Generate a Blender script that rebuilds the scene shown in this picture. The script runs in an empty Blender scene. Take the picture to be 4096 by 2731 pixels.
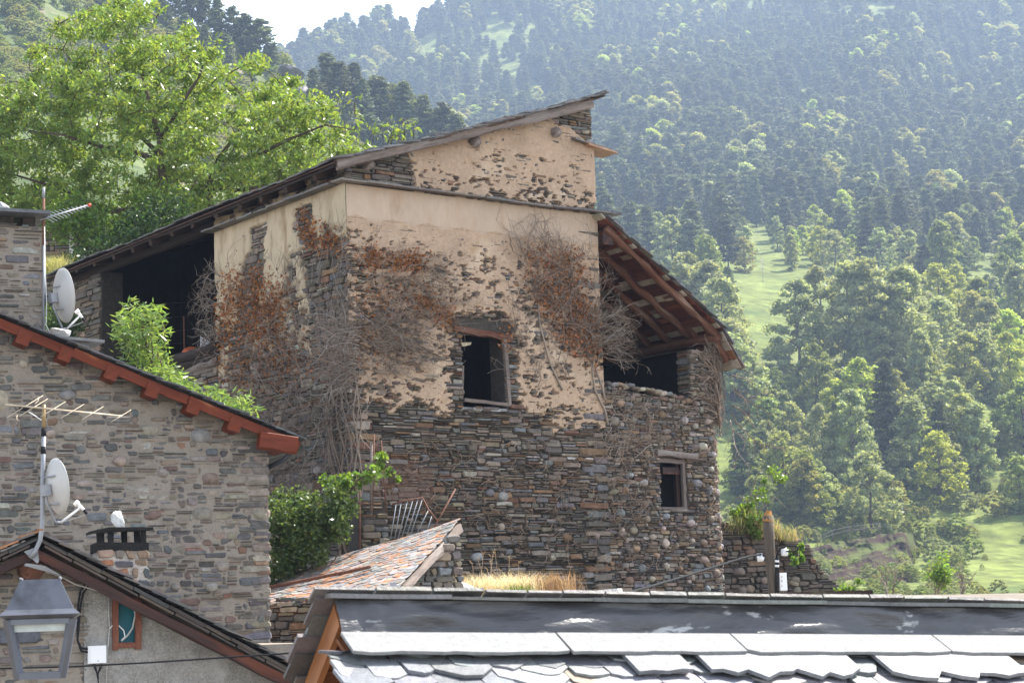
import bpy, math, random
import numpy as np
from mathutils import Vector, Matrix
random.seed(11)
RNG = np.random.default_rng(11)
S = bpy.context.scene
COLL = S.collection
R_ = math.radians

# ------------------------------------------------------------------ camera, sky, sun, exposure
FPX, W0, H0 = 7643.0, 4096.0, 2731.0
PITCH, ROLL = R_(8.3), R_(-2.0)
CAMROT = Matrix.Rotation(math.pi / 2 + PITCH, 3, 'X') @ Matrix.Rotation(ROLL, 3, 'Z')
cd = bpy.data.cameras.new("camera")
cam = bpy.data.objects.new("camera", cd)
COLL.objects.link(cam)
cam.matrix_world = CAMROT.to_4x4()
cd.sensor_width = 36.0
cd.lens = FPX / W0 * 36.0
cd.clip_start, cd.clip_end = 0.1, 20000
cd.dof.use_dof = True
cd.dof.focus_distance = 38.0
cd.dof.aperture_fstop = 9.0
S.camera = cam
SUN_EL, SUN_AZ = R_(56), R_(53)          # azimuth measured from +Y towards +X
world = bpy.data.worlds.new("World")
S.world = world
world.use_nodes = True
wn = world.node_tree
bg = wn.nodes["Background"]
sky = wn.nodes.new("ShaderNodeTexSky")
sky.sky_type = 'NISHITA'
sky.sun_disc = False
sky.sun_elevation = SUN_EL
sky.sun_rotation = SUN_AZ
sky.altitude = 1100
sky.air_density = 1.0
sky.dust_density = 1.5
hs = wn.nodes.new("ShaderNodeHueSaturation")       # thin bright cloud: a whiter sky
hs.inputs["Saturation"].default_value = 0.45
wn.links.new(sky.outputs[0], hs.inputs["Color"])
wn.links.new(hs.outputs[0], bg.inputs[0])
bg.inputs[1].default_value = 0.15
sl = bpy.data.lights.new("sun", 'SUN')
sun = bpy.data.objects.new("sun", sl)
COLL.objects.link(sun)
sl.energy = 5.0
sl.angle = R_(0.53)
sl.color = (1.0, 0.95, 0.86)
sdir = Vector((math.cos(SUN_EL) * math.sin(SUN_AZ), math.cos(SUN_EL) * math.cos(SUN_AZ), math.sin(SUN_EL)))
sun.rotation_euler = sdir.to_track_quat('Z', 'Y').to_euler()
sun.location = (30, 20, 60)
S.view_settings.view_transform = 'Standard'
S.view_settings.look = 'None'
S.view_settings.gamma = 1.0
S.view_settings.use_curve_mapping = False
S.view_settings.exposure = 1.72
S.cycles.use_denoising = True
S.cycles.denoiser = 'OPENIMAGEDENOISE'
S.cycles.denoising_input_passes = 'RGB_ALBEDO_NORMAL'
S.cycles.denoising_prefilter = 'ACCURATE'
S.cycles.max_bounces = 6
S.cycles.diffuse_bounces = 3
S.cycles.glossy_bounces = 2
S.cycles.transmission_bounces = 4
S.cycles.volume_bounces = 0

# ------------------------------------------------------------------ helpers
def ray(px, py):
    return CAMROT @ Vector(((px - W0 / 2) / FPX, -(py - H0 / 2) / FPX, -1.0))
def P(px, py, d):
    r = ray(px, py)
    return r * (d / r.y)
def onplane(px, py, o, n):
    r = ray(px, py)
    return r * (o.dot(n) / r.dot(n))
def topx(p):
    q = CAMROT.transposed() @ Vector(p)
    return W0 / 2 + FPX * q.x / -q.z, H0 / 2 - FPX * q.y / -q.z
def rnd(a, b):
    return random.uniform(a, b)
def vhash(ix, iy, seed):
    h = (ix.astype(np.int64) * 374761393 + iy.astype(np.int64) * 668265263 + seed * 2147483647) & 0xffffffff
    h = ((h ^ (h >> 13)) * 1274126177) & 0xffffffff
    return ((h ^ (h >> 16)) & 0xffff) / 65535.0
def vnoise(x, y, seed=0):
    x = np.asarray(x, float); y = np.asarray(y, float)
    ix, iy = np.floor(x), np.floor(y)
    fx, fy = x - ix, y - iy
    fx = fx * fx * (3 - 2 * fx); fy = fy * fy * (3 - 2 * fy)
    a = vhash(ix, iy, seed); b = vhash(ix + 1, iy, seed); c = vhash(ix, iy + 1, seed); d = vhash(ix + 1, iy + 1, seed)
    return (a * (1 - fx) + b * fx) * (1 - fy) + (c * (1 - fx) + d * fx) * fy
def fbm(x, y, seed=0, o=4):
    r = 0; a = 0.5
    for k in range(o):
        r = r + a * vnoise(np.asarray(x) * 2 ** k + 17.3 * k, np.asarray(y) * 2 ** k - 9.1 * k, seed + k)
        a *= 0.5
    return r / (1 - 0.5 ** o)
from mathutils import noise as MN
def f1(x, y, seed=0, o=3):
    return 0.5 + 0.62 * MN.fractal((x + seed * 7.31, y - seed * 3.77, seed * .61), 1.0, 2.0, o)

BASE = {}
def thing(name, label, cat, base=(0, 0, 0), group=None, kind="thing"):
    o = bpy.data.objects.new(name, None)
    o.empty_display_size = 0.2
    COLL.objects.link(o)
    o.location = base
    BASE[o.name] = Vector(base)
    tag(o, label, cat, group, kind)
    return o
def tag(o, label=None, cat=None, group=None, kind=None):
    if label: o["label"] = label
    if cat: o["category"] = cat
    if group: o["group"] = group
    if kind: o["kind"] = kind
    return o
def link(name, me, parent, mat, kind=None, base=None):
    o = bpy.data.objects.new(name, me)
    if mat: me.materials.append(mat)
    COLL.objects.link(o)
    if parent:
        o.parent = parent
        BASE[o.name] = BASE[parent.name]
    else:
        BASE[o.name] = Vector(base or (0, 0, 0))
        o.location = BASE[o.name]
    if kind: o["kind"] = kind
    return o
def mesh_from(name, v, f, col=None, smooth=False):
    me = bpy.data.meshes.new(name)
    me.from_pydata(v, [], f)
    if col is not None and len(col):
        a = me.attributes.new("col", 'FLOAT_COLOR', 'FACE')
        c = np.ones((len(f), 4), np.float32); c[:, :3] = np.asarray(col, np.float32)[:, :3]
        a.data.foreach_set("color", c.ravel())
    if smooth is True:
        me.polygons.foreach_set("use_smooth", [True] * len(f))
    elif smooth is not False:
        me.polygons.foreach_set("use_smooth", list(smooth))
    me.update()
    return me
class MB:
    def __init__(s):
        s.v = []; s.f = []; s.c = []; s.sm = []
    def add(s, v, f, col=(.5, .5, .5), smooth=False):
        n = len(s.v)
        s.v.extend([tuple(p) for p in v])
        s.f.extend([tuple(i + n for i in q) for q in f])
        s.c.extend([col] * len(f)); s.sm.extend([smooth] * len(f))
        return s
    def box(s, c, x, y, z, col=(.5, .5, .5), jit=0):
        c = Vector(c); x = Vector(x); y = Vector(y); z = Vector(z)
        v = [c + a * x + b * y + d * z for d in (-1, 1) for a, b in ((-1, -1), (1, -1), (1, 1), (-1, 1))]
        if jit: v = [p + Vector((rnd(-jit, jit), rnd(-jit, jit), rnd(-jit, jit))) for p in v]
        return s.add(v, [(3, 2, 1, 0), (4, 5, 6, 7), (0, 1, 5, 4), (1, 2, 6, 5), (2, 3, 7, 6), (3, 0, 4, 7)], col)
    def prism(s, poly, d, col=(.5, .5, .5)):
        n = len(poly); d = Vector(d)
        v = [Vector(p) for p in poly] + [Vector(p) + d for p in poly]
        f = [tuple(range(n - 1, -1, -1)), tuple(range(n, 2 * n))] + [(i, (i + 1) % n, n + (i + 1) % n, n + i) for i in range(n)]
        return s.add(v, f, col)
    def tube(s, pts, r0, r1=None, n=5, col=(.5, .5, .5), smooth=True, cap=True):
        if r1 is None: r1 = r0
        pts = [Vector(p) for p in pts]; m = len(pts)
        v = []; f = []
        up = None
        for i, p in enumerate(pts):
            t = (pts[min(i + 1, m - 1)] - pts[max(i - 1, 0)])
            if t.length < 1e-9: t = Vector((0, 0, 1))
            t.normalize()
            if up is None:
                up = t.orthogonal().normalized()
            u = up - t * up.dot(t)
            if u.length < 1e-4: u = t.orthogonal()
            u.normalize(); up = u
            w = t.cross(u)
            r = r0 + (r1 - r0) * i / max(1, m - 1)
            for k in range(n):
                a = 2 * math.pi * k / n
                v.append(p + u * (r * math.cos(a)) + w * (r * math.sin(a)))
        for i in range(m - 1):
            for k in range(n):
                f.append((i * n + k, i * n + (k + 1) % n, (i + 1) * n + (k + 1) % n, (i + 1) * n + k))
        if cap:
            f.append(tuple(range(n - 1, -1, -1))); f.append(tuple(range((m - 1) * n, m * n)))
        return s.add(v, f, col, smooth)
    def build(s, name, parent=None, mat=None, kind=None, base=None, smooth=None):
        b = BASE[parent.name] if parent else Vector(base or (0, 0, 0))
        v = [(p[0] - b[0], p[1] - b[1], p[2] - b[2]) for p in s.v]
        me = mesh_from(name, v, s.f, s.c, s.sm if smooth is None else smooth)
        return link(name, me, parent, mat, kind, base)
def grid_part(name, parent, mat, pts, nx, ny, kind=None, smooth=True, base=None, keep=None):
    """pts: array (ny,nx,3) of world points"""
    b = BASE[parent.name] if parent else Vector(base or (0, 0, 0))
    v = (pts.reshape(-1, 3) - np.array(b)).tolist()
    idx = np.arange(nx * ny).reshape(ny, nx)
    f = np.stack([idx[:-1, :-1], idx[:-1, 1:], idx[1:, 1:], idx[1:, :-1]], -1)
    f = f.reshape(-1, 4) if keep is None else f[keep]
    me = mesh_from(name, v, f.tolist(), None, smooth)
    return link(name, me, parent, mat, kind, base)

def beam(name, parent, p0, p1, w, h, mat, up=(0, 0, 1), rough=0.01, round_=False, seg=7):
    """a timber with its own axes (x along the grain)"""
    p0 = Vector(p0); p1 = Vector(p1)
    x = (p1 - p0); L = x.length; x.normalize()
    z = Vector(up) - x * Vector(up).dot(x)
    if z.length < 1e-3: z = x.orthogonal()
    z.normalize(); y = z.cross(x)
    n = 9 if round_ else 8
    v = []; f = []
    ox = rnd(0, 50)
    for i in range(seg + 1):
        for k in range(n):
            if round_:
                a = 2 * math.pi * k / n
                yy, zz = math.cos(a) * w / 2, math.sin(a) * h / 2
            else:
                b = min(w, h) * 0.07
                yy, zz = [(w/2-b, -h/2), (w/2, -h/2+b), (w/2, h/2-b), (w/2-b, h/2), (-w/2+b, h/2), (-w/2, h/2-b), (-w/2, -h/2+b), (-w/2+b, -h/2)][k]
            j = rough * (1.6 if 0 < i < seg else 1)
            v.append((L * i / seg, yy + j * (f1(i * .7 + ox, k * .3 + 5, 3) - .5) * 2 + rnd(-.2, .2) * j, zz + j * (f1(i * .7 + ox, k * .3 + 25, 4) - .5) * 2))
    for i in range(seg):
        for k in range(n):
            f.append((i * n + k, i * n + (k + 1) % n, (i + 1) * n + (k + 1) % n, (i + 1) * n + k))
    f.append(tuple(range(n - 1, -1, -1))); f.append(tuple(range(seg * n, seg * n + n)))
    me = mesh_from(name, v, f, None, round_)
    o = bpy.data.objects.new(name, me)
    me.materials.append(mat)
    COLL.objects.link(o)
    m = Matrix((x, y, z)).transposed().to_4x4()
    if parent:
        o.parent = parent
        BASE[o.name] = BASE[parent.name]
        m.translation = p0 - BASE[parent.name]
    else:
        m.translation = p0
    o.matrix_local = m
    return o

# ------------------------------------------------------------------ materials
def M(name, base=(.5, .5, .5), attr=False, rough=.85, spec=.3, nscale=6., namt=.3, bump=0., bscale=40., stretch=(1, 1, 1), second=None, metal=0., transl=0., objrnd=0., fine=0., two=False, coat=0.):
    m = bpy.data.materials.new(name)
    m.use_nodes = True
    nt = m.node_tree; N = nt.nodes; L = nt.links
    bs = N["Principled BSDF"]; out = N["Material Output"]
    tc = N.new("ShaderNodeTexCoord"); mp = N.new("ShaderNodeMapping")
    mp.inputs["Scale"].default_value = stretch
    L.new(tc.outputs["Object"], mp.inputs[0])
    if attr:
        a = N.new("ShaderNodeAttribute"); a.attribute_name = "col"; c = a.outputs["Color"]
    else:
        a = N.new("ShaderNodeRGB"); a.outputs[0].default_value = (*base, 1); c = a.outputs[0]
    def noise(sc, det=4, ro=.6):
        n = N.new("ShaderNodeTexNoise"); n.inputs["Scale"].default_value = sc; n.inputs["Detail"].default_value = det
        n.inputs["Roughness"].default_value = ro
        L.new(mp.outputs[0], n.inputs["Vector"]); return n.outputs["Fac"]
    def rng_(x, a, b, lo, hi):
        r = N.new("ShaderNodeMapRange"); r.inputs[1].default_value = a; r.inputs[2].default_value = b
        r.inputs[3].default_value = lo; r.inputs[4].default_value = hi; L.new(x, r.inputs[0]); return r.outputs[0]
    def scale(col, fac):
        v = N.new("ShaderNodeVectorMath"); v.operation = 'SCALE'; L.new(col, v.inputs[0]); L.new(fac, v.inputs["Scale"]); return v.outputs[0]
    if namt: c = scale(c, rng_(noise(nscale), .25, .75, 1 - namt, 1 + namt))
    if fine: c = scale(c, rng_(noise(nscale * 9, 3), .3, .7, 1 - fine, 1 + fine))
    if objrnd:
        oi = N.new("ShaderNodeObjectInfo"); c = scale(c, rng_(oi.outputs["Random"], 0, 1, 1 - objrnd, 1 + objrnd))
        h = N.new("ShaderNodeHueSaturation"); L.new(c, h.inputs["Color"])
        L.new(rng_(oi.outputs["Random"], 0, 1, .465, .503), h.inputs["Hue"]); c = h.outputs[0]
    for sec in (second or []):
        col2, sc, lo, hi = sec
        mx = N.new("ShaderNodeMix"); mx.data_type = 'RGBA'
        L.new(rng_(noise(sc, 5), lo, hi, 0, 1), mx.inputs[0]); L.new(c, mx.inputs[6]); mx.inputs[7].default_value = (*col2, 1)
        c = mx.outputs[2]
    L.new(c, bs.inputs["Base Color"])
    bs.inputs["Roughness"].default_value = rough
    bs.inputs["Specular IOR Level"].default_value = spec
    bs.inputs["Metallic"].default_value = metal
    bs.inputs["Coat Weight"].default_value = coat
    if bump:
        b = N.new("ShaderNodeBump"); b.inputs["Strength"].default_value = 1.0; b.inputs["Distance"].default_value = bump
        L.new(noise(bscale, 5, .65), b.inputs["Height"]); L.new(b.outputs[0], bs.inputs["Normal"])
    if transl:
        t = N.new("ShaderNodeBsdfTranslucent"); ms = N.new("ShaderNodeMixShader"); ms.inputs[0].default_value = transl
        tcol = N.new("ShaderNodeVectorMath"); tcol.operation = 'MULTIPLY'; L.new(c, tcol.inputs[0]); tcol.inputs[1].default_value = (1.4, 1.25, .7)
        L.new(tcol.outputs[0], t.inputs[0]); L.new(bs.outputs[0], ms.inputs[1]); L.new(t.outputs[0], ms.inputs[2]); L.new(ms.outputs[0], out.inputs[0])
    return m
MT = dict(
    stone=M("ruin_stone", attr=True, nscale=9, namt=.35, fine=.25, bump=.012, bscale=35, rough=.85),
    plaster=M("tan_plaster", (.425, .305, .212), nscale=1.2, namt=.13, fine=.10, bump=.02, bscale=30, rough=.95, spec=.1, second=[((.36, .24, .14), 2.5, .58, .8), ((.56, .44, .32), 1.1, .56, .75)]),
    smooth_plaster=M("smooth_plaster", (.445, .342, .255), stretch=(1, 1, .4), nscale=1.5, namt=.10, fine=.05, bump=.004, bscale=22, rough=.9, spec=.1, second=[((.41, .275, .18), 1.0, .55, .72), ((.29, .21, .145), 2.2, .60, .8)]),
    left_plaster=M("pale_plaster", (.47, .38, .26), nscale=1.5, namt=.12, fine=.06, bump=.006, bscale=20, rough=.9, spec=.1, stretch=(1, 1, .35), second=[((.27, .19, .11), 2.6, .53, .70), ((.5, .43, .31), 1.3, .58, .75)]),
    core=M("earth_core", (.055, .045, .036), nscale=12, namt=.4, bump=.02),
    mortar=M("grey_mortar", (.255, .22, .182), nscale=3, namt=.13, fine=.12, bump=.012, bscale=30, rough=.95, spec=.1),
    house_stone=M("house_stone", attr=True, nscale=10, namt=.35, fine=.25, bump=.01, bscale=35, rough=.8),
    greywood=M("weathered_wood", (.17, .135, .115), nscale=7, namt=.45, fine=.25, stretch=(.12, 1, 1), bump=.012, bscale=30, second=[((.30, .27, .25), 5, .55, .75)]),
    darkwood=M("dark_wood", (.028, .017, .012), nscale=6, namt=.5, fine=.2, stretch=(.12, 1, 1), bump=.012, bscale=30, second=[((.085, .042, .022), 4, .56, .72)]),
    logwood=M("log_wood", (.115, .05, .029), nscale=5, namt=.45, fine=.25, stretch=(.12, 1, 1), bump=.015, bscale=25, second=[((.30, .215, .165), 4, .58, .75), ((.085, .024, .012), 6, .54, .68)]),
    board=M("roof_board", attr=True, nscale=7, namt=.4, fine=.2, bump=.006, bscale=30),
    redwood=M("red_stained_wood", (.135, .027, .009), nscale=6, namt=.3, fine=.12, stretch=(.15, 1, 1), rough=.55, spec=.2, bump=.004, second=[((.30, .11, .04), 7, .62, .72), ((.08, .012, .005), 4, .58, .7)]),
    brownwood=M("brown_stained_wood", (.034, .013, .009), nscale=6, namt=.5, fine=.2, stretch=(.12, 1, 1), rough=.55, bump=.006, second=[((.13, .036, .016), 4, .56, .72)]),
    slate=M("slate", attr=True, nscale=6, namt=.3, fine=.2, bump=.008, bscale=25, rough=.55, spec=.45),
    lichen=M("lichen_slate", attr=True, nscale=5, namt=.3, fine=.2, bump=.006, bscale=25, rough=.5, spec=.5, second=[((.43, .20, .09), 4.5, .49, .64)]),
    shade_black=M("shadow_interior", (.011, .009, .008), nscale=5, namt=.4),  # near-black colour paints the shade of the interiors onto their surfaces
    vine=M("dead_vine", attr=True, namt=.2, nscale=15, rough=.9),
    deadleaf=M("dead_leaf", attr=True, namt=.15, rough=.8, transl=.3),
    galv=M("galvanised_steel", (.27, .28, .30), nscale=8, namt=.15, rough=.5, metal=.3),
    rust=M("rusty_iron", (.16, .075, .05), nscale=15, namt=.4, rough=.8),
    white=M("white_plastic", (.78, .78, .78), nscale=3, namt=.05, rough=.4, spec=.4),
    dish=M("dish_enamel", (.46, .45, .43), nscale=3, namt=.06, rough=.45, spec=.35),
    black=M("black_plastic", (.018, .018, .02), nscale=4, namt=.1, rough=.8, spec=.12),
    greycable=M("grey_cable", (.42, .41, .39), namt=.08, rough=.6),
    gutter=M("dark_gutter", (.035, .04, .05), namt=.1, rough=.35, spec=.5),
    leaf=M("leaf", attr=True, namt=0, rough=.36, spec=.5, transl=.5),
    bark=M("bark", (.085, .06, .045), nscale=6, namt=.5, fine=.3, bump=.03, bscale=12),
    grass=M("grass_blades", attr=True, namt=0, rough=.7, transl=.35),
)
# ------------------------------------------------------------------ masonry tools
def intervals(poly, z):
    xs = []
    n = len(poly)
    for i in range(n):
        (x0, z0), (x1, z1) = poly[i], poly[(i + 1) % n]
        if (z0 <= z) != (z1 <= z):
            xs.append(x0 + (x1 - x0) * (z - z0) / (z1 - z0))
    xs.sort()
    return [(xs[i], xs[i + 1]) for i in range(0, len(xs) - 1, 2)]
def scan(poly, holes=()):
    def g(z):
        iv = intervals(poly, z)
        for h in holes:
            for a, b in intervals(h, z):
                o = []
                for c, d in iv:
                    if b <= c or a >= d: o.append((c, d)); continue
                    if a > c: o.append((c, a))
                    if b < d: o.append((b, d))
                iv = o
        return [(a, b) for a, b in iv if b - a > .03]
    return g
def inside(poly, x, z):
    return any(a <= x <= b for a, b in intervals(poly, z))
def pick(pal):
    c = random.choices(pal, [p[3] for p in pal])[0]
    k = rnd(.75, 1.25)
    return tuple(min(.9, v * k * rnd(.94, 1.06)) for v in c[:3])
def stone_geo(mapf, outl, nb, nf, bev, inset, col, smooth=False):
    n = len(outl)
    cx = sum(p[0] for p in outl) / n; cz = sum(p[1] for p in outl) / n
    v = []
    tilt = rnd(-.012, .012); tz = rnd(-.008, .012)
    ex = max(p[0] for p in outl) - cx + 1e-6; ez = max(p[1] for p in outl) - cz + 1e-6
    for s, z in outl: v.append(mapf(s, z, nb))
    for s, z in outl: v.append(mapf(s, z, nf - bev + rnd(-.3, .3) * bev))
    for s, z in outl:
        k = inset * rnd(.7, 1.3)
        v.append(mapf(cx + (s - cx) * (1 - k * .6), cz + (z - cz) * (1 - k), nf + tilt * (s - cx) / ex + tz * (z - cz) / ez + rnd(-.1, .1) * bev))
    f = []
    for r in (0, n):
        for i in range(n):
            f.append((r + i, r + (i + 1) % n, r + n + (i + 1) % n, r + n + i))
    if smooth:
        v.append(mapf(cx, cz, nf + bev * .35)); t = len(v) - 1
        f += [(2 * n + i, 2 * n + (i + 1) % n, t) for i in range(n)]
    else:
        f.append(tuple(range(2 * n, 3 * n)))
    return v, f, col, smooth
def rect_outline(s0, s1, z0, z1, jit=.25):
    w, h = s1 - s0, z1 - z0
    j = lambda a: rnd(-jit, jit) * min(w, h) * a
    c = rnd(.10, .35) * h; d = rnd(.10, .35) * h
    e = rnd(.1, .4) * h; g = rnd(.1, .4) * h
    sk = rnd(-.15, .15) * h
    return [(s0 + e, z0 + j(.3)), ((s0 + s1) / 2 + j(1), z0 + j(.35)), (s1 - g, z0 + j(.3)), (s1, z0 + c + sk), (s1 - j(.4), z1 - d), (s1 - d * rnd(.6, 1.6), z1 + j(.3)), ((s0 + s1) / 2 + j(1), z1 + j(.35)), (s0 + c * rnd(.6, 1.6), z1 + j(.3)), (s0, z1 - c + sk)]
def blob_outline(cx, cz, a, b, n=10):
    o = []
    sq = rnd(2.0, 3.2); rot = rnd(-.25, .25)
    for k in range(n):
        t = 2 * math.pi * k / n
        r = (abs(math.cos(t)) ** sq + abs(math.sin(t)) ** sq) ** (-1 / sq) * rnd(.92, 1.06)
        x, z = a * r * math.cos(t), b * r * math.sin(t)
        o.append((cx + x * math.cos(rot) - z * math.sin(rot), cz + x * math.sin(rot) + z * math.cos(rot)))
    return o
def masonry(mapf, g, z0, z1, pal, rowh=(.09, .17), len_=(.18, .6), gap=.012, thin=.5, proud=(-.012, .035), depth=.10, cobbles=(), cobpal=None, wave=.035, seed=0, weight=None, bev=.02, inset=.22, skip=None, hj=0.):
    """rows of irregular stones between z0 and z1; returns [(area, verts, faces, colour, smooth)]"""
    out = []
    cob = []
    for cx, cz, a, b in cobbles:
        cob.append((cx - a * .95, cx + a * .95, cz - b * .9, cz + b * .9))
        col = pick(cobpal or pal)
        out.append((4 * a * b * (weight(cx, cz) if weight else 1),) + stone_geo(mapf, blob_outline(cx, cz, a, b), -depth, rnd(.02, .05), min(a, b) * .45, .35, col, True))
    z = z0
    while z < z1:
        h = rnd(*rowh)
        if z + h > z1 - .02: h = max(.03, z1 - z)
        zm = z + h / 2
        for a, b in g(zm):
            iv = [(a, b)]
            for c0, c1, d0, d1 in cob:
                if d0 < zm < d1:
                    o = []
                    for p, q in iv:
                        if c1 <= p or c0 >= q: o.append((p, q)); continue
                        if c0 > p: o.append((p, c0))
                        if c1 < q: o.append((c1, q))
                    iv = o
            for a, b in iv:
                s = a
                while s < b - .02:
                    l = rnd(*len_) * (1 if random.random() > .2 else .55)
                    e = min(b, s + l)
                    if b - e < len_[0] * .5: e = b
                    k = random.random()
                    parts = [(z, z + h)] if k > thin else ([(z, z + h * rnd(.35, .65))] if k > thin * .35 else [(z, z + h * .33), (z + h * .33, z + h * .66)])
                    if parts[-1][1] < z + h - .01: parts.append((parts[-1][1], z + h))
                    for p, q in parts:
                        mid = (s + e) / 2
                        if hj and random.random() < hj: continue
                        dz = wave * (2 * f1(mid * .9, p * .8 + seed, seed, 2) - 1) * 1.6 + rnd(-.006, .006)
                        e2 = e - rnd(0, gap * 2); s2 = s + rnd(0, gap)
                        if skip and skip(mid, (p + q) / 2): continue
                        o = rect_outline(s2, e2, p + dz + gap / 2, q + dz - gap / 2)
                        w = weight(mid, (p + q) / 2) if weight else 1
                        out.append(((e2 - s2) * (q - p) * w,) + stone_geo(mapf, o, -depth, rnd(*proud), min(bev, (q - p) * .4), inset, pick(pal)))
                    s = e
        z += h
    return out
def emit(stones, parent, mat, name="stone", rest="small_stones", most=300):
    stones = sorted(stones, key=lambda t: -t[0])
    b = BASE[parent.name]
    for a, v, f, c, sm in stones[:most]:
        me = mesh_from(name, [(p[0] - b[0], p[1] - b[1], p[2] - b[2]) for p in v], f, [c] * len(f), sm)
        link(name, me, parent, mat)
    if len(stones) > most:
        mb = MB()
        for a, v, f, c, sm in stones[most:]: mb.add(v, f, c, sm)
        mb.build(rest, parent, mat, kind='stuff')
def slates(mapf, a0, a1, b0, b1, ex=.2, wid=(.2, .38), th=.022, pal=None, over=1.7, rag=.03, lift=.03, edge=None, keep=None, chamfer=.3):
    """slates on a roof plane: mapf(a,b,n), a up the slope, b along the eave"""
    out = []
    a = a0; row = 0
    while a < a1 - .01:
        b = b0 - rnd(0, .1)
        while b < b1 - .02:
            w = rnd(*wid); e = min(b1 + rnd(-rag, rag), b + w)
            if b1 - e < wid[0] * .4: e = b1 + rnd(-rag, rag)
            if keep is None or keep(a, (b + e) / 2):
                aa = a + rnd(-rag, rag); top = min(a1 + .02, aa + ex * over)
                w2 = e - b; c = chamfer * w2
                out2 = [(aa + c * rnd(.5, 1.1), b + .004), (aa + rnd(0, .01), b + c * rnd(.7, 1.3)), (aa + rnd(-.015, .01), (b + e) / 2), (aa + rnd(0, .01), e - c * rnd(.7, 1.3)), (aa + c * rnd(.5, 1.1), e - .004), (top, e - .006), (top, b + .006)]
                t = th * rnd(.7, 1.5); l = lift * rnd(.7, 1.4); k = rnd(-.006, .006)
                lo = []; hi = []
                for x, y in out2:
                    base = l * (1 - (x - aa) / max(.05, top - aa)) + k * (y - b) / w2
                    lo.append(mapf(x, y, base)); hi.append(mapf(x, y, base + t))
                n = len(lo)
                f = [tuple(range(n - 1, -1, -1)), tuple(range(n, 2 * n))] + [(i, (i + 1) % n, n + (i + 1) % n, n + i) for i in range(n)]
                out.append((w2 * ex * (edge(a, (b + e) / 2) if edge else 1), lo + hi, f, pick(pal), False))
            b = e
        a += ex * rnd(.9, 1.1); row += 1
    return out
def wall_sheet(name, parent, mat, mapf, s0, s1, z0, top, holes=(), n=-.06, ds=.25, reveal=.5, kind=None):
    """backing sheet of a wall with rectangular openings and their reveals; top is a number or f(s)"""
    tf = top if callable(top) else (lambda s: top)
    ss = set(np.arange(s0, s1, ds).tolist() + [s1]); zz = set(np.arange(z0, max(tf(s0), tf(s1), tf((s0 + s1) / 2)), .5).tolist())
    for a, b, c, d in holes: ss |= {a, b}; zz |= {c, d}
    ss = sorted(s for s in ss if s0 <= s <= s1); zz = sorted(zz) + [1e3]
    mb = MB()
    for i in range(len(ss) - 1):
        for k in range(len(zz) - 1):
            sm, zm = (ss[i] + ss[i + 1]) / 2, (zz[k] + min(zz[k + 1], zz[k] + .01)) / 2
            if zz[k] >= max(tf(ss[i]), tf(ss[i + 1])): continue
            if any(a < sm < b and c <= zz[k] < d for a, b, c, d in holes): continue
            q = [(ss[i], zz[k]), (ss[i + 1], zz[k]), (ss[i + 1], zz[k + 1]), (ss[i], zz[k + 1])]
            q = [(s, min(z, tf(s))) for s, z in q]
            mb.add([mapf(s, z, n) for s, z in q], [(0, 1, 2, 3)])
    for a, b, c, d in holes:
        r = [(a, c), (b, c), (b, d), (a, d)]
        for i in range(4):
            (x, y), (p, q) = r[i], r[(i + 1) % 4]
            mb.add([mapf(x, y, n), mapf(p, q, n), mapf(p, q, n - reveal), mapf(x, y, n - reveal)], [(0, 1, 2, 3)])
    return mb.build(name, parent, mat, kind=kind)
PAL_RUIN = [(0.112, 0.097, 0.082, 5), (0.146, 0.121, 0.096, 5), (0.181, 0.141, 0.105, 4), (0.188, 0.114, 0.066, 2), (0.139, 0.137, 0.135, 3), (0.243, 0.202, 0.16, 2), (0.153, 0.083, 0.057, 1), (0.361, 0.323, 0.28, 0.5)]
PAL_BARN = [(0.118, 0.103, 0.09, 4), (0.162, 0.134, 0.113, 5), (0.213, 0.168, 0.127, 5), (0.202, 0.14, 0.09, 3), (0.151, 0.146, 0.145, 3), (0.291, 0.246, 0.203, 2), (0.146, 0.09, 0.066, 1)]
PAL_COB = [(0.286, 0.254, 0.218, 4), (0.351, 0.293, 0.231, 3), (0.247, 0.24, 0.238, 3), (0.312, 0.221, 0.145, 1)]
PAL_SLATE = [(.085, .083, .085, 4), (.12, .115, .115, 4), (.16, .155, .155, 2), (.15, .12, .10, 1)]

# ------------------------------------------------------------------ the ruined house: frame of its two walls
TH = R_(37)
U = Vector((math.cos(TH), math.sin(TH), 0)); V = Vector((-math.sin(TH), math.cos(TH), 0)); NF = Vector((math.sin(TH), -math.cos(TH), 0))
C0 = P(1402, 1500, 39); C0z = C0.z; C0.z = 0
def fm(s, z, n):                     # front wall: s along, n outwards
    return C0 + U * s + NF * n + Vector((0, 0, z))
def lm(t, z, n):                     # left wall: t back from the corner
    return C0 + V * t - U * n + Vector((0, 0, z))
def fw(px, py, off=0.):
    q = onplane(px, py, C0 + NF * off, NF) - C0
    return (q.dot(U), q.z)
def lw(px, py, off=0.):
    q = onplane(px, py, C0 - U * off, U) - C0
    return (q.dot(V), q.z)
SLOPE = .332
def roofz(s): return 9.62 + SLOPE * s
WALLR = 6.72
ruin = thing("ruined_house", "derelict dark stone house with flaking tan plaster and one empty framed window", "house", fm(3, 0, 0))
rs = []
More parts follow.
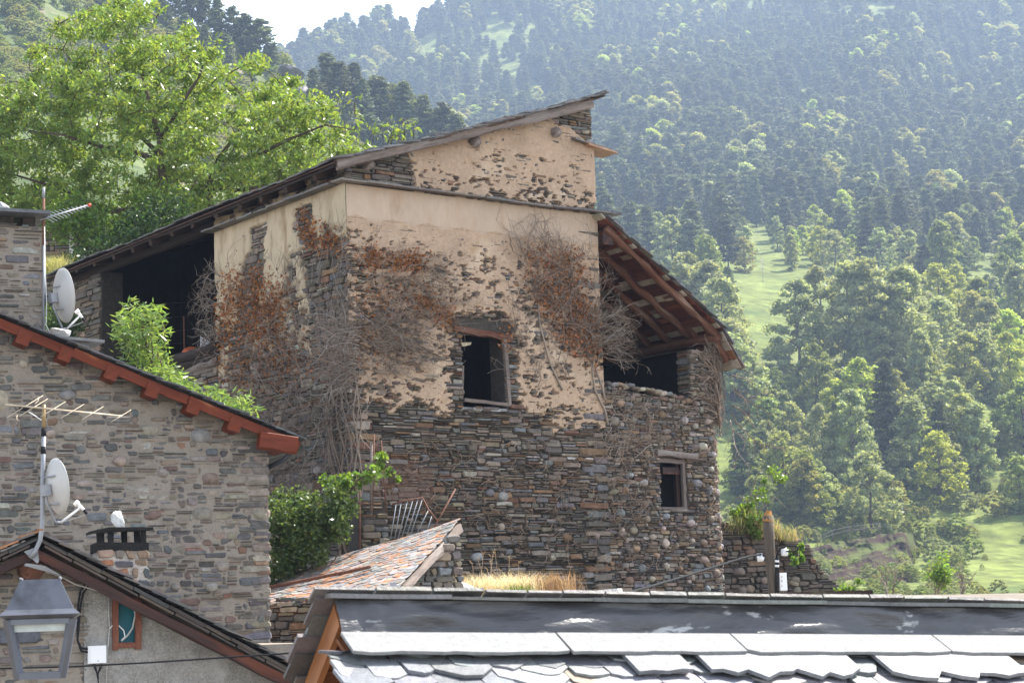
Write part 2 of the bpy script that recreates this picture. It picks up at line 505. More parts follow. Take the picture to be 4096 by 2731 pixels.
# plaster fraction exposed over the front wall, by height
def bare(s, z):
    s = np.asarray(s, float); z = np.asarray(z, float)
    wob = .12 * (fbm(s * 1.3, z * .5, 5, 3) - .5) * 2
    edge_low = 4.42 + .42 * (fbm(s * 1.3, z * .6, 3, 4) - .5) * 2 - np.where(s > 5.2, .25, 0)
    b = np.interp(z + wob, [4.3, 4.7, 5.6, 6.6, 7.2, 7.8, 8.25, 8.42, 8.6, 9.12], [.38, .27, .20, .27, .25, .17, .07, -.02, -.1, -.1])
    lowl = np.clip((8.3 - z) / .3, 0, 1) * np.clip((1.0 - s) / 1.0, 0, 1)
    b = b + .35 * lowl
    b = b + .28 * np.clip(1 - ((s - 5.6) / 1.2) ** 2, 0, 1) * np.clip(1 - ((z - 6.9) / 1.0) ** 2, 0, 1)
    b = b + 1.3 * np.clip((edge_low + .30 - z) / .62, 0, 1)
    up = np.interp(z, [9.18, 9.45, 9.9, 11.6], [.50, .26, .05, .0]) + .13 * np.clip(1 - np.abs(s - 4.6) / 2, 0, 1) * (z < 10.3)
    up = up + 1.6 * np.clip((1.75 + .35 * (fbm(z * 3, s * 0, 8, 3) - .5) - s) / .25, 0, 1)                 # bare left corner of the gable
    dr = z - (11.25 - .10 * (s - 5.1) - .45 * np.clip(s - 5.9, 0, 2) + .18 * (fbm(s * 4, z * 0, 12, 3) - .5))
    up = up + np.where((s > 4.75) & (dr > 0), 2., 0)
    b = np.where(z > 9.16, up, b)
    d = np.maximum(np.abs(s - 3.42) - .72, np.abs(z - 5.45) - .98)                                          # round the window
    b = b + np.clip(.25 - d, 0, .25) * 3.5
    return b
def pmask(s, z):
    n = .42 * fbm(s * 3.6, z * 7.5, 21, 4) + .58 * fbm(s * 8.5, z * 19, 31, 3)
    u = np.clip((n - .5) / .115, -2.6, 2.6)
    u = .5 * (1 + np.tanh(u * .82))
    return u - bare(s, z)
def plaster_height(s, z, smooth_from=8.45):
    m = pmask(s, z)
    h = np.clip(m * .8, -.07, .016) + .014
    rough = (fbm(s * 14, z * 14, 41, 3) - .5) * .018
    h = h + np.where((z > 8.42) & (z < 9.16), 0.012, rough)
    return h
wz0, wz1, ws0, ws1 = 4.56, 6.22, 2.86, 3.98
def front_plaster():
    for nm, za, zb, mat in (("plaster", 4.0, 9.165, 'plaster'), ("gable_plaster", 9.165, 11.9, 'plaster')):
        ss = np.arange(-.036, WALLR + .02, .024); zs = np.arange(za, zb + .001, .024)
        A, B = np.meshgrid(ss, zs)
        H = plaster_height(A, B)
        pts = np.zeros(A.shape + (3,))
        for k in range(3):
            pts[..., k] = C0[k] + U[k] * A + NF[k] * H + (B if k == 2 else 0)
        cs = (A[:-1, :-1] + .012); cz = (B[:-1, :-1] + .012); hm = np.maximum.reduce([H[:-1, :-1], H[1:, :-1], H[:-1, 1:], H[1:, 1:]])
        keep = (hm > -.045) & ~((cs > ws0 - .05) & (cs < ws1 + .05) & (cz > wz0 - .05) & (cz < wz1 + .05)) & (cz < 9.52 + SLOPE * cs)
        band = (cz > 8.43 + .05 * np.sin(cs * 7)) & (cz < 9.165)
        if nm == "plaster":
            grid_part("plaster", ruin, MT['plaster'], pts, len(ss), len(zs), keep=keep & ~band, smooth=False)
            grid_part("smooth_plaster_band", ruin, MT['smooth_plaster'], pts, len(ss), len(zs), keep=keep & band)
        else:
            grid_part(nm, ruin, MT[mat], pts, len(ss), len(zs), keep=keep, smooth=False)
front_plaster()
for path in ([(1583, 722), (1590, 750), (1578, 775), (1582, 800), (1570, 830)], [(1395, 735), (1398, 790), (1396, 860)], [(1883, 772), (1890, 810), (1884, 850), (1892, 880)], [(2118, 812), (2112, 850), (2120, 890), (2112, 925), (2110, 950)], [(1400, 868), (1440, 872), (1500, 880), (1550, 872), (1590, 850)]):
    MB().tube([fm(*fw(x + rnd(-2, 2), y, .028), .028) for x, y in path], .006, .004, n=4, col=(.1, .07, .05)).build("plaster_crack", ruin, MT['core'])
def pw(s, z):
    m = float(pmask(np.array([s]), np.array([z]))[0])
    return 1.0 if m < -.25 else (.35 if m < .1 else .05)
HS = np.tile(np.linspace(-.24, .24, 9), 3); HZ = np.repeat([-.04, 0., .04], 9)
def hidden(s, z):
    if not (0 < s < WALLR): return False
    m = pmask(s + HS, z + HZ)
    return bool(m.min() > .12)
front_poly = [(0, -1.0), (WALLR, -1.0), (WALLR, roofz(WALLR) - .1), (0, roofz(0) - .1)]
win = [(ws0, wz0), (ws1, wz0), (ws1, wz1), (ws0, wz1)]
lintel_gap = [(2.62, 6.2), (4.25, 6.2), (4.25, 6.46), (2.62, 6.46)]
cob = []
for k in range(70):
    c = (rnd(.2, 6.5), rnd(.3, 4.1), rnd(.06, .15), rnd(.05, .10))
    if all(abs(c[0] - d[0]) > .3 or abs(c[1] - d[1]) > .22 for d in cob): cob.append(c)
rs += masonry(fm, scan(front_poly, [win, lintel_gap]), -.9, 9.1, PAL_RUIN, rowh=(.045, .14), len_=(.12, .55), thin=.62, proud=(-.03, .034), gap=.016, wave=.06, cobbles=cob[:14], cobpal=PAL_COB[:3] + PAL_RUIN[3:6], weight=pw, skip=hidden, seed=1)
rs += masonry(fm, scan(front_poly), 9.2, 11.9, PAL_RUIN, rowh=(.06, .14), len_=(.15, .5), thin=.5, proud=(-.02, .035), weight=pw, skip=hidden, seed=2)
# pale quoin courses and through-stones at the free corner
for z in np.arange(.2, 4.3, .21):
    l = rnd(.35, .8)
    rs.append((l * .18,) + stone_geo(fm, rect_outline(-.02, l, z + .01, z + rnd(.13, .2)), -.2, rnd(.02, .06), .03, .2, pick(PAL_RUIN)))
for z in np.arange(-.4, 9.0, .2):
    l = rnd(.3, .85)
    if z < 3.9 or random.random() < .5:
        rs.append((l * .18,) + stone_geo(fm, rect_outline(WALLR - l, WALLR + rnd(.0, .08), z + .01, z + rnd(.1, .19)), -.2, rnd(.02, .055), .03, .2, pick(PAL_RUIN)))
wall_sheet("wall_core", ruin, MT['core'], fm, .02, WALLR, -1.0, lambda s: roofz(s) - .05, [(ws0, ws1, wz0, wz1)], n=-.055, reveal=.5)
# left wall -----------------------------------------------------------------
LT = 5.75
def lbare(t, z):
    b = np.interp(z, [4.6, 6.0, 7.0, 7.6, 8.2, 9.2], [1.5, .85, .58, .36, .08, -.08])
    wob = .25 * (fbm(t * 1.5, z * 1.0, 55, 3) - .5)
    b = b + wob * (z < 8.9)
    jag = .55 * (fbm(t * 1.2, z * 2.2, 58, 4) - .5); t = t + jag
    strip = np.maximum(np.clip(1 - np.abs(t - 1.55 - .25 * (z - 8)) / .42, 0, 1) * (z < 9.0), np.clip(1 - np.abs(t - 4.05 + .3 * (z - 7.6)) / .45, 0, 1) * (z < 8.95))
    b = b + 2.2 * strip
    b = b + np.where((t < 1.0) & (z < 8.35 + .25 * (t - .5)), .75, 0)
    b = b + np.where(z > 9.18, .85, 0)
    return b
def lmask(t, z):
    n = .6 * fbm(t * 2.2, z * 3.2, 71, 4) + .4 * fbm(t * 7, z * 11, 81, 3)
    u = .5 * (1 + np.tanh((n - .5) / .115 * .8))
    return u - lbare(t, z)
ts = np.arange(-.03, LT, .028); zs = np.arange(4.4, 9.55, .028)
A, B = np.meshgrid(ts, zs)
Mk = lmask(A, B)
H = np.clip(Mk * .3, -.07, .03) + .012 + np.where(Mk < .5, (fbm(A * 12, B * 12, 91, 3) - .5) * .014, 0)
pts = np.zeros(A.shape + (3,))
for k in range(3):
    pts[..., k] = C0[k] + V[k] * A - U[k] * H + (B if k == 2 else 0)
hm = np.maximum(H[:-1, :-1], H[1:, 1:])
grid_part("side_plaster", ruin, MT['left_plaster'], pts, len(ts), len(zs), keep=hm > -.045)
def lhid(t, z):
    m = lmask(t + HS, z + HZ); return bool(m.min() > .1)
side_poly = [(0, -1), (LT, -1), (LT, 9.6), (0, 9.6)]
rs += masonry(lm, scan(side_poly), -.9, 9.55, PAL_RUIN, rowh=(.08, .19), len_=(.18, .6), thin=.4, proud=(-.02, .035), weight=lambda t, z: .4 if float(lmask(np.array([t]), np.array([z]))[0]) < 0 else .1, skip=lhid, seed=4)
wall_sheet("wall_core", ruin, MT['core'], lm, .0, LT + 8.6, -1.0, lambda t: 9.6 if t < LT else 6.05, n=-.055, reveal=.3)
# base below the gallery, jamb of its opening, interior shell
rs += masonry(lm, scan([(LT, 1), (LT + 8.4, 1), (LT + 8.4, 6.1), (LT, 6.1)]), 1, 6.05, PAL_RUIN, rowh=(.1, .2), len_=(.25, .7), weight=lambda t, z: .05, seed=5)
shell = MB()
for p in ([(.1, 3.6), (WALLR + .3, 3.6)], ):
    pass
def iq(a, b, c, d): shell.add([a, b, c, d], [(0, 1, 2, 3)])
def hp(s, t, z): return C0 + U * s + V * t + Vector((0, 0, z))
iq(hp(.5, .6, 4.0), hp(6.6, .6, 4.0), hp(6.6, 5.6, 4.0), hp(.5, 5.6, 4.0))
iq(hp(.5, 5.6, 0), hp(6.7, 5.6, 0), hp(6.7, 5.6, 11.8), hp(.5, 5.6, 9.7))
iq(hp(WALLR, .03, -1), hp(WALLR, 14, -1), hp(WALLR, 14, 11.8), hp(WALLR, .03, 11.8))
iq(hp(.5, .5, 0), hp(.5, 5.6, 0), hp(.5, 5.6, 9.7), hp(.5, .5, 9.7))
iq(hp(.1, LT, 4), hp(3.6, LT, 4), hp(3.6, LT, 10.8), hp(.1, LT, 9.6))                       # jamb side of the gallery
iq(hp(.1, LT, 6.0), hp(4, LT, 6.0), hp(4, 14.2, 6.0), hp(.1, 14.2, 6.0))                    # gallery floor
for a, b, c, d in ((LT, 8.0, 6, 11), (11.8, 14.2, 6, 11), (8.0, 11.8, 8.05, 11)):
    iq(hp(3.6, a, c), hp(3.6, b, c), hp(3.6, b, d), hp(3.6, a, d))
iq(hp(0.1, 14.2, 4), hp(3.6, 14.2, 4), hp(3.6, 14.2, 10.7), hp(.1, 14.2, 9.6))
shell.build("inner_walls", ruin, MT['shade_black'])
# pier at the far end of the gallery
pt0, pt1 = 12.05, 13.75
rs += masonry(lm, scan([(pt0, 5.5), (pt1, 5.5), (pt1, 9.3), (pt0, 9.3)]), 5.6, 9.25, [(.15, .115, .08, 3), (.11, .095, .08, 3), (.19, .145, .10, 1)], rowh=(.10, .2), len_=(.3, .8), proud=(-.03, .05), weight=lambda t, z: 1.2, seed=6)
MB().box(lm((pt0 + pt1) / 2, 7.4, -.35), V * (pt1 - pt0) * .495, U * .29, (0, 0, 1.9)).build("pier_core", ruin, MT['core'])
# ledges of thin slabs ----------------------------------------------------------
def ledge(mapf, a, b, z, out, nm):
    s = a
    while s < b - .02:
        l = min(rnd(.5, 1.15), b - s)
        if b - s - l < .25: l = b - s
        o0, o1 = out * rnd(.85, 1.12), out * rnd(.85, 1.12)
        th = rnd(.028, .05); dz = rnd(-.012, .012)
        poly = [mapf(s + .004, z + dz, -.18), mapf(s + l - .004, z + dz, -.18), mapf(s + l - .004, z + dz - .02, o1), mapf(s + l * .5, z + dz - .02, (o0 + o1) / 2 + rnd(-.03, .03)), mapf(s + .004, z + dz - .02, o0)]
        MB().prism(poly, (0, 0, th), pick([(.13, .115, .10, 2), (.10, .09, .085, 2), (.17, .14, .115, 1)])).build("ledge_slab", ruin, MT['slate'])
        s += l
ledge(fm, -.28, WALLR + .55, 9.17, .27, "front")
ledge(lm, .25, LT + .1, 9.17, .30, "side")
for k, (a, b) in enumerate(((6.05, 6.75), (6.35, 7.12), (6.45, 7.3))):
    z = fw(2300 + k * 40, 560 + k * 14, .1)[1]
    MB().prism([fm(a, z + .02, -.5), fm(b, z - .09, -.4), fm(b + .02, z - .10, .18), fm(a, z, .2)], (0, 0, .04), [(.13, .12, .11), (.15, .10, .07), (.33, .19, .11)][k]).build("ledge_slab", ruin, MT['slate'])
# roof -----------------------------------------------------------------------------
RA = (U * 1.0 + Vector((0, 0, SLOPE))).normalized(); RN = RA.cross(V).normalized()
if RN.z < 0: RN = -RN
EAVE = -.52
def rmap(a, b, n):
    sag = -.05 * math.sin(max(0, min(1, a / 7.6)) * math.pi) - .03 * math.sin(b * .9)
    return C0 + U * EAVE + Vector((0, 0, roofz(EAVE) + .02 + sag)) + RA * a + V * b + RN * n
RL = (6.86 - EAVE) / RA.dot(U)
sl_ = slates(rmap, -.06, RL, -.42, 14.5, ex=.20, wid=(.22, .45), th=.03, pal=PAL_SLATE, over=2.5, rag=.04, lift=.045, chamfer=.15, edge=lambda a, b: 9 if b < -.05 else (4 if a < .2 else .5))
emit(sl_, ruin, MT['slate'], "roof_slate", "roof_slates", 260)
bb = MB()
a = -.02
while a < RL - .05:                                    # sheathing boards, seen from below
    w = rnd(.16, .24); e = min(RL, a + w)
    bb.add([rmap(a + .006, -.36, -.012), rmap(e - .006, -.36, -.012), rmap(e - .006, 14.4, -.012), rmap(a + .006, 14.4, -.012), rmap(a + .006, -.36, -.04), rmap(e - .006, -.36, -.04), rmap(e - .006, 14.4, -.04), rmap(a + .006, 14.4, -.04)], [(0, 1, 2, 3), (7, 6, 5, 4), (0, 4, 5, 1), (3, 2, 6, 7), (0, 3, 7, 4), (1, 5, 6, 2)], pick([(.07, .04, .028, 3), (.11, .06, .04, 1)]))
    a = e
bb.build("roof_boarding", ruin, MT['board'])
b0, b1 = fw(1345, 655, .3), fw(2368, 408, .3)
beam("verge_beam", ruin, fm(b0[0], b0[1] - .02, .30), fm(b1[0], b1[1] - .03, .30), .12, .21, MT['greywood'], rough=.022, seg=12)
beam("eave_board", ruin, rmap(.05, -.3, -.085), rmap(.05, 14.4, -.085), .05, .06, MT['darkwood'], rough=.012, seg=14)
for px, py in ((1478, 655), (1905, 565), (2228, 528)):
    s, z = fw(px, py, .12)
    beam("purlin", ruin, fm(s, z, .14), fm(s, z, -4), .24, .24, MT['greywood'], round_=True, rough=.02)
for b in np.arange(.6, 14.3, 1.08):                     # rafters running up the slope
    b = b + rnd(-.06, .06)
    beam("rafter", ruin, rmap(.02, b, -.13), rmap(4.2, b, -.13), .15, .16, MT['darkwood'], up=RN, rough=.02)
g0, g1 = lw(862, 1040), lw(380, 1150)
beam("wall_plate", ruin, lm(LT + .0, 9.38, -.12), lm(14.1, 9.36, -.12), .2, .2, MT['darkwood'], rough=.02)
# logs lying at the gallery's sill
for k, (z, r, t1) in enumerate(((6.42, .13, 9.6), (6.2, .16, 10.2), (6.0, .14, 9.4), (6.1, .1, 10.6))):
    beam("sill_log", ruin, lm(LT - .15, z + .04, .05 - .1 * k * (k < 3)), lm(t1, z + rnd(-.08, .05), .0 - .12 * k), r * 2, r * 2, MT['darkwood'] if k < 2 else MT['greywood'], round_=True, rough=.04, seg=10)
# window ------------------------------------------------------------------------------
def bar(parent, a, b, w, h, mat, n=-.12, nm="frame_bar"):
    return beam(nm, parent, fm(a[0], a[1], n), fm(b[0], b[1], n), w, h, mat, up=NF, rough=.008)
TL, TR, BR, BL = fw(1850, 1325, -.12), fw(2008, 1345, -.12), fw(2028, 1622, -.12), fw(1846, 1600, -.12)
wf = MB().box(fm((ws0 + ws1) / 2, wz0 - .03, -.25), U * .6, NF * .22, (0, 0, .03)).build("window", ruin, MT['stone'])
bar(wf, (TR[0] - .02, TR[1] + .0), (BR[0] - .01, BR[1] - .02), .08, .09, MT['greywood'], n=-.02)
bar(wf, BL, BR, .07, .09, MT['greywood'], n=-.03)
bar(wf, (TL[0] - .03, BL[1] + .75), (BL[0], BL[1] - .04), .05, .07, MT['greywood'])
bar(wf, (TL[0] - .05, TL[1] + .02), (TR[0] + .1, TR[1] - .0), .07, .08, MT['logwood'])
beam("lintel", ruin, fm(*fw(1815, 1312, .0), -.07), fm(*fw(2050, 1352, .0), -.07), .16, .13, MT['logwood'], up=(0, 0, 1), rough=.02)
nt_ = MB()                                                         # wire netting stretched behind the frame
for k in range(22):
    s = TL[0] + (TR[0] - TL[0]) * k / 21
    nt_.tube([fm(s + .012 * (-1) ** j, wz0 + .1 + j * .075, -.17) for j in range(21)], .0011, n=3, col=(.2, .2, .2))
nt_.build("wire_netting", wf, MT['black'], kind='stuff')
MB().prism([fm(3.02, 6.02, -.45), fm(3.42, 6.06, -.45), fm(3.40, 6.0, -.45), fm(3.2, 5.95, -.45)], NF * -.02, (.75, .66, .5)).build("broken_shutter", ruin, MT['board'])
# niche with a cobble in the lower wall
c = fw(2012, 1985, 0)
rs.append((.5,) + stone_geo(fm, blob_outline(c[0], c[1], .13, .11, 12), -.1, .07, .06, .4, (.26, .25, .235), True))
rs.append((.4,) + stone_geo(fm, rect_outline(c[0] - .2, c[0] + .2, c[1] - .19, c[1] - .12), -.1, .07, .02, .2, (.36, .34, .31)))
emit(rs, ruin, MT['stone'])

# ------------------------------------------------------------------ the barn with the open loft
barn = thing("stone_barn", "rounded stone barn with an open loft and exposed roof timbers joined to the plastered ruin", "barn", fm(9, 0, 0))
BR_, BS1 = .75, 9.78
def bm_(s, z, n):
    lean = -.012 * (z - 4)
    if s <= BS1: return fm(s + lean * max(0, (s - 9) / .8), z, n)
    a = (s - BS1) / BR_
    if a < math.pi / 2:
        r = BR_ + n
        return C0 + U * (BS1 + lean + r * math.sin(a)) + V * (BR_ - r * math.cos(a)) + Vector((0, 0, z))
    return C0 + U * (BS1 + lean + BR_ + n) + V * (BR_ + (s - BS1 - BR_ * math.pi / 2)) + Vector((0, 0, z))
bs = []
lo0, lo1 = fw(2410, 1530), fw(2722, 1592)
def btop(s): return lo0[1] + (lo1[1] - lo0[1]) * (s - lo0[0]) / (lo1[0] - lo0[0]) if s < 9.42 else 6.22
poly = [(WALLR, -1), (12.5, -1), (12.5, 6.2), (9.42, 6.2), (9.42, lo1[1]), (8.2, lo1[1] + .02), (7.6, lo1[1] + .12), (WALLR, lo0[1])]
w2 = [fw(2640, 1830), fw(2748, 1850), fw(2748, 2062), fw(2640, 2035)]
w2b = (w2[0][0], w2[1][0], w2[3][1], w2[0][1])
wh = [(w2b[0], w2b[2]), (w2b[1], w2b[2]), (w2b[1], w2b[3]), (w2b[0], w2b[3])]
lh = [(w2b[0] - .12, w2b[3]), (w2b[1] + .35, w2b[3]), (w2b[1] + .35, w2b[3] + .2), (w2b[0] - .12, w2b[3] + .2)]
cob = []
for k in range(600):
    c = (rnd(6.9, 11.2), rnd(-.1, 5.0) if k % 3 else rnd(-.1, 2.2), rnd(.055, .15), rnd(.06, .12))
    if w2b[0] - .2 < c[0] < w2b[1] + .3 and w2b[2] - .15 < c[1] < w2b[3] + .3: continue
    if all((c[0] - d[0]) ** 2 + (c[1] - d[1]) ** 2 > (.17 + (c[2] + d[2]) * .8) ** 2 for d in cob): cob.append(c)
bs += masonry(bm_, scan(poly, [wh, lh]), -.9, 6.2, PAL_BARN, rowh=(.045, .115), len_=(.09, .36), thin=.4, proud=(-.02, .035), cobbles=cob[:100], cobpal=PAL_COB + PAL_BARN[2:4], wave=.04, seed=8)
# pier's inner face
def pm(t, z, n): return C0 + U * (9.44 - n) + V * t + Vector((0, 0, z))
bs += masonry(pm, scan([(.05, 5), (.5, 5), (.5, 6.2), (.05, 6.2)]), 5.0, 6.2, PAL_RUIN, rowh=(.06, .13), len_=(.3, .6), seed=9, weight=lambda s, z: 1.5)
wall_sheet("wall_core", barn, MT['core'], bm_, WALLR, 14, -1, lambda s: btop(s) - .06, [w2b], n=-.05, ds=.12, reveal=.45)
MB().box(C0 + U * 9.93 + V * .28 + Vector((0, 0, 5.58)), U * .45, V * .22, (0, 0, .6)).build("pier_core", barn, MT['core'])
for k in range(14):                                    # loose coping stones on the loft sill
    s = 6.9 + k * .165
    bs.append((.05,) + stone_geo(bm_, blob_outline(s, btop(s) + rnd(.0, .07), rnd(.08, .15), rnd(.035, .06)), -.25, rnd(.02, .05), .03, .3, pick(PAL_COB[:3] + PAL_BARN), True))
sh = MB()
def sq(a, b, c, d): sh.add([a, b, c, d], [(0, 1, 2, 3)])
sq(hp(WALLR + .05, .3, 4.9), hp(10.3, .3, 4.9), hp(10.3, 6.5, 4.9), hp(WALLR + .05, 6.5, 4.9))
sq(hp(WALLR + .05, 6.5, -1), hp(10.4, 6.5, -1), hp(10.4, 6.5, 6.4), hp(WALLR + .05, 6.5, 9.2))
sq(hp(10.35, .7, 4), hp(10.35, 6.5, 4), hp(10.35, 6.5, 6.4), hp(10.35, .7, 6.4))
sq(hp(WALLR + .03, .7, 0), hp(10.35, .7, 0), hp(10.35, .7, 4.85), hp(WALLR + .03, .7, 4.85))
sh.build("inner_walls", barn, MT['shade_black'])
# roof: plane through the verge
q0, q1 = fw(2432, 880, .35), fw(2893, 1318, .35)
BA = (fm(q1[0], q1[1], 0) - fm(q0[0], q0[1], 0)); BLn = BA.length; BA.normalize(); BN = BA.cross(V)
BN = -BN if BN.z < 0 else BN
def bmap(a, b, n): return fm(q0[0], q0[1], 0) + BA * a + V * b + BN * n
def bmapu(a, b, n): return bmap(BLn - a, b, n)
emit(slates(bmapu, -.05, BLn + .1, -.42, 6.6, ex=.2, wid=(.2, .36), th=.022, pal=PAL_SLATE, lift=.028, rag=.03, chamfer=.12, edge=lambda a, b: 9 if b < -.1 else .1), barn, MT['slate'], "roof_slate", "roof_slates", 60)
a = -.25
nb = 0
while a < BLn - .02:
    e = min(BLn, a + rnd(.10, .2))
    o = MB()
    c = pick([(.085, .022, .012, 5), (.13, .04, .02, 3), (.33, .28, .22, 1.6), (.19, .12, .08, 1.5)])
    o.add([bmap(a + .005, -.36, -.03), bmap(e - .005, -.36, -.03), bmap(e - .005, 6.5, -.03), bmap(a + .005, 6.5, -.03), bmap(a + .005, -.36, -.002), bmap(e - .005, -.36, -.002), bmap(e - .005, 6.5, -.002), bmap(a + .005, 6.5, -.002)], [(0, 3, 2, 1), (4, 5, 6, 7), (0, 1, 5, 4), (2, 3, 7, 6), (0, 4, 7, 3), (1, 2, 6, 5)], c)
    o.build("roof_board", barn, MT['board'])
    # short pale patches where a plank was replaced, between the rafters
    a = e
for k, b in enumerate((-.22, .62, 1.35, 2.1, 2.9, 3.7, 4.6, 5.5)):
    beam("rafter", barn, bmap(.1, b, -.13), bmap(BLn - .06, b + rnd(-.04, .04), -.14), .18, .18, MT['logwood'], up=BN, round_=True, rough=.03, seg=14)
    for j in range(5):
        if random.random() < .8 and k < 5:
            a0_ = rnd(.2, BLn - .6); wd_ = rnd(.10, .17)
            o = MB().add([bmap(a0_, b + .13, -.034), bmap(a0_ + wd_, b + .13, -.034), bmap(a0_ + wd_, b + .58, -.034), bmap(a0_, b + .58, -.034)], [(0, 3, 2, 1)], pick([(.40, .34, .27, 3), (.25, .19, .14, 2), (.30, .10, .05, 1)]))
            o.prism([bmap(a0_, b + .13, -.036), bmap(a0_ + wd_, b + .13, -.036), bmap(a0_ + wd_, b + .58, -.036), bmap(a0_, b + .58, -.036)], BN * -.008, o.c[0])
            o.v = o.v[4:]; o.f = [tuple(i - 4 for i in q) for q in o.f[1:]]; o.c = o.c[1:]; o.sm = o.sm[1:]
            o.build("patch_board", barn, MT['board'])
pz = fw(2865, 1348, .2)
beam("eave_plate", barn, fm(pz[0], pz[1], .25), fm(pz[0] - .1, pz[1] - .05, -6.3), .26, .26, MT['logwood'], round_=True, rough=.025)
c0 = fw(2412, 952, .2)
beam("ridge_plate", barn, fm(c0[0] + .14, c0[1] + .02, .22), fm(c0[0] + .14, c0[1], -6), .30, .34, MT['brownwood'], rough=.01)
# the steep tail of the eave beyond the plate: fascia boards and slates
e0, e1 = fw(2888, 1325, .3), fw(2965, 1470, .3)
TA = fm(e1[0], e1[1], 0) - fm(e0[0], e0[1], 0); TLn = TA.length; TA.normalize(); TN = TA.cross(V); TN = -TN if TN.z < 0 else TN
def tmap(a, b, n): return fm(e0[0], e0[1], .0) + TA * a + V * b + TN * n
def tmapu(a, b, n): return tmap(TLn - a, b, n)
emit(slates(tmapu, -.04, TLn + .1, -.36, 6.6, ex=.2, wid=(.2, .36), th=.024, pal=PAL_SLATE, lift=.03, rag=.03, edge=lambda a, b: 9 if b < -.1 else .1, chamfer=.12), barn, MT['slate'], "eave_slate", "eave_slates", 12)
for k in range(4):
    a0_, a1_ = TLn * k / 4 + .006, TLn * (k + 1) / 4 - .006
    MB().prism([tmap(a0_, -.32, -.03), tmap(a1_, -.32, -.03), tmap(a1_, 5, -.03), tmap(a0_, 5, -.03)], TN * .026, [(.36, .31, .26), (.30, .25, .2), (.22, .10, .05), (.38, .33, .27)][k]).build("roof_board", barn, MT['board'])
beam("tail_rafter", barn, tmap(-.35, -.05, -.12), tmap(TLn * .72, -.05, -.13), .16, .15, MT['logwood'], up=TN, rough=.02)
beam("tail_rafter", barn, tmap(-.35, .55, -.12), tmap(TLn * .8, .55, -.13), .16, .15, MT['logwood'], up=TN, rough=.02)
# small window
sw = MB().box(bm_((w2b[0] + w2b[1]) / 2, w2b[2] - .02, -.2), U * .36, NF * .2, (0, 0, .025), col=(.2, .17, .14)).build("small_window", barn, MT['board'])
def bar2(a, b, w, h, n, nm, mat): return beam(nm, sw, bm_(a[0], a[1], n), bm_(b[0], b[1], n), w, h, mat, up=NF, rough=.006)
x0, x1, y0, y1 = w2b
bar2((x1 - .05, y0 + .0), (x1 - .05, y1 - .0), .09, .09, -.1, "frame_bar", MT['greywood'])
bar2((x0, y1 - .05), (x1, y1 - .07), .1, .1, -.1, "frame_bar", MT['greywood'])
bar2((x0, y0 + .02), (x1, y0 + .02), .07, .09, -.1, "frame_bar", MT['greywood'])
bar2((x1 - .15, y0 + .05), (x1 - .15, y1 - .12), .10, .04, -.2, "shutter_board", MT['brownwood'])
bar2((x0 + .2, y1 - .28), (x1 - .1, y1 - .28), .16, .05, -.17, "shutter_board", MT['brownwood'])
beam("lintel", barn, bm_(x0 - .1, y1 + .12, -.04), bm_(x1 + .3, y1 + .05, -.02), .2, .15, MT['greywood'], rough=.015)
emit(bs, barn, MT['stone'])
# ------------------------------------------------------------------ frames for other walls
class Frame:
    def __init__(s, o, deg):
        a = R_(deg)
        s.o = Vector((o[0], o[1], 0)); s.u = Vector((math.cos(a), math.sin(a), 0)); s.n = Vector((math.sin(a), -math.cos(a), 0))
    def m(s, x, z, n): return s.o + s.u * x + s.n * n + Vector((0, 0, z))
    def px(s, px, py, off=0.):
        q = onplane(px, py, s.o + s.n * off, s.n) - s.o
        return (q.dot(s.u), q.z)
def mortar_sheet(name, parent, mat, fr, s0, s1, z0, top, n=.0, amp=.014, ds=.05, seed=0, holes=()):
    ss = np.arange(s0, s1 + ds * .5, ds); tz = [top(s) for s in (s0, s1)]
    zs = np.arange(z0, max(top(s) for s in ss) + ds, ds)
    A, B = np.meshgrid(ss, zs)
    T = np.array([top(s) for s in ss])[None, :]
    B = np.minimum(B, T)
    H = n + amp * (fbm(A * 5, B * 7, seed, 4) - .5) * 2
    pts = np.zeros(A.shape + (3,))
    for k in range(3): pts[..., k] = fr.o[k] + fr.u[k] * A + fr.n[k] * H + (B if k == 2 else 0)
    keep = (B[1:, :-1] - B[:-1, :-1] > 1e-4) | (B[1:, 1:] - B[:-1, 1:] > 1e-4)
    for a, b, c, d in holes:
        cs, cz = A[:-1, :-1] + ds / 2, B[:-1, :-1] + ds / 2
        keep &= ~((cs > a) & (cs < b) & (cz > c) & (cz < d))
    return grid_part(name, parent, mat, pts, len(ss), len(zs), keep=keep)
PAL_HOUSE = [(.11, .104, .10, 6), (.145, .13, .116, 5), (.19, .155, .122, 4), (.155, .105, .085, 1.5), (.225, .19, .15, 3), (.13, .135, .14, 2), (.2, .115, .08, .5), (.29, .265, .235, 1)]
# ------------------------------------------------------------------ stone house with red eaves (left)
HL = Frame(P(1078, 2000, 30), 22)
hm_ = HL.m
house = thing("stone_house", "mortared stone house with red painted eave boards and a tall chimney on its roof", "house", hm_(-3, 0, -3))
hv0, hv1 = HL.px(0, 1262, .35), HL.px(1208, 1758, .35)
hsl = (hv1[1] - hv0[1]) / (hv1[0] - hv0[0])
def hroof(s): return hv1[1] + hsl * (s - hv1[0])
hR = HL.px(1078, 2100)[0]
hx0 = HL.px(-700, 2000)[0]
hp_ = [(hx0, -3), (hR, -3), (hR, hroof(hR) - .12), (hx0, hroof(hx0) - .12)]
cob = []
for px, py, a, b in ((804, 1742, .16, .13), (812, 2055, .17, .13), (600, 1722, .17, .10), (1040, 2058, .14, .10), (0, 1600, .14, .2), (270, 1580, .13, .08), (480, 1843, .11, .08), (840, 1915, .14, .11), (610, 2060, .15, .08)):
    c = HL.px(px, py); cob.append((c[0], c[1], a, b))
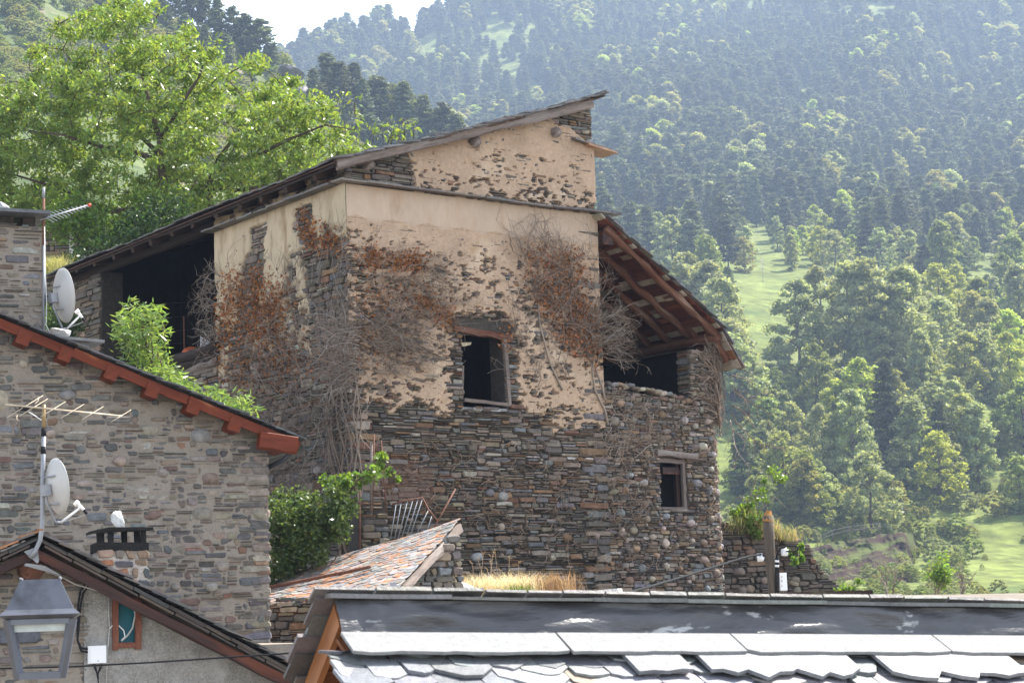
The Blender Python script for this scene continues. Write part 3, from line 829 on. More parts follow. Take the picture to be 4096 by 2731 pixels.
for k in range(45):
    c = (rnd(hx0 + 2.5, hR - .2), rnd(0, 5.4), rnd(.06, .12), rnd(.05, .08))
    if c[1] > hroof(c[0]) - .4: continue
    if all(abs(c[0] - d[0]) > .35 or abs(c[1] - d[1]) > .25 for d in cob): cob.append(c)
hs = masonry(hm_, scan(hp_), -1.4, 6.2, PAL_HOUSE, rowh=(.065, .135), len_=(.10, .40), gap=.016, thin=.5, proud=(-.006, .034), cobbles=cob, cobpal=[(.29, .25, .205, 3), (.22, .185, .155, 3), (.19, .18, .175, 2), (.23, .165, .13, .6)], wave=.075, seed=11, bev=.016, inset=.28, hj=.10)
for z in np.arange(-1, hroof(hR) - .3, .17):
    l = rnd(.25, .55)
    hs.append((l * .16,) + stone_geo(hm_, rect_outline(hR - l, hR + rnd(-.005, .02), z, z + rnd(.09, .15)), -.25, rnd(.0, .03), .02, .22, pick(PAL_HOUSE)))
emit(hs, house, MT['house_stone'])
mortar_sheet("mortar_wall", house, MT['mortar'], HL, hx0, hR, -3, lambda s: hroof(s) - .1, n=-.002, amp=.020, ds=.035, seed=61)
MB().box(hm_((hx0 + hR) / 2, 0, -4.2), HL.u * ((hR - hx0) / 2 - .03), HL.n * 4.1, (0, 0, 2.4)).build("house_core", house, MT['mortar'])
# roof slab, slates, boards
HA = (HL.u * -1 + Vector((0, 0, -hsl))).normalized(); HB = -HL.n; HN = HA.cross(HB)
HN = -HN if HN.z < 0 else HN
HO = hm_(hv1[0], hv1[1], 0)
def hmap(a, b, n): return HO + HA * a + HB * b + HN * n
hlen = (hv1[0] - hx0) / abs(HA.dot(HL.u))
emit(slates(hmap, -.06, hlen, -.42, 3.0, ex=.2, wid=(.2, .36), th=.018, pal=[(.07, .07, .075, 3), (.10, .10, .105, 3)], lift=.022, rag=.015, chamfer=.1, edge=lambda a, b: 9 if b < -.1 else .1), house, MT['slate'], "roof_slate", "roof_slates", 90)
MB().box(hmap(hlen / 2, 3.9, -.06), HA * (hlen / 2), HB * 4.1, HN * .03, (.05, .05, .05)).build("roof_deck", house, MT['slate'])
nseg = 4
for k in range(nseg):
    beam("eave_board", house, hmap(hlen * k / nseg + .01, -.36, -.115 + .004 * (k % 2)), hmap(hlen * (k + 1) / nseg, -.36, -.105 + .004 * (k % 2)), .05, .145, MT['redwood'], up=HN, rough=.004)
for px, py in ((95, 1345), (262, 1412), (448, 1487), (611, 1556), (775, 1622), (941, 1692), (-80, 1275)):
    s, z = HL.px(px, py, .40)
    beam("purlin_end", house, hm_(s, z - .02, .41), hm_(s, z - .0, -.6), .20, .21, MT['redwood'], up=HN, rough=.006, seg=3)
s, z = HL.px(1110, 1768, .38)
beam("purlin_end", house, hm_(s - .30, z + .03, .36), hm_(s + .30, z - .05, .36), .22, .26, MT['redwood'], up=HN, rough=.008, seg=3)
beam("purlin_end", house, hm_(s + .1, z - .02, .30), hm_(s + .1, z - .02, -.4), .22, .2, MT['redwood'], up=HN, rough=.006, seg=3)
g = MB()
for b in (-.32,):
    pts_o = []
    for k in range(9):
        a = math.pi * (1 + k / 8)
        pts_o.append((math.cos(a) * .075, math.sin(a) * .075))
    gc = hmap(-.10, 0, -.06)
    v = []
    for bb_ in (-.42, 5):
        for rr in (1, .9):
            for x, y in pts_o: v.append(gc + HL.u * (x * rr) + Vector((0, 0, y * rr)) + HB * bb_)
    n = 9; f = []
    for i in range(n - 1):
        f += [(i, i + 1, 2 * n + i + 1, 2 * n + i), (n + i + 1, n + i, 3 * n + i, 3 * n + i + 1), (i + 1, i, n + i, n + i + 1)]
    g.add(v, f, smooth=False)
gp = g.build("gutter", house, MT['gutter'])
a, b = HL.px(1172, 1788, .2), HL.px(1080, 1870, -.15)
MB().tube([hm_(a[0], a[1] + .02, .2), hm_(a[0] - .02, a[1] - .1, .18), hm_(a[0] - .12, a[1] - .2, .08), hm_(b[0] + .1, b[1] + .06, -.1), hm_(b[0] - .08, b[1] - .03, -.25)], .045, n=9).build("downpipe", gp, MT['gutter'])
# tall chimney on the roof
ch_n = -.55
cl, cr = HL.px(-130, 1100, ch_n)[0], HL.px(174, 1100, ch_n)[0]
ctop, cbot = HL.px(80, 905, ch_n)[1], HL.px(80, 1370, ch_n)[1]
def chm(s, z, n): return hm_(s, z, ch_n + n)
cs_ = masonry(chm, scan([(cl, cbot - .3), (cr, cbot - .3), (cr, ctop), (cl, ctop)]), cbot - .2, ctop, PAL_HOUSE + [(.30, .20, .14, 2), (.26, .24, .22, 3)], rowh=(.08, .17), len_=(.2, .42), gap=.04, thin=.25, proud=(.006, .04), seed=13, bev=.02)
chim = MB().box(hm_((cl + cr) / 2, (ctop + cbot) / 2 - .1, ch_n - .4), HL.u * ((cr - cl) / 2), HL.n * .4, (0, 0, (ctop - cbot) / 2 + .1)).build("chimney", house, MT['mortar'])
for a_, v, f, c, sm in cs_:
    b = BASE[house.name]
    link("stone", mesh_from("stone", [(p[0] - b[0], p[1] - b[1], p[2] - b[2]) for p in v], f, [c] * len(f), sm), chim, MT['house_stone'])
k0 = HL.px(206, 852, ch_n + .3)
zc = k0[1]
MB().prism([hm_(cl - .3, zc - .0, ch_n + .32), hm_(k0[0] - .02, zc - .02, ch_n + .34), hm_(k0[0] - .10, zc - .03, ch_n - 1.0), hm_(cl - .3, zc, ch_n - 1.0)], (0, 0, .05), (.10, .105, .115)).build("chimney_cap", chim, MT['slate'])
for s in (cl + .3, cr - .22, cr - .55):
    MB().box(hm_(s, (ctop + zc) / 2, ch_n - .12), HL.u * .09, HL.n * .1, (0, 0, (zc - ctop) / 2 + .02), jit=.015).build("cap_support", chim, MT['core'])
    MB().box(hm_(s, (ctop + zc) / 2, ch_n - .72), HL.u * .07, HL.n * .08, (0, 0, (zc - ctop) / 2 + .02), jit=.015).build("cap_support", chim, MT['core'])
def rock(name, label, c, r, mat, sc=(1, 1, 1), seed=0, col=(.36, .36, .36)):
    import bmesh
    bm = bmesh.new(); bmesh.ops.create_icosphere(bm, subdivisions=3, radius=1)
    c = Vector(c); rr_ = random.Random(seed * 7 + 1)
    planes = [(Vector((rr_.gauss(0, 1), rr_.gauss(0, 1), rr_.gauss(0, 1))).normalized(), rr_.uniform(.62, .95)) for _ in range(13)]
    for v in bm.verts:
        d = v.co.normalized()
        k = 1.25
        for pn, pd in planes:                      # facets of a broken stone
            c_ = d.dot(pn)
            if c_ > .05: k = min(k, pd / c_)
        k *= 1 + .12 * (f1(d.x * 4 + seed, d.z * 4 + d.y * 3, seed + 3) - .5)
        v.co = Vector((d.x * k * sc[0], d.y * k * sc[1], d.z * k * sc[2])) * r
    v = [tuple(x.co) for x in bm.verts]; f = [tuple(x.index for x in p.verts) for p in bm.faces]; bm.free()
    me = mesh_from(name, v, f, [col] * len(f), False)
    o = link(name, me, None, mat, base=c)
    tag(o, label, "rock")
    return o
MT['rock'] = M("pale_rock", attr=True, nscale=7, namt=.35, fine=.2, bump=.02, bscale=14)
rock("rock", "rounded grey rock weighing down the cap of the tall chimney", hm_(HL.px(18, 822, ch_n)[0], zc + .10, ch_n - .1), .14, MT['rock'], (1.1, 1, .75), 2)
c2 = HL.px(330, 1375, -.9)
cap2 = thing("stone_slab", "flat stone slab jutting over the red eave behind the upper dish", "slab", hm_(c2[0], c2[1], -.9))
MB().prism([hm_(c2[0] - .55, c2[1] + .02, -1.3), hm_(c2[0] + .16, c2[1] - .03, -1.4), hm_(c2[0] + .30, c2[1] - .015, -.62), hm_(c2[0] - .5, c2[1] + .02, -.5)], (0, 0, .045), (.17, .165, .16)).build("slab_top", cap2, MT['slate'])
MB().box(hm_(c2[0] - .25, c2[1] - .45, -.95), HL.u * .33, HL.n * .28, (0, 0, .45), (.14, .125, .11), jit=.02).build("slab_support", cap2, MT['house_stone'])
c3 = HL.px(240, 1338, -.9)
rock("rock", "grey rock lying on the flat slab beside the dish", hm_(c3[0], c3[1] + .02, -.85), .15, MT['rock'], (1.2, .9, .6), 5)

# ------------------------------------------------------------------ satellite dishes and antennas
def dish(label, c, axis, dia, arm_dir, parent_pt):
    c = Vector(c); ax = Vector(axis).normalized()
    t = thing("satellite_dish", label, "satellite dish", c)
    up = (Vector((0, 0, 1)) - ax * ax.z).normalized(); sd = ax.cross(up)
    mb = MB(); nr, na = 7, 36; v = []
    for off in (0, -.012):
        for i in range(nr + 1):
            r = i / nr * dia / 2
            for k in range(na):
                a = 2 * math.pi * k / na
                v.append(c + sd * (r * math.cos(a) * .92) + up * (r * math.sin(a)) + ax * (.28 * r * r / (dia / 2) - .07 * dia + off))
    f = []; m = (nr + 1) * na
    for i in range(nr):
        for k in range(na):
            a, b, cc, d = i * na + k, i * na + (k + 1) % na, (i + 1) * na + (k + 1) % na, (i + 1) * na + k
            f.append((a, b, cc, d)); f.append((m + d, m + cc, m + b, m + a))
    for k in range(na):
        a, b = nr * na + k, nr * na + (k + 1) % na
        f.append((a, b, m + b, m + a))
    mb.add(v, f, smooth=True).build("reflector", t, MT['dish'])
    rim = MB()
    rim.tube([c + sd * (math.cos(a) * .462 * dia) + up * (math.sin(a) * .502 * dia) + ax * (.07 * dia) for a in np.linspace(0, 2 * math.pi, 37)], .007, n=5, cap=False)
    rim.build("rim", t, MT['dish'])
    bk = c - ax * (.07 * dia + .02)
    MB().box(bk - ax * .05 - up * .03, sd * .055, up * .07, ax * .05).build("bracket", t, MT['galv'])
    for s in (.13, -.22):
        MB().tube([bk - ax * .03 + up * s - sd * .02, bk - ax * .0 + up * s + ax * .03 + sd * .14], .012, n=5).build("mounting_bar", t, MT['galv'])
    b0 = c - up * (dia * .52) - ax * .02
    MB().tube([bk - ax * .05, bk - ax * .06 - up * .18, b0 - up * .07 - ax * .02, b0 - up * .09 + ax * .06], .016, n=6).build("arm_bend", t, MT['galv'])
    e = b0 - up * .08 + Vector(arm_dir)
    MB().tube([b0 - up * .09 + ax * .05, e], .016, n=6).build("feed_arm", t, MT['white'])
    ln = MB(); d = (c + ax * .05 - e).normalized()
    ln.tube([e + d * .05, e + d * .10], .037, .037, n=12); ln.tube([e + d * .05, e - d * .05], .026, .02, n=10)
    lo = ln.build("feed_horn", t, MT['white'])
    MB().tube([e - d * .05, e - d * .08 + Vector((.01, 0, -.03))], .02, n=8).build("horn_body", lo, MT['black'])
    MB().tube([e - d * .06, e - d * .06 - Vector((0, 0, .06)), (e + b0) / 2 - Vector((0, 0, .11)), b0 - up * .09], .005, n=4).build("cable", t, MT['greycable'])
    if parent_pt is not None:
        MB().tube([bk - ax * .05, Vector(parent_pt)], .025, n=6).build("mount", t, MT['galv'])
    return t
mtop = HL.px(176, 748, ch_n + .05); mbot = HL.px(185, 1335, ch_n + .05)
mp1 = hm_(mtop[0] + .0, mtop[1], ch_n + .02); mp0 = hm_(mtop[0] + .0, mbot[1] - .1, ch_n + .02)
ant1 = thing("roof_antenna", "grid television antenna with red tip on a rusty mast fixed to the tall chimney", "antenna", mp0)
MB().tube([mp0, mp0.lerp(mp1, .62)], .020, n=8).build("mast", ant1, MT['galv'])
MB().tube([mp0.lerp(mp1, .62), mp0.lerp(mp1, .93)], .021, n=8).build("rusty_mast", ant1, MT['rust'])
MB().tube([mp0.lerp(mp1, .93), mp1], .022, n=8).build("mast_tip", ant1, MT['galv'])
D1 = mp1.y
b0, b1 = P(160, 880, D1 - .1), P(352, 822, D1 + .55)
MB().tube([b0, b1], .014, n=5).build("boom", ant1, MT['galv'])
for k in range(12):
    q = b0.lerp(b1, .12 + k * .077); l = .34 * (1 - k * .062)
    dv = (P(300, 880, D1 - .2) - P(230, 845, D1 + .2)).normalized()
    MB().tube([q - dv * l * .8, q + dv * l * .8], .005, n=4).build("element", ant1, MT['galv'])
MB().tube([b1, b1 + (b1 - b0).normalized() * .05], .026, n=8).build("tip_cap", ant1, M("red_plastic", (.55, .06, .03), rough=.4))
MB().tube([P(178, 905, D1 - .05), P(181, 1100, D1 - .07), P(187, 1210, D1 - .1), P(184, 1300, D1 - .05), P(205, 1340, D1)], .008, n=4).build("cable", ant1, MT['white'])
dish("white satellite dish on the mast beside the tall chimney", P(243, 1182, D1 - .15), (.78, .56, .12), .84, P(312, 1247, D1 + .05) - P(245, 1300, D1), P(184, 1205, D1))

# ------------------------------------------------------------------ gabled house (bottom left)
HG = Frame(P(600, 2500, 25), 20)
gm = HG.m
gable = thing("gabled_house", "small gabled house with roughcast wall and a brown verge beam under dark slates", "house", gm(0, -2, -2))
gp0, gp1 = HG.px(152, 2132, .45), HG.px(1225, 2690, .45)
gsl = (gp1[1] - gp0[1]) / (gp1[0] - gp0[0])
gl1 = HG.px(-330, 2345, .45); gsl2 = (gp0[1] - gl1[1]) / (gp0[0] - gl1[0])
def groof(s): return gp0[1] + (gsl * (s - gp0[0]) if s > gp0[0] else gsl2 * (s - gp0[0]))
gx0, gx1 = HG.px(-300, 2400)[0], HG.px(1290, 2700)[0]
gsplit = HG.px(335, 2500)[0]
wn0, wn1 = HG.px(443, 2385), HG.px(566, 2588)
wgh = (wn0[0] + .02, wn1[0] - .02, wn1[1] + .02, wn0[1] - .02)
gs = masonry(gm, scan([(gx0, -4), (gsplit, -4), (gsplit + .1, groof(gsplit) - .2), (gp0[0], gp0[1] - .2), (gx0, groof(gx0) - .2)]), -1.8, gp0[1] - .2, PAL_HOUSE + [(.19, .16, .13, 4)], rowh=(.06, .12), len_=(.15, .5), gap=.03, thin=.5, proud=(-.01, .035), seed=15, bev=.015)
ss0 = HG.px(115, 2540)
gs.append((.9,) + stone_geo(gm, rect_outline(ss0[0] - .45, ss0[0] + .14, ss0[1] - .1, ss0[1] + .06), -.1, .06, .02, .15, (.10, .105, .12)))
emit(gs, gable, MT['house_stone'])
mortar_sheet("mortar_wall", gable, MT['mortar'], HG, gx0, gsplit, -4, lambda s: groof(s) - .16, seed=63)
MT['roughcast'] = M("roughcast", (.30, .285, .26), nscale=4, namt=.22, fine=.3, bump=.03, bscale=35, rough=.95, spec=.1, second=[((.40, .385, .36), 3, .52, .7), ((.20, .185, .165), 2, .6, .8)])
mortar_sheet("roughcast_wall", gable, MT['roughcast'], HG, gsplit, gx1, -4, lambda s: groof(s) - .16, n=.02, amp=.03, ds=.028, seed=64, holes=[wgh])
MB().box(gm((gx0 + gx1) / 2, -2.2, -4.15), HG.u * ((gx1 - gx0) / 2 - .05), HG.n * 4.0, (0, 0, 2)).build("house_core", gable, MT['mortar'])
for dr, sl2, ln, nm in ((1, gsl, gx1 + .4 - gp0[0], "r"), (-1, -gsl2, gp0[0] - gx0 + .4, "l")):
    A_ = (HG.u * -dr + Vector((0, 0, -sl2))).normalized(); B_ = -HG.n; N_ = A_.cross(B_); N_ = -N_ if N_.z < 0 else N_
    L_ = ln / abs(A_.dot(HG.u))
    apex = gm(gp0[0], gp0[1], 0)
    def gmap(a, b, n, A_=A_, B_=B_, N_=N_, L_=L_, apex=apex): return apex - A_ * (L_ - a) + B_ * b + N_ * n
    emit(slates(gmap, -.05, L_ + .04, -.52, 1.2, ex=.22, wid=(.25, .5), th=.022, pal=[(.075, .072, .07, 3), (.11, .10, .095, 3), (.13, .105, .085, 1)] if dr > 0 else [(.30, .14, .06, 2), (.10, .09, .08, 2)], lift=.03, rag=.035, chamfer=.12, edge=lambda a, b: 9 if b < -.2 else .1), gable, MT['slate'], "roof_slate", "roof_slates", 110)
    MB().box(gmap(L_ / 2, 3.6, -.05), A_ * (L_ / 2), B_ * 4.0, N_ * .02, (.05, .045, .04)).build("roof_deck", gable, MT['slate'])
    # slabs bedded on the verge and the beam below them
    a = .05
    while a < L_ - .1:
        e = min(L_ - .03, a + rnd(.35, .6))
        MB().prism([gmap(a, -.46, -.085), gmap(e - .008, -.46, -.075), gmap(e - .008, .3, -.075), gmap(a, .3, -.085)], N_ * rnd(.03, .05), pick([(.06, .048, .04, 3), (.085, .06, .045, 2), (.05, .05, .05, 2)])).build("verge_slab", gable, MT['slate'])
        MB().prism([gmap(a - .1, -.44, -.125), gmap(e - .12, -.44, -.115), gmap(e - .12, .3, -.115), gmap(a - .1, .3, -.125)], N_ * rnd(.025, .036), pick([(.06, .045, .035, 3), (.075, .05, .038, 2)])).build("verge_slab", gable, MT['slate'])
        a = e
    beam("verge_beam", gable, gmap(L_ - .1, -.36, -.23), gmap(-.05, -.36, -.205), .12, .125, MT['brownwood'], up=N_, rough=.012, seg=10)
rp = HG.px(115, 2268, .3)
beam("ridge_beam", gable, gm(rp[0] + .03, rp[1] + .02, .36), gm(rp[0] + .03, rp[1] + .02, -1), .30, .34, MT['logwood'], round_=True, rough=.035)
# window with teal board
gw = MB().box(gm((wgh[0] + wgh[1]) / 2, (wgh[2] + wgh[3]) / 2, -.06), HG.u * ((wgh[1] - wgh[0]) / 2 - .03), HG.n * .012, (0, 0, (wgh[3] - wgh[2]) / 2 - .03), (.012, .115, .155)).build("window", gable, M("teal_board", (.014, .13, .17), nscale=3, namt=.1, rough=.5))
x0, x1, y0, y1 = wgh
for a, b, w_, h_ in (((x0 + .03, y0 - .04), (x0 + .03, y1 + .04), .075, .11), ((x1 - .03, y0 - .04), (x1 - .03, y1 + .04), .075, .11), ((x0 + .06, y1 - .03), (x1 - .06, y1 - .03), .085, .09), ((x0 + .06, y0 + .02), (x1 - .06, y0 + .02), .07, .09)):
    beam("frame_bar", gw, gm(a[0], a[1], .04), gm(b[0], b[1], .04), h_ * .7, w_, M_rw if False else MT['framewood'] if 'framewood' in MT else MT.setdefault('framewood', M("worn_red_wood", (.17, .058, .03), nscale=7, namt=.35, fine=.25, stretch=(.2, 1, 1), rough=.6, second=[((.30, .15, .09), 6, .57, .75)])), up=HG.n, rough=.006)
# small chimney
cm_n = -1.1
k0, k1 = HG.px(388, 2200, cm_n), HG.px(592, 2200, cm_n)
kt, kb = HG.px(490, 2172, cm_n)[1], HG.px(490, 2420, cm_n)[1]
kc = HG.px(492, 2118, cm_n)[1]
def cmm(s, z, n): return gm(s, z, cm_n + n)
chs = MB().box(gm((k0[0] + k1[0]) / 2, (kt + kb) / 2 - .1, cm_n - .28), HG.u * ((k1[0] - k0[0]) / 2 - .01), HG.n * .28, (0, 0, (kt - kb) / 2 + .1)).build("chimney", gable, MT.setdefault('lime', M("lime_mortar", (.50, .45, .40), nscale=5, namt=.25, fine=.2, bump=.02, bscale=25, second=[((.09, .08, .07), 3, .56, .7)])))
b = BASE[gable.name]
for a_, v, f, c, sm in masonry(cmm, scan([(k0[0], kb - .1), (k1[0] + .03, kb - .1), (k1[0] + .03, kt), (k0[0], kt)]), kb - .1, kt - .06, [(.30, .22, .15, 4), (.28, .12, .065, 2), (.19, .16, .14, 3), (.13, .13, .135, 2)], rowh=(.095, .16), len_=(.14, .34), gap=.028, thin=.0, proud=(.012, .05), seed=17, bev=.015):
    link("stone", mesh_from("stone", [(p[0] - b[0], p[1] - b[1], p[2] - b[2]) for p in v], f, [c] * len(f), sm), chs, MT['house_stone'])
MT['soot'] = M("sooty_stone", (.016, .015, .014), nscale=10, namt=.5, bump=.01)
MB().box(gm((k0[0] + k1[0]) / 2, kt - .05, cm_n - .28), HG.u * ((k1[0] - k0[0]) / 2 + .012), HG.n * .305, (0, 0, .065), jit=.012).build("sooty_rim", chs, MT['soot'])
for s, n in ((k0[0] + .05, -.05), (k0[0] + .19, -.0), (k1[0] - .05, -.02), (k0[0] + .12, -.5), (k1[0] - .24, -.5), (k1[0] - .06, -.5)):
    MB().box(gm(s, (kt + kc) / 2 + .01, cm_n + n - .04), HG.u * rnd(.03, .045), HG.n * .04, (0, 0, (kc - kt) / 2 + .005), jit=.008).build("cap_support", chs, MT['soot'])
mbx = MB()
x0_, x1_ = k0[0] - .10, k1[0] + .06
mbx.prism([gm(x0_, kc - .05, cm_n + .06), gm(x0_ + .25, kc + .0, cm_n + .10), gm(x1_, kc - .01, cm_n + .08), gm(x1_ - .03, kc, cm_n - .62), gm(x0_ + .22, kc + .01, cm_n - .64), gm(x0_ + .03, kc - .04, cm_n - .6)], (0, 0, .035), (.02, .02, .02))
mbx.build("chimney_cap", chs, MT['soot'])
rp = HG.px(482, 2078, cm_n)
rock("rock", "pointed white rock standing on the sooty chimney cap", gm(rp[0], rp[1] - .0, cm_n - .2), .115, MT['rock'], (.75, .7, 1.15), 9, (.52, .51, .48))
# mast with antenna and the lower dish
mt = thing("antenna_mast", "bent grey mast carrying a brass coloured television antenna above the gable", "antenna", gm(*HG.px(125, 2225, .5), .5))
D2 = HG.m(*HG.px(150, 2200, .55), .55).y
MB().tube([P(118, 2228, D2), P(140, 2205, D2), P(160, 2160, D2), P(170, 2090, D2), P(171, 1900, D2), P(175, 1745, D2)], .030, .029, n=10).build("mast", mt, MT['galv'])
MB().tube([P(175, 1745, D2), P(175, 1712, D2)], .031, n=10).build("mast_tape", mt, MT['black'])
MB().tube([P(173, 1815, D2), P(173, 1785, D2)], .032, n=10).build("mast_tape", mt, MT['black'])
MB().tube([P(175, 1712, D2), P(176, 1618, D2)], .022, n=8).build("mast_tip", mt, M("brass_pipe", (.32, .22, .10), rough=.45, metal=.3))
MT['brass'] = M("oxidised_alu", (.50, .42, .31), rough=.5, metal=.25)
ba, bb_ = P(24, 1618, D2 - .1), P(490, 1664, D2 + .15)
MB().tube([ba, bb_], .0105, n=6).build("boom", mt, MT['brass'])
for x, l in ((100, 80), (135, 62), (212, 55), (290, 52), (370, 48), (484, 45)):
    y = 1618 + (x - 24) * .0987
    MB().tube([P(x - l * .9, y + l * .55, D2 - .22), P(x + l * .9, y - l * .55, D2 + .22)], .0045, n=4).build("element", mt, MT['brass'])
MB().tube([P(68, 1660, D2 - .2), P(66, 1676, D2 - .2), P(72, 1680, D2 - .19)], .008, n=4).build("element", mt, MT['brass'])
MB().tube([P(148, 1592, D2 + .2), P(153, 1589, D2 + .2), P(152, 1602, D2 + .2), P(140, 1615, D2 + .1)], .008, n=4).build("element", mt, MT['brass'])
MB().box(P(98, 1636, D2), Vector((.06, 0, -.006)), (0, .03, 0), (0, 0, .025)).build("junction", mt, MT['black'])
MB().tube([P(112, 1645, D2), P(140, 1662, D2 - .03), P(165, 1680, D2 - .04)], .008, n=5).build("cable", mt, MT['white'])
MB().prism([P(95, 2205, D2 + .06), P(150, 2185, D2 + .06), P(155, 2245, D2 + .06), P(148, 2252, D2 + .06)], (0, .02, 0)).build("wall_plate", mt, MT['galv'])
MB().prism([P(98, 2250, D2 + .1), P(180, 2262, D2 + .1), P(245, 2300, D2 + .15), P(98, 2262, D2 + .1)], (0, .03, 0)).build("stay_bracket", mt, MT['galv'])
dish("grey white satellite dish on the bent mast above the gable", P(217, 1946, D2 - .06), (.76, .58, .12), .70, P(332, 2000, D2 + .05) - P(236, 2060, D2), P(172, 1985, D2))
# cables and junction box on the gable wall
cab = thing("wall_cable", "grey cable looping from the mast bracket to the teal window", "cable", gm(*HG.px(300, 2310, .1), .1))
cpts = [(133, 2215), (132, 2240), (145, 2265), (190, 2288), (240, 2302), (300, 2335), (380, 2358), (450, 2376), (505, 2395), (532, 2420), (542, 2455), (530, 2510), (510, 2540), (486, 2562)]
MB().tube([gm(*HG.px(x, y, .12 if i < 9 else .06), .12 if i < 9 else .06) for i, (x, y) in enumerate(cpts)], .0115, n=6).build("cable_run", cab, MT['greycable'])
MB().tube([gm(*HG.px(x, y, .06), .06) for x, y in ((440, 2512), (450, 2500), (475, 2500), (495, 2520), (500, 2545), (485, 2560))], .008, n=5).build("cable_run", cab, MT['white'])
MB().tube([gm(*HG.px(x, y, .04), .04) for x, y in ((437, 2380), (435, 2450), (438, 2520), (430, 2600), (424, 2760))], .008, n=5).build("cable_run", cab, MT['greycable'])
cb = thing("power_cable", "thick black cables running under the verge beam down to the white box", "cable", gm(*HG.px(330, 2500, .1), .1))
for dx, off in ((0, 0), (10, 12)):
    MB().tube([gm(*HG.px(x, y, .10), .10) for x, y in ((352, 2595 + off), (325, 2590 + off), (310, 2560), (312 + dx, 2420), (322 + dx, 2360 + off), (345 + dx, 2328 + off), (375 + dx, 2325 + off), (430, 2348 + off * .5), (520, 2398 + off * .3), (600, 2438 + off * .3), (720, 2510 + off * .3), (860, 2592), (1000, 2656), (1180, 2712))], .013, n=6).build("cable_run", cb, MT['black'])
jb0, jb1 = HG.px(352, 2582, .12), HG.px(424, 2650, .12)
jb = thing("junction_box", "white plastic junction box on the roughcast wall with cables below", "junction box", gm((jb0[0] + jb1[0]) / 2, jb1[1], .05))
MB().box(gm((jb0[0] + jb1[0]) / 2, (jb0[1] + jb1[1]) / 2, .09), HG.u * ((jb1[0] - jb0[0]) / 2), HG.n * .055, (0, 0, (jb0[1] - jb1[1]) / 2)).build("housing", jb, MT['white'])
MB().box(gm((jb0[0] + jb1[0]) / 2 + .012, (jb0[1] + jb1[1]) / 2, .15), HG.u * ((jb1[0] - jb0[0]) / 2 - .012), HG.n * .008, (0, 0, (jb0[1] - jb1[1]) / 2 - .004)).build("lid", jb, MT['white'])
q = HG.px(393, 2641, .16); MB().tube([gm(q[0], q[1], .156), gm(q[0], q[1], .163)], .008, n=8).build("screw", jb, MT['galv'])
for x in (372, 380, 402, 410):
    MB().tube([gm(*HG.px(x, 2650, .1), .1), gm(*HG.px(x + (391 - x) * .3, 2670, .1), .1), gm(*HG.px(390 + (x - 391) * .15, 2690, .1), .1), gm(*HG.px(392, 2720, .1), .1), gm(*HG.px(405, 2790, .1), .1)], .0085, n=5).build("cable", jb, MT['black'])
ov = MB().tube([P(x, y, 22) for x, y in ((-600, 2688), (0, 2672), (300, 2664), (600, 2648), (900, 2628), (1215, 2607), (1700, 2560))], .0105, n=6).build("overhead_cable", None, MT['black'], base=P(0, 2672, 22))
tag(ov, "thin dark cable strung across the roughcast gable behind the lantern", "cable")

# ------------------------------------------------------------------ street lamp
DL = 12.0
lc = P(163, 2450, DL); lc.z = 0
zt = lambda y: P(163, y, DL).z
lamp = thing("street_lamp", "dark grey metal lantern street lamp with a pyramidal hood", "street lamp", (lc.x, lc.y, -5))
MT['lamp'] = M("lamp_paint", (.12, .127, .148), nscale=4, namt=.15, rough=.36, spec=.5, metal=.6, second=[((.05, .05, .055), 3, .56, .75)])
ya = R_(12)
def lp(hw, z, k): 
    a = ya + math.pi / 4 + k * math.pi / 2
    return Vector((lc.x + hw * 1.414 * math.cos(a), lc.y + hw * 1.414 * math.sin(a), z))
def frustum(h0, z0, h1, z1):
    v = [lp(h0, z0, k) for k in range(4)] + [lp(h1, z1, k) for k in range(4)]
    return v, [(0, 1, 5, 4), (1, 2, 6, 5), (2, 3, 7, 6), (3, 0, 4, 7), (4, 5, 6, 7), (3, 2, 1, 0)]
z1, z2, z3, z4, z5 = zt(2318), zt(2436), zt(2458), zt(2475), zt(2712)
MB().add(*frustum(.200, z2, .118, z1)).build("hood", lamp, MT['lamp'])
MB().add(*frustum(.243, z3, .203, z2 - .001)).add(*frustum(.206, z4, .243, z3 - .001)).build("cornice", lamp, MT['lamp'])
for k in range(4):
    MB().tube([lp(.118, z1, k), lp(.118, z1 + .014, k)], .007, n=6).build("stud", lamp, MT['galv'])
ht, hb = .190, .128
for k in range(4):
    p, q = lp(ht, z4 - .002, k), lp(hb, z5, k)
    d = (lp(1, 0, k) - Vector((lc.x, lc.y, 0))).normalized(); t = d.cross(Vector((0, 0, 1)))
    MB().add([p + (d * a + t * b) * .021 for a, b in ((-1, -1), (1, -1), (1, 1), (-1, 1))] + [q + (d * a + t * b) * .018 for a, b in ((-1, -1), (1, -1), (1, 1), (-1, 1))], [(0, 1, 2, 3), (7, 6, 5, 4), (0, 4, 5, 1), (1, 5, 6, 2), (2, 6, 7, 3), (3, 7, 4, 0)]).build("corner_post", lamp, MT['lamp'])
    for z, h in ((z4 - .012, ht), (z5 + .02, hb + .008)):
        a, b = lp(h, z, k), lp(h, z, k + 1)
        o = (a + b) / 2 - Vector((lc.x, lc.y, z)); o.normalize()
        MB().box((a + b) / 2, (b - a) / 2 * .92, o * .012, (0, 0, .02)).build("rail", lamp, MT['lamp'])
MB().add(*frustum(.16, z4 - .075, .17, z4 - .03)).build("light_diffuser", lamp, M("frosted_glass", (.55, .6, .58), rough=.3))
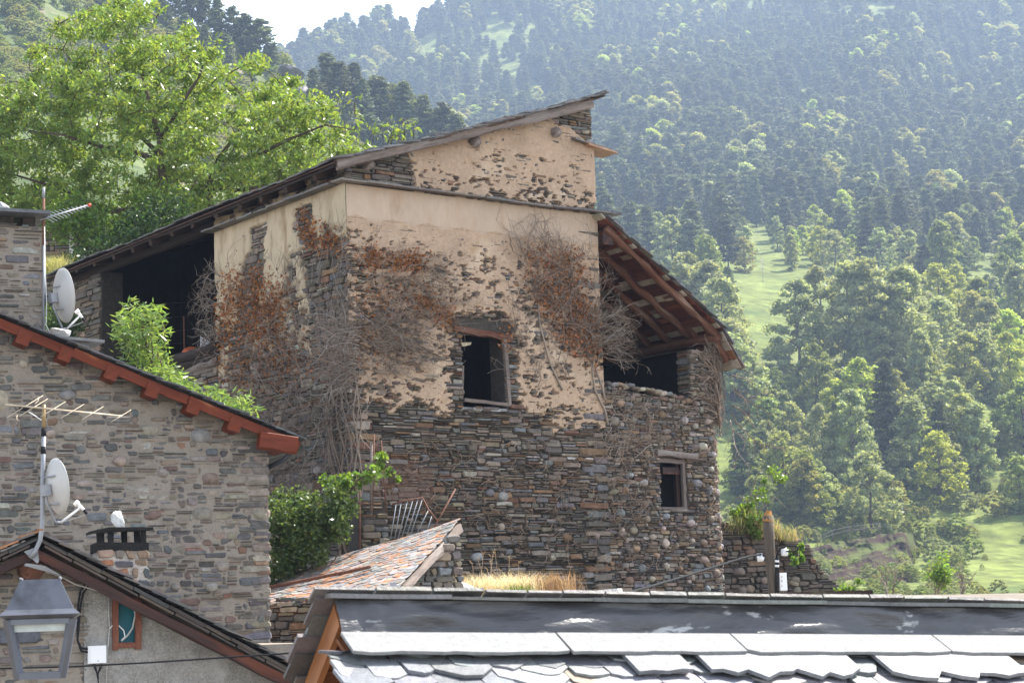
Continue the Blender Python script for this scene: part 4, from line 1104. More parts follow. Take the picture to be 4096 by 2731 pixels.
for k in range(4):
    q = lp(hb, z5, k); c = Vector((lc.x, lc.y, z5))
    sc = []
    for i in range(15):
        f_ = i / 14; a = f_ * 2.2 * math.pi
        sc.append(q.lerp(c, f_ * .55 + .1 * math.sin(a)) + Vector((0, 0, -.02 - .12 * f_ - .03 * math.cos(a))))
    MB().tube(sc, .011, n=6).build("scroll", lamp, MT['lamp'])
MB().tube([(lc.x, lc.y, z5 - .14), (lc.x, lc.y, -5)], .045, .07, n=12).build("post", lamp, MT['lamp'])

# ------------------------------------------------------------------ slate shed (orange lichen roof)
shed = thing("slate_shed", "low stone shed with a sunlit slate roof patched with orange lichen", "shed", P(1400, 2500, 35))
qa, qb, qc, qd = P(1832, 2078, 35.6), P(960, 2358, 37.2), P(1572, 2362, 32.2), P(960, 2452, 33.6)
def smap(a, b, n):            # a up the slope 0..1*LA, b along the eave 0..1*LB (right to left)
    u, w = a / SLA, b / SLB
    p = (qc.lerp(qd, w)).lerp(qa.lerp(qb, w), u)
    nn = (qd - qc).cross(qa - qc).normalized(); nn = -nn if nn.z < 0 else nn
    return p + nn * (n + .03 * math.sin(w * 9) * math.sin(u * 4))
SLA, SLB = 4.0, 6.6
def sa_(a, b, n): return smap(a, b, n)
emit(slates(sa_, -.03, SLA, -.05, SLB, ex=.185, wid=(.18, .38), th=.011, pal=[(.27, .262, .262, 3), (.21, .205, .205, 3), (.32, .31, .30, 1)], lift=.014, rag=.03, over=1.8, chamfer=.28, edge=lambda a, b: 1.0), shed, MT['lichen'], "roof_slate", "roof_slates", 300)
MB().add([smap(0, 0, -.05), smap(SLA, 0, -.05), smap(SLA, SLB, -.05), smap(0, SLB, -.05)], [(0, 1, 2, 3)]).build("roof_deck", shed, MT['shade_black'])
nn = (qd - qc).cross(qa - qc).normalized(); nn = -nn if nn.z < 0 else nn
beam("verge_beam", shed, smap(-.05, -.03, -.12), smap(SLA - .12, -.03, -.12), .10, .15, MT['greywood'], up=nn, rough=.02, seg=9)
sfr = Frame(smap(0, .15, 0), math.degrees(math.atan2((qd - qc).y, (qd - qc).x)) + 180)
def s_front(s, z, n): return sfr.o - sfr.u * s + sfr.n * n + Vector((0, 0, z))
st = masonry(s_front, scan([(0, -3), (SLB, -3), (SLB, .34), (0, .52)]), -1.2, .5, PAL_BARN, rowh=(.07, .15), len_=(.15, .4), thin=.3, seed=19)
wall_sheet("wall_core", shed, MT['core'], s_front, 0, SLB, -4, lambda s: .5 - .03 * s, n=-.05)
emit(st, shed, MT['stone'])
beam("eave_beam", shed, smap(.05, .2, -.13), smap(.05, SLB, -.13), .12, .12, MT['logwood'], up=nn, rough=.015)
MB().prism([P(1560, 2330, 32.1), P(1585, 2330, 32.1), P(1596, 2375, 32.1), P(1565, 2378, 32.1)], (0, .02, 0), (.30, .31, .35)).build("hanging_slate", shed, MT['slate'])
MB().prism([P(1775, 2145, 34.6), P(1795, 2135, 34.6), P(1795, 2190, 34.6), P(1775, 2204, 34.6), P(1757, 2200, 34.6)], (0, .03, 0), (.27, .27, .25)).build("hanging_slate", shed, MT['slate'])
rr = [(1060, 2352, 38.5), (1200, 2325, 37.5), (1290, 2308, 37.0), (1400, 2285, 36.3), (1478, 2268, 36)]
pr = []
for x, y, d in rr:
    # rest the rod on the slate surface
    best = min(((topx(smap(a, b, .09))[0] - x) ** 2 + (topx(smap(a, b, .09))[1] - y) ** 2, a, b) for a in np.linspace(0, SLA, 30) for b in np.linspace(0, SLB, 60))
    pr.append(smap(best[1], best[2], .10))
rod = MB().tube(pr, .032, n=6).build("rusty_rod", None, MT['rust'], base=pr[0]); tag(rod, "rusty iron bar lying across the orange slate roof", "iron bar")
# rubble wall between shed and terrace
rw = Frame(P(1700, 2300, 34.4), 20)
tw = thing("terrace_wall", "low dry stone wall holding the terrace beside the shed roof", "stone wall", rw.m(0, -1, 0))
wl, wr_ = rw.px(1560, 2300)[0], rw.px(1858, 2300)[0]
st = masonry(rw.m, scan([(wl, -2), (wr_, -2), (wr_ - .03, rw.px(1850, 2140)[1]), (rw.px(1790, 2150)[0], rw.px(1790, 2150)[1]), (wl, rw.px(1560, 2330)[1])]), -.6, 2, [(.22, .19, .15, 3), (.17, .155, .135, 3), (.27, .22, .16, 2), (.2, .2, .205, 2)], rowh=(.09, .17), len_=(.14, .4), thin=.2, proud=(-.02, .06), seed=21, cobbles=[], bev=.03)
emit(st, tw, MT['stone'])
MB().box(rw.m((wl + wr_) / 2, -.6, -.3), rw.u * ((wr_ - wl) / 2 - .05), rw.n * .27, (0, 0, 1.0)).build("wall_core", tw, MT['core'])

# ------------------------------------------------------------------ roof in the foreground
fa = R_(24)
FU = Vector((math.cos(fa), math.sin(fa), 0)); FN = Vector((math.sin(fa), -math.cos(fa), 0))
FO = P(1368, 2378, 9.0)
rB = P(4096, 2418, 9.0 + 0)            # slope of the ridge read along its length
n_ = Vector((0, 0, 1)).cross(FU)
q = onplane(4096, 2418, FO, FN) - FO
FR = q.normalized(); FLn = q.length * 1.25
fore = thing("foreground_roof", "sunlit roof in front with a grey bitumen ridge strip and pale slates", "roof", FO + Vector((0, 0, -3)))
DN = (FN * 1.0 + Vector((0, 0, -.50))).normalized()         # down the near slope
FNn = FR.cross(DN); FNn = -FNn if FNn.z < 0 else FNn
def nmap(a, b, n):     # a measured up-slope from the bottom edge at distance FA below the ridge
    return FO + Vector((0, 0, -.188)) + FR * b + DN * (FA - a) + FNn * n
FA = 1.75
FD = (-FN + Vector((0, 0, -.78))).normalized(); FDn = FR.cross(FD); FDn = -FDn if FDn.z < 0 else FDn
def fmap(a, b, n): return FO + FR * b + FD * (2.6 - a) + FDn * n
PAL_F = [(.15, .155, .165, 4), (.19, .195, .205, 3), (.225, .225, .23, 2), (.24, .185, .14, .4)]
emit(slates(nmap, 0, FA - .20, -.10, FLn, ex=.115, wid=(.13, .30), th=.014, pal=PAL_F, lift=.022, rag=.03, over=1.9, chamfer=.35, edge=lambda a, b: 1 + (a > .9) * 3), fore, MT['slate'], "slate", "slates", 300)
# big ridge slabs, then the felt strip, the ridge band and the capping slates
b = -.07
big = [(1.0, FA - .60, .34), (1.2, FA - .62, .36), (.55, FA - .66, .3), (1.1, FA - .74, .42), (.9, FA - .60, .34), (1.0, FA - .66, .36)]
def slab(b0_, b1_, a0_, a1_, n, th, col, nm, jag=.02, mat='slate'):
    pts_ = [(a1_, b0_), (a1_, b1_)]
    m = max(4, int((b1_ - b0_) / .07))
    for k in range(m + 1):
        f_ = k / m
        pts_.append((a0_ + rnd(0, jag) + (rnd(0, .03) if k in (0, m) else 0), b1_ + rnd(-.02, .02) * (0 < k < m) + (b0_ - b1_) * f_))
    MB().prism([nmap(a, b, n + rnd(0, .002)) for a, b in pts_], FNn * th, col).build(nm, fore, MT[mat])
for k, (b0_, b1_, dp) in enumerate(((1.30, 1.60, .24), (1.70, 2.55, .28), (2.72, 3.55, .30), (3.7, 4.6, .26))):
    slab(b0_, b1_, FA - .28 - dp, FA - .22, .046, .02, PAL_F[k % 3][:3], "ridge_slate", .10)
MT['felt'] = M("mineral_felt", (.24, .24, .238), nscale=30, namt=.22, fine=.2, bump=.004, bscale=120, rough=.8)
for b0_, b1_ in ((-.06, 1.02), (1.03, 1.98), (1.99, 3.2), (3.21, FLn)):
    slab(b0_, b1_, FA - .325, FA - .12, .062 + .004 * (b0_ > 1), .016, (.24, .24, .24), "felt_slab", .012, 'felt')
MT['bitumen'] = M("grey_ridge_strip", (.062, .062, .067), stretch=(.6, .6, 2.2), nscale=3, namt=.15, fine=.08, rough=.36, spec=.5, bump=.02, bscale=4, second=[((.36, .36, .355), 3.0, .595, .625)])
nb_ = 120; na_ = 10
bs_ = np.linspace(-.045, FLn, nb_); hs_ = np.linspace(0, 1, na_)
pts = np.zeros((na_, nb_, 3))
for j, h in enumerate(hs_):
    for i, b in enumerate(bs_):
        hgt = .150 + .03 * min(1, b / 3)
        w = .014 * math.sin(b * 5 + h * 2.5) + .045 * (f1(b * 2.6, h * 2.4, 5) - .5) + (.014 * math.sin(b * 55) * math.exp(-((b - .12) / .10) ** 2))
        p = FO + FR * b + FN * (.035 + .075 * h + w) + Vector((0, 0, -.022 - hgt * h))
        pts[j, i] = p
grid_part("ridge_strip", fore, MT['bitumen'], pts, nb_, na_)
b = -.08
while b < FLn:
    e = b + rnd(.5, 1.1)
    MB().prism([FO + FR * b + FN * .07 + Vector((0, 0, -.016)), FO + FR * (b + .4 * (e - b)) + FN * (.085 + rnd(-.01, .01)) + Vector((0, 0, -.018)), FO + FR * e + FN * .075 + Vector((0, 0, -.014)), FO + FR * e - FN * .15 + Vector((0, 0, -.02)), FO + FR * b - FN * .15 + Vector((0, 0, -.02))], (0, 0, rnd(.012, .022)), pick([(.12, .125, .12, 2), (.15, .15, .14, 2)])).build("ridge_slate", fore, MT['slate'])
    b = e + .004
# far slope: slates, soffit boards, verge board
emit(slates(fmap, 0, 2.62, -.05, FLn, ex=.16, wid=(.18, .32), th=.016, pal=[(.11, .105, .10, 3), (.14, .13, .12, 2)], lift=.02, rag=.02, chamfer=.25, edge=lambda a, b: 5 if b < 0 else .05), fore, MT['slate'], "far_slate", "far_slates", 30)
beam("verge_board", fore, fmap(2.56, -.02, -.085), fmap(-.1, -.02, -.085), .03, .13, MT.setdefault('ochrewood', M("ochre_stained_wood", (.27, .105, .035), nscale=6, namt=.3, fine=.15, stretch=(.15, 1, 1), rough=.5, second=[((.42, .30, .2), 4, .60, .72)])), up=FDn, rough=.004)
for k in range(6):
    a1_ = 2.58 - k * .17
    MB().prism([fmap(a1_, .0, -.035), fmap(a1_ - .163, .0, -.035), fmap(a1_ - .163, FLn, -.035), fmap(a1_, FLn, -.035)], FDn * .02, (.17, .062, .024)).build("soffit_board", fore, MT['board'])
for k in range(9):
    a1_ = FA - k * .17
    MB().prism([nmap(a1_, -.03, -.03), nmap(a1_ - .163, -.03, -.03), nmap(a1_ - .163, FLn, -.03), nmap(a1_, FLn, -.03)], FNn * .02, (.17, .062, .024)).build("soffit_board", fore, MT['board'])
beam("rafter", fore, nmap(FA - .1, .12, -.11), nmap(0, .12, -.11), .08, .13, MT['ochrewood'], up=FNn, rough=.004)
beam("rafter", fore, fmap(2.5, .3, -.11), fmap(0, .3, -.11), .08, .13, MT['ochrewood'], up=FDn, rough=.004)
wl_ = MB(); wl_.box(FO + FR * (FLn / 2 + .6) + Vector((0, 0, -3.4)) + FN * 0, FR * (FLn / 2), FN * 1.2, (0, 0, 2.4), (.3, .28, .25)).build("gable_wall", fore, MT['mortar'])
# ------------------------------------------------------------------ utility pole
DP = 33.
pb, ptp = P(3092, 2420, DP), P(3070, 2062, DP)
pole = thing("utility_pole", "weathered wooden utility pole with an orange lichened top", "utility pole", pb + Vector((0, 0, -2)))
beam("pole_shaft", pole, pb + Vector((.05, 0, -2)), ptp, .185, .185, MT.setdefault('polewood', M("pole_wood", (.095, .075, .056), nscale=8, namt=.45, fine=.3, stretch=(.06, 1, 1), bump=.02, bscale=20)), round_=True, rough=.012, seg=12)
capm = MB().tube([ptp - Vector((0, 0, .10)), ptp + Vector((.01, 0, .02)), ptp + Vector((.03, 0, .09))], .10, .045, n=9, smooth=False); capm.build("rotten_top", pole, M("orange_lichen", (.34, .17, .05), nscale=9, namt=.5, bump=.02))
ins = MB().tube([P(3038, 2212, DP - .1), P(3040, 2245, DP - .1)], .05, .045, n=10).tube([P(3032, 2228, DP - .14), P(3055, 2236, DP - .14)], .04, n=8).build("insulator", pole, MT['white'])
MB().tube([P(3138, 2195, DP - .05), P(3138, 2222, DP - .05)], .065, .058, n=12).tube([P(3138, 2188, DP - .05), P(3138, 2195, DP - .05)], .035, n=8).build("insulator", pole, MT['white'])
pcm = MB()
pcm.tube([P(x, y, DP - .13) for x, y in ((3104, 2400), (3104, 2290), (3103, 2240), (3108, 2215), (3122, 2193), (3150, 2182), (3182, 2182), (3193, 2192), (3188, 2204), (3160, 2205), (3145, 2203))], .016, n=6)
pcm.tube([P(x, y, DP - .15) for x, y in ((3112, 2400), (3112, 2290), (3110, 2225))], .016, n=6)
pcm.build("cable", pole, MT['black'])
for y in (2243, 2262):
    MB().tube([P(3100, y, DP - .14), P(3116, y + 1, DP - .16)], .022, n=6).build("cable_clip", pole, MT['white'])
bx = MB().box(P(3128, 2325, DP - .08), Vector((.062, .02, 0)), Vector((-.02, .05, 0)), Vector((.0, 0, .15)), (.6, .6, .6)).build("fuse_box", pole, MT['white'])
for y in (2304, 2322, 2341):
    MB().tube([P(3124, y, DP - .145), P(3124, y, DP - .135)], .026, n=12).build("fuse_cap", bx, MT.setdefault('cream', M("cream_plastic", (.55, .5, .42), rough=.5)))
pc = MB().tube([P(3045, 2216, DP - .1), P(3000, 2222, DP - 1), P(2900, 2252, DP - 4), P(2750, 2300, DP - 9), P(2600, 2345, DP - 14), P(2440, 2390, DP - 18), P(2300, 2425, DP - 21)], .019, .010, n=6).build("pole_cable", None, MT['black'], base=P(3045, 2216, DP)); tag(pc, "black cable running from the wooden pole down to the near roof", "cable")
# ------------------------------------------------------------------ hills
def lerpt(x, xs, ys): return float(np.interp(x, xs, ys))
def md(px, py):                      # distance of the far valley side seen at (px, py)
    d = np.interp(py, [-700, -300, 0, 400, 700, 1000, 1150, 1500, 1900, 2100, 2180, 2290, 2400, 2560], [2300, 1950, 1620, 1220, 940, 670, 570, 440, 352, 322, 316, 280, 235, 120])
    return float(d)
SKX = [-4000, -1500, 600, 1000, 1300, 1480, 1560, 1640, 1720, 1800, 2100, 2600, 3400, 4300, 6000, 9000]
SKY = [700, 560, 420, 300, 190, 120, 95, 150, 110, 60, -60, -230, -420, -560, -700, -700]
def mtop(px): return lerpt(px, SKX, SKY)
def hill_mesh(name, cols, rows, fn, mat, label):
    pts = np.zeros((rows, len(cols), 3))
    for i, px in enumerate(cols):
        for j in range(rows): pts[j, i] = fn(px, j / (rows - 1))
    o = grid_part(name, None, mat, pts, len(cols), rows, base=(0, 0, 0))
    o["kind"] = "structure"; o["label"] = label
    return o, pts
def mfn(px, t):
    top = mtop(px)
    if t > .88:                      # over the crest and down the other side
        k = (t - .88) / .12
        p = P(px, top, md(px, top)); r = Vector((p.x, p.y, 0)).normalized()
        return p + r * 500 * k + Vector((0, 0, -260 * k * k))
    py = 2560 + (top - 2560) * (t / .88)
    d = md(px, py)
    d *= 1 + .15 * (f1(px * .0011, py * .0013, 3, 4) - .5) * (1 if py < 2000 else .5)
    p = P(px, py, d)
    return p
MT['meadow'] = M("meadow_ground", (.13, .155, .04), nscale=.03, namt=.3, fine=.45, rough=.95, spec=.1, second=[((.07, .085, .03), .5, .56, .72), ((.07, .10, .03), .05, .5, .7), ((.20, .21, .08), .012, .58, .75)])
mcols = list(range(-3600, 8801, 100))
mtn, MP = hill_mesh("mountain", mcols, 110, mfn, MT['meadow'], "steep forested valley side with a meadow")
HX = [-4000, -2500, -800, 0, 500, 800, 1000, 1120, 1180, 1260, 1400, 1500, 1700, 1880, 1960, 2060, 2600]
HY = [-900, -700, -420, -150, 0, 95, 200, 255, 290, 330, 400, 440, 520, 620, 720, 900, 1500]
def hd(py, top): return np.interp(py, [top, top + 200, 800, 1100, 1500, 2560], [505, 455, 380, 200, 120, 60])
def hfn(px, t):
    top = lerpt(px, HX, HY)
    if t > .85:
        k = (t - .85) / .15
        p = P(px, top, 505); r = Vector((p.x, p.y, 0)).normalized()
        return p + r * 160 * k + Vector((0, 0, -90 * k * k))
    py = 2560 + (top - 2560) * (t / .85)
    d = float(np.interp(py, [top, top + 220, top + 700, 2000, 2560], [505, 450, 300, 110, 60]))
    d *= 1 + .05 * (f1(px * .003, py * .004, 7, 4) - .5)
    return P(px, py, d)
MT['scrub'] = M("scrub_ground", (.10, .125, .045), nscale=.03, namt=.3, fine=.3, rough=.95, spec=.1, second=[((.19, .155, .11), .06, .56, .68), ((.05, .075, .025), .09, .5, .66)])
hcols = list(range(-3600, 2601, 60))
hill, HPT = hill_mesh("hillside", hcols, 90, hfn, MT['scrub'], "nearer scrubby hillside on the left")
# ground round the village
gx = np.linspace(-180, 220, 81); gy = np.concatenate([np.linspace(-60, 60, 49), np.linspace(64, 330, 40)])
A, B = np.meshgrid(gx, gy)
Z = np.interp(B, [-60, 8, 22, 34, 60, 110, 180, 250, 330], [-6, -5.2, -3.2, .0, .4, -1.5, -3, -1, 2]) + .5 * (fbm(A * .05, B * .05, 4, 4) - .5) - .06 * np.abs(A) * (B > 45) * 0
Z = Z - 3 * np.clip((A - 14) / 30, 0, 1) * (B < 200)
pts = np.stack([A, B, Z], -1)
MT["village"] = M("village_earth", (.19, .165, .135), nscale=.6, namt=.3, fine=.3, rough=.95, spec=.1)
g = grid_part("ground", None, MT["village"], pts, len(gx), len(gy), base=(0, 0, 0)); g["kind"] = "structure"
# bare earth bank below the field fence
MT['earth'] = M("earth_bank", (.048, .033, .027), nscale=.25, namt=.35, fine=.35, bump=.15, bscale=1.5, rough=1.0, spec=.02, second=[((.085, .10, .035), .12, .50, .60), ((.10, .12, .04), .5, .55, .65)])
ex = np.arange(3170, 3705, 12); ey = np.linspace(0, 1, 26)
pts = np.zeros((len(ey), len(ex), 3))
for i, px in enumerate(ex):
    tp = lerpt(px, [3170, 3260, 3330, 3420, 3520, 3600, 3705], [2215, 2190, 2165, 2155, 2140, 2125, 2140]) + 14 * (f1(px * .02, 0, 2, 3) - .5)
    for j, t in enumerate(ey):
        py = tp + (2460 - tp) * t
        d = np.interp(t, [0, .06, .25, 1], [308, 304, 294, 240]) + 9 * (f1(px * .012, t * 4, 9, 4) - .5)
        d = d + 60 * max(0, abs(i / (len(ex) - 1) - .5) * 2 - .72) ** 1.5 * 6
        pts[j, i] = P(px, py, float(d))
eb = grid_part("earth_bank", None, MT['earth'], pts, len(ex), len(ey), base=(0, 0, 0), smooth=False); eb["kind"] = "structure"
# rocky outcrop on the near hillside
MT['cliff'] = M("grey_outcrop", (.20, .185, .175), nscale=.35, namt=.4, fine=.3, bump=.4, bscale=.6, second=[((.08, .10, .04), .3, .55, .66)])
for px, py, w, h, sd in ((1165, 292, 44, 24, 3), (1215, 385, 24, 55, 4), (1262, 452, 18, 60, 8)):
    c = P(px, py, 470)
    o = rock("rock_outcrop", {3: "grey rock outcrop jutting from the left hillside below the skyline pines", 4: "pale tilted outcrop lower down the same scrubby hillside", 8: "lowest pale outcrop beside the tall pines above the roof"}[sd], c, 1, MT['cliff'], (w / FPX * 470, 6, h / FPX * 470), sd)
    o["category"] = "rock"

# ------------------------------------------------------------------ trees of the valley
MT['needle'] = M("pine_needles", attr=True, namt=0, rough=.65, spec=.3, transl=.32, objrnd=.28)
MT['broad'] = M("broad_leaves", attr=True, namt=0, rough=.5, spec=.35, transl=.54, objrnd=.13)
def quads_mesh(name, C, A, B, col):
    """N leaf-sized diamonds: centre C, half axes A and B, colour col (N,3)"""
    n = len(C)
    v = np.stack([C - A, C + B * .9 - A * .1, C + A, C - B * .9 - A * .1], 1).reshape(-1, 3).astype(np.float32)
    me = bpy.data.meshes.new(name)
    me.vertices.add(4 * n); me.vertices.foreach_set("co", v.ravel())
    me.loops.add(4 * n); me.loops.foreach_set("vertex_index", np.arange(4 * n, dtype=np.int32))
    me.polygons.add(n); me.polygons.foreach_set("loop_start", np.arange(0, 4 * n, 4, dtype=np.int32))
    me.polygons.foreach_set("loop_total", np.full(n, 4, np.int32))
    me.update(calc_edges=True)
    a = me.attributes.new("col", 'FLOAT_COLOR', 'FACE')
    c = np.ones((n, 4), np.float32); c[:, :3] = col
    a.data.foreach_set("color", c.ravel())
    me.validate()
    return me
def runit(n, rg, flat=1.0):
    d = rg.normal(size=(n, 3)); d[:, 2] *= flat
    return d / np.linalg.norm(d, axis=1, keepdims=True)
def leaf_axes(n, rg, la, lb, up=.0, flat=.6):
    A = runit(n, rg, flat); A[:, 2] += up
    A /= np.linalg.norm(A, axis=1, keepdims=True)
    Bv = np.cross(A, runit(n, rg)); Bv /= np.linalg.norm(Bv, axis=1, keepdims=True) + 1e-9
    s = rg.uniform(.7, 1.3, (n, 1))
    return A * la * s, Bv * lb * s
def pine_mesh(seed, n_wh=13, top=.12, wide=.23, bare=.15, dens=1.5):
    """unit height pine: flat tufted tiers, sparse trunk below"""
    rg = np.random.default_rng(seed); C = []; 
    for k in range(n_wh):
        f = (k + rg.uniform(-.3, .3)) / (n_wh - 1); f = min(max(f, 0), 1)
        z = bare + (1 - bare) * f
        R = wide * ((1 - f) ** .62 * .92 + top) * rg.uniform(.75, 1.15) * (.72 + .28 * min(1, f * 5))
        nb = int(rg.integers(5, 8))
        a0 = rg.uniform(0, 6.28)
        for j in range(nb):
            a = a0 + 6.283 * j / nb + rg.normal(0, .25); L = R * rg.uniform(.7, 1.2); dz = rg.normal(0, .012)
            for q in range(4):
                r = L * (.3 + .7 * (q + .5) / 4)
                m = int(7 * dens)
                p = np.stack([np.cos(a) * r + rg.normal(0, .022, m), np.sin(a) * r + rg.normal(0, .022, m), z + dz + .035 * (r / R) + rg.normal(0, .010, m)], 1)
                C.append(p)
    C = np.concatenate(C); n = len(C)
    A, B = leaf_axes(n, rg, .030, .015, up=.35, flat=.5)
    k = rg.uniform(.7, 1.25, (n, 1)) * rg.choice([.85, 1.2], (n, 1))
    return quads_mesh("pine_crown", C, A, B, np.array([[.095, .122, .058]]) * k)
def trunk_mesh(h, r0, r1, seed, lean=.02, n=6):
    rg = random.Random(seed); mb = MB()
    pts = [Vector((lean * math.sin(i * .9 + seed) * i / 6, lean * math.cos(i * 1.3 + seed) * i / 6, h * i / 6)) for i in range(7)]
    mb.tube(pts, r0, r1, n=n, col=(.1, .08, .06))
    return mesh_from("trunk", mb.v, mb.f, mb.c, True)
def broad_mesh(seed, shape="oval", nl=5200, leaf=.022, col=(.085, .13, .045), hshow=.03):
    """unit height broadleaf crown: clumps along limbs with gaps between"""
    rg = np.random.default_rng(seed); cl = []
    n_c = 85
    for k in range(n_c):
        f = rg.uniform(0, 1)
        if shape == "oval": z = hshow + (1 - hshow) * f; R = .27 * math.sin(math.pi * min(1, .12 + .88 * f) ** .8) ** .7 + .02
        elif shape == "column": z = hshow + (1 - hshow) * f; R = .17 * (math.sin(math.pi * min(.999, .15 + .85 * f)) ** .6) + .02
        elif shape == "cone": z = hshow + (1 - hshow) * f; R = .27 * (1 - f) ** .7 + .025
        else: z = hshow + (1 - hshow) * f; R = .48 * math.sqrt(max(.03, 1 - f * f))
        a = rg.uniform(0, 6.283); r = R * math.sqrt(rg.uniform(.15, 1))
        cl.append((math.cos(a) * r, math.sin(a) * r, min(z, .985), rg.uniform(.045, .085)))
    C = []; K = []
    for x, y, z, r in cl:
        m = int(nl / n_c * rg.uniform(.7, 1.3))
        d = runit(m, rg) * (rg.uniform(0, 1, (m, 1)) ** .45) * r
        d[:, 2] *= .75; d[:, 2] -= .18 * np.hypot(d[:, 0], d[:, 1])
        C.append(np.array([[x, y, z]]) + d); K.append(np.full((m, 1), rg.uniform(.8, 1.2)))
    C = np.concatenate(C); K = np.concatenate(K) * rg.uniform(.8, 1.2, (len(C), 1))
    A, B = leaf_axes(len(C), rg, leaf, leaf * .55, flat=.8)
    return quads_mesh("broadleaf_crown", C, A, B, np.array([col]) * K)
def limb_mesh(seed, h=.8, spread=.2):
    rg = random.Random(seed); mb = MB()
    mb.tube([(0, 0, -.03), (.01, 0, h * .35), (-.01, .01, h * .7), (0, 0, h)], .018, .005, n=6)
    for k in range(9):
        z = h * rg.uniform(.25, .85); a = rg.uniform(0, 6.28); l = spread * rg.uniform(.6, 1.1)
        mb.tube([(0, 0, z), (math.cos(a) * l * .5, math.sin(a) * l * .5, z + l * .45), (math.cos(a) * l, math.sin(a) * l, z + l * .75)], .007, .002, n=4)
    return mesh_from("limbs", mb.v, mb.f, mb.c, True)
PINES = [pine_mesh(1), pine_mesh(2, 15, .10, .19, .1), pine_mesh(3, 12, .15, .24, .2), pine_mesh(4, 13, .06, .22, .05), pine_mesh(5, 11, .20, .25, .25)]
PTR = trunk_mesh(.97, .014, .003, 1)
GREYG, LIME, MIDG, OLIVE = (.24, .30, .155), (.27, .37, .085), (.17, .24, .075), (.235, .27, .095)
BROAD = {}
for nm, c in (("grey", GREYG), ("lime", LIME), ("mid", MIDG), ("olive", OLIVE)):
    BROAD[nm] = [broad_mesh(20, "oval", col=c), broad_mesh(21, "column", col=c), broad_mesh(22, "cone", col=c), broad_mesh(23, "dome", 3000, .036, col=c, hshow=.0)]
LIMB = [limb_mesh(1), limb_mesh(2, .9, .12), limb_mesh(3, .85, .16), limb_mesh(4, .5, .3)]
for me in PINES: me.materials.append(MT['needle'])
PTR.materials.append(MT['bark'])
for l in BROAD.values():
    for me in l: me.materials.append(MT['broad'])
for me in LIMB: me.materials.append(MT['bark'])
SURF = {}
def surf_at(which, px, py):
    """point of the hill seen at (px,py)"""
    if which == 'm':
        t = .88 * (2560 - py) / (2560 - mtop(px)); return Vector(mfn(px, max(0, t)))
    top = lerpt(px, HX, HY); t = .85 * (2560 - py) / (2560 - top)
    return Vector(hfn(px, max(0, min(.85, t))))
NTREE = [0]
def tree(kind, p, h, label, group, shape=0, tint="mid", w=1.0, name=None, trunk=True):
    NTREE[0] += 1
    nm = name or ("pine_tree" if kind == 'pine' else ("shrub" if shape == 3 else "broadleaf_tree"))
    t = bpy.data.objects.new(nm, None); COLL.objects.link(t); t.empty_display_size = .2
    t.location = p; t.rotation_euler = (0, 0, rnd(0, 6.28)); t.scale = (h * w, h * w, h)
    tag(t, label, "shrub" if shape == 3 else "tree", group, "thing")
    c = bpy.data.objects.new("crown", PINES[shape] if kind == 'pine' else BROAD[tint][shape])
    COLL.objects.link(c); c.parent = t
    if trunk:
        k = bpy.data.objects.new("trunk", PTR if kind == 'pine' else LIMB[shape])
        COLL.objects.link(k); k.parent = t
    return t
def mtree(kind, px, base, hpx, label, group=None, **kw):
    if label.startswith("*"):
        sz = "tall" if hpx > 190 else ("middling" if hpx > 120 else ("small" if hpx > 70 else "tiny"))
        ti = {"grey": "grey green", "lime": "lime green", "olive": "olive", "mid": "deep green"}[kw.get("tint", "mid")] if kind != 'pine' else "dark"
        fm_ = {0: "round topped", 1: "slender", 2: "pointed", 3: "domed"}.get(kw.get("shape"), "") if kind != 'pine' else ""
        row = "up by the pine forest" if base < 1060 else ("above the birches" if base < 1260 else ("level with the birches" if base < 1600 else ("halfway down the slope" if base < 1850 else ("low on the slope" if base < 2120 else "by the earth bank"))))
        cl = "behind the barn" if px < 2900 else ("near the barn corner" if px < 3200 else ("left of the tall pine" if px < 3500 else ("right of the tall pine" if px < 3800 else "towards the right edge")))
        label = " ".join(("%s %s %s %s, %s, %s" % (sz, ti, fm_, label[1:], row, cl)).split()).replace(" ,", ",")
    p = surf_at('m', px, base)
    return tree(kind, p - Vector((0, 0, .3)), hpx / FPX * p.y, label, group, **kw)
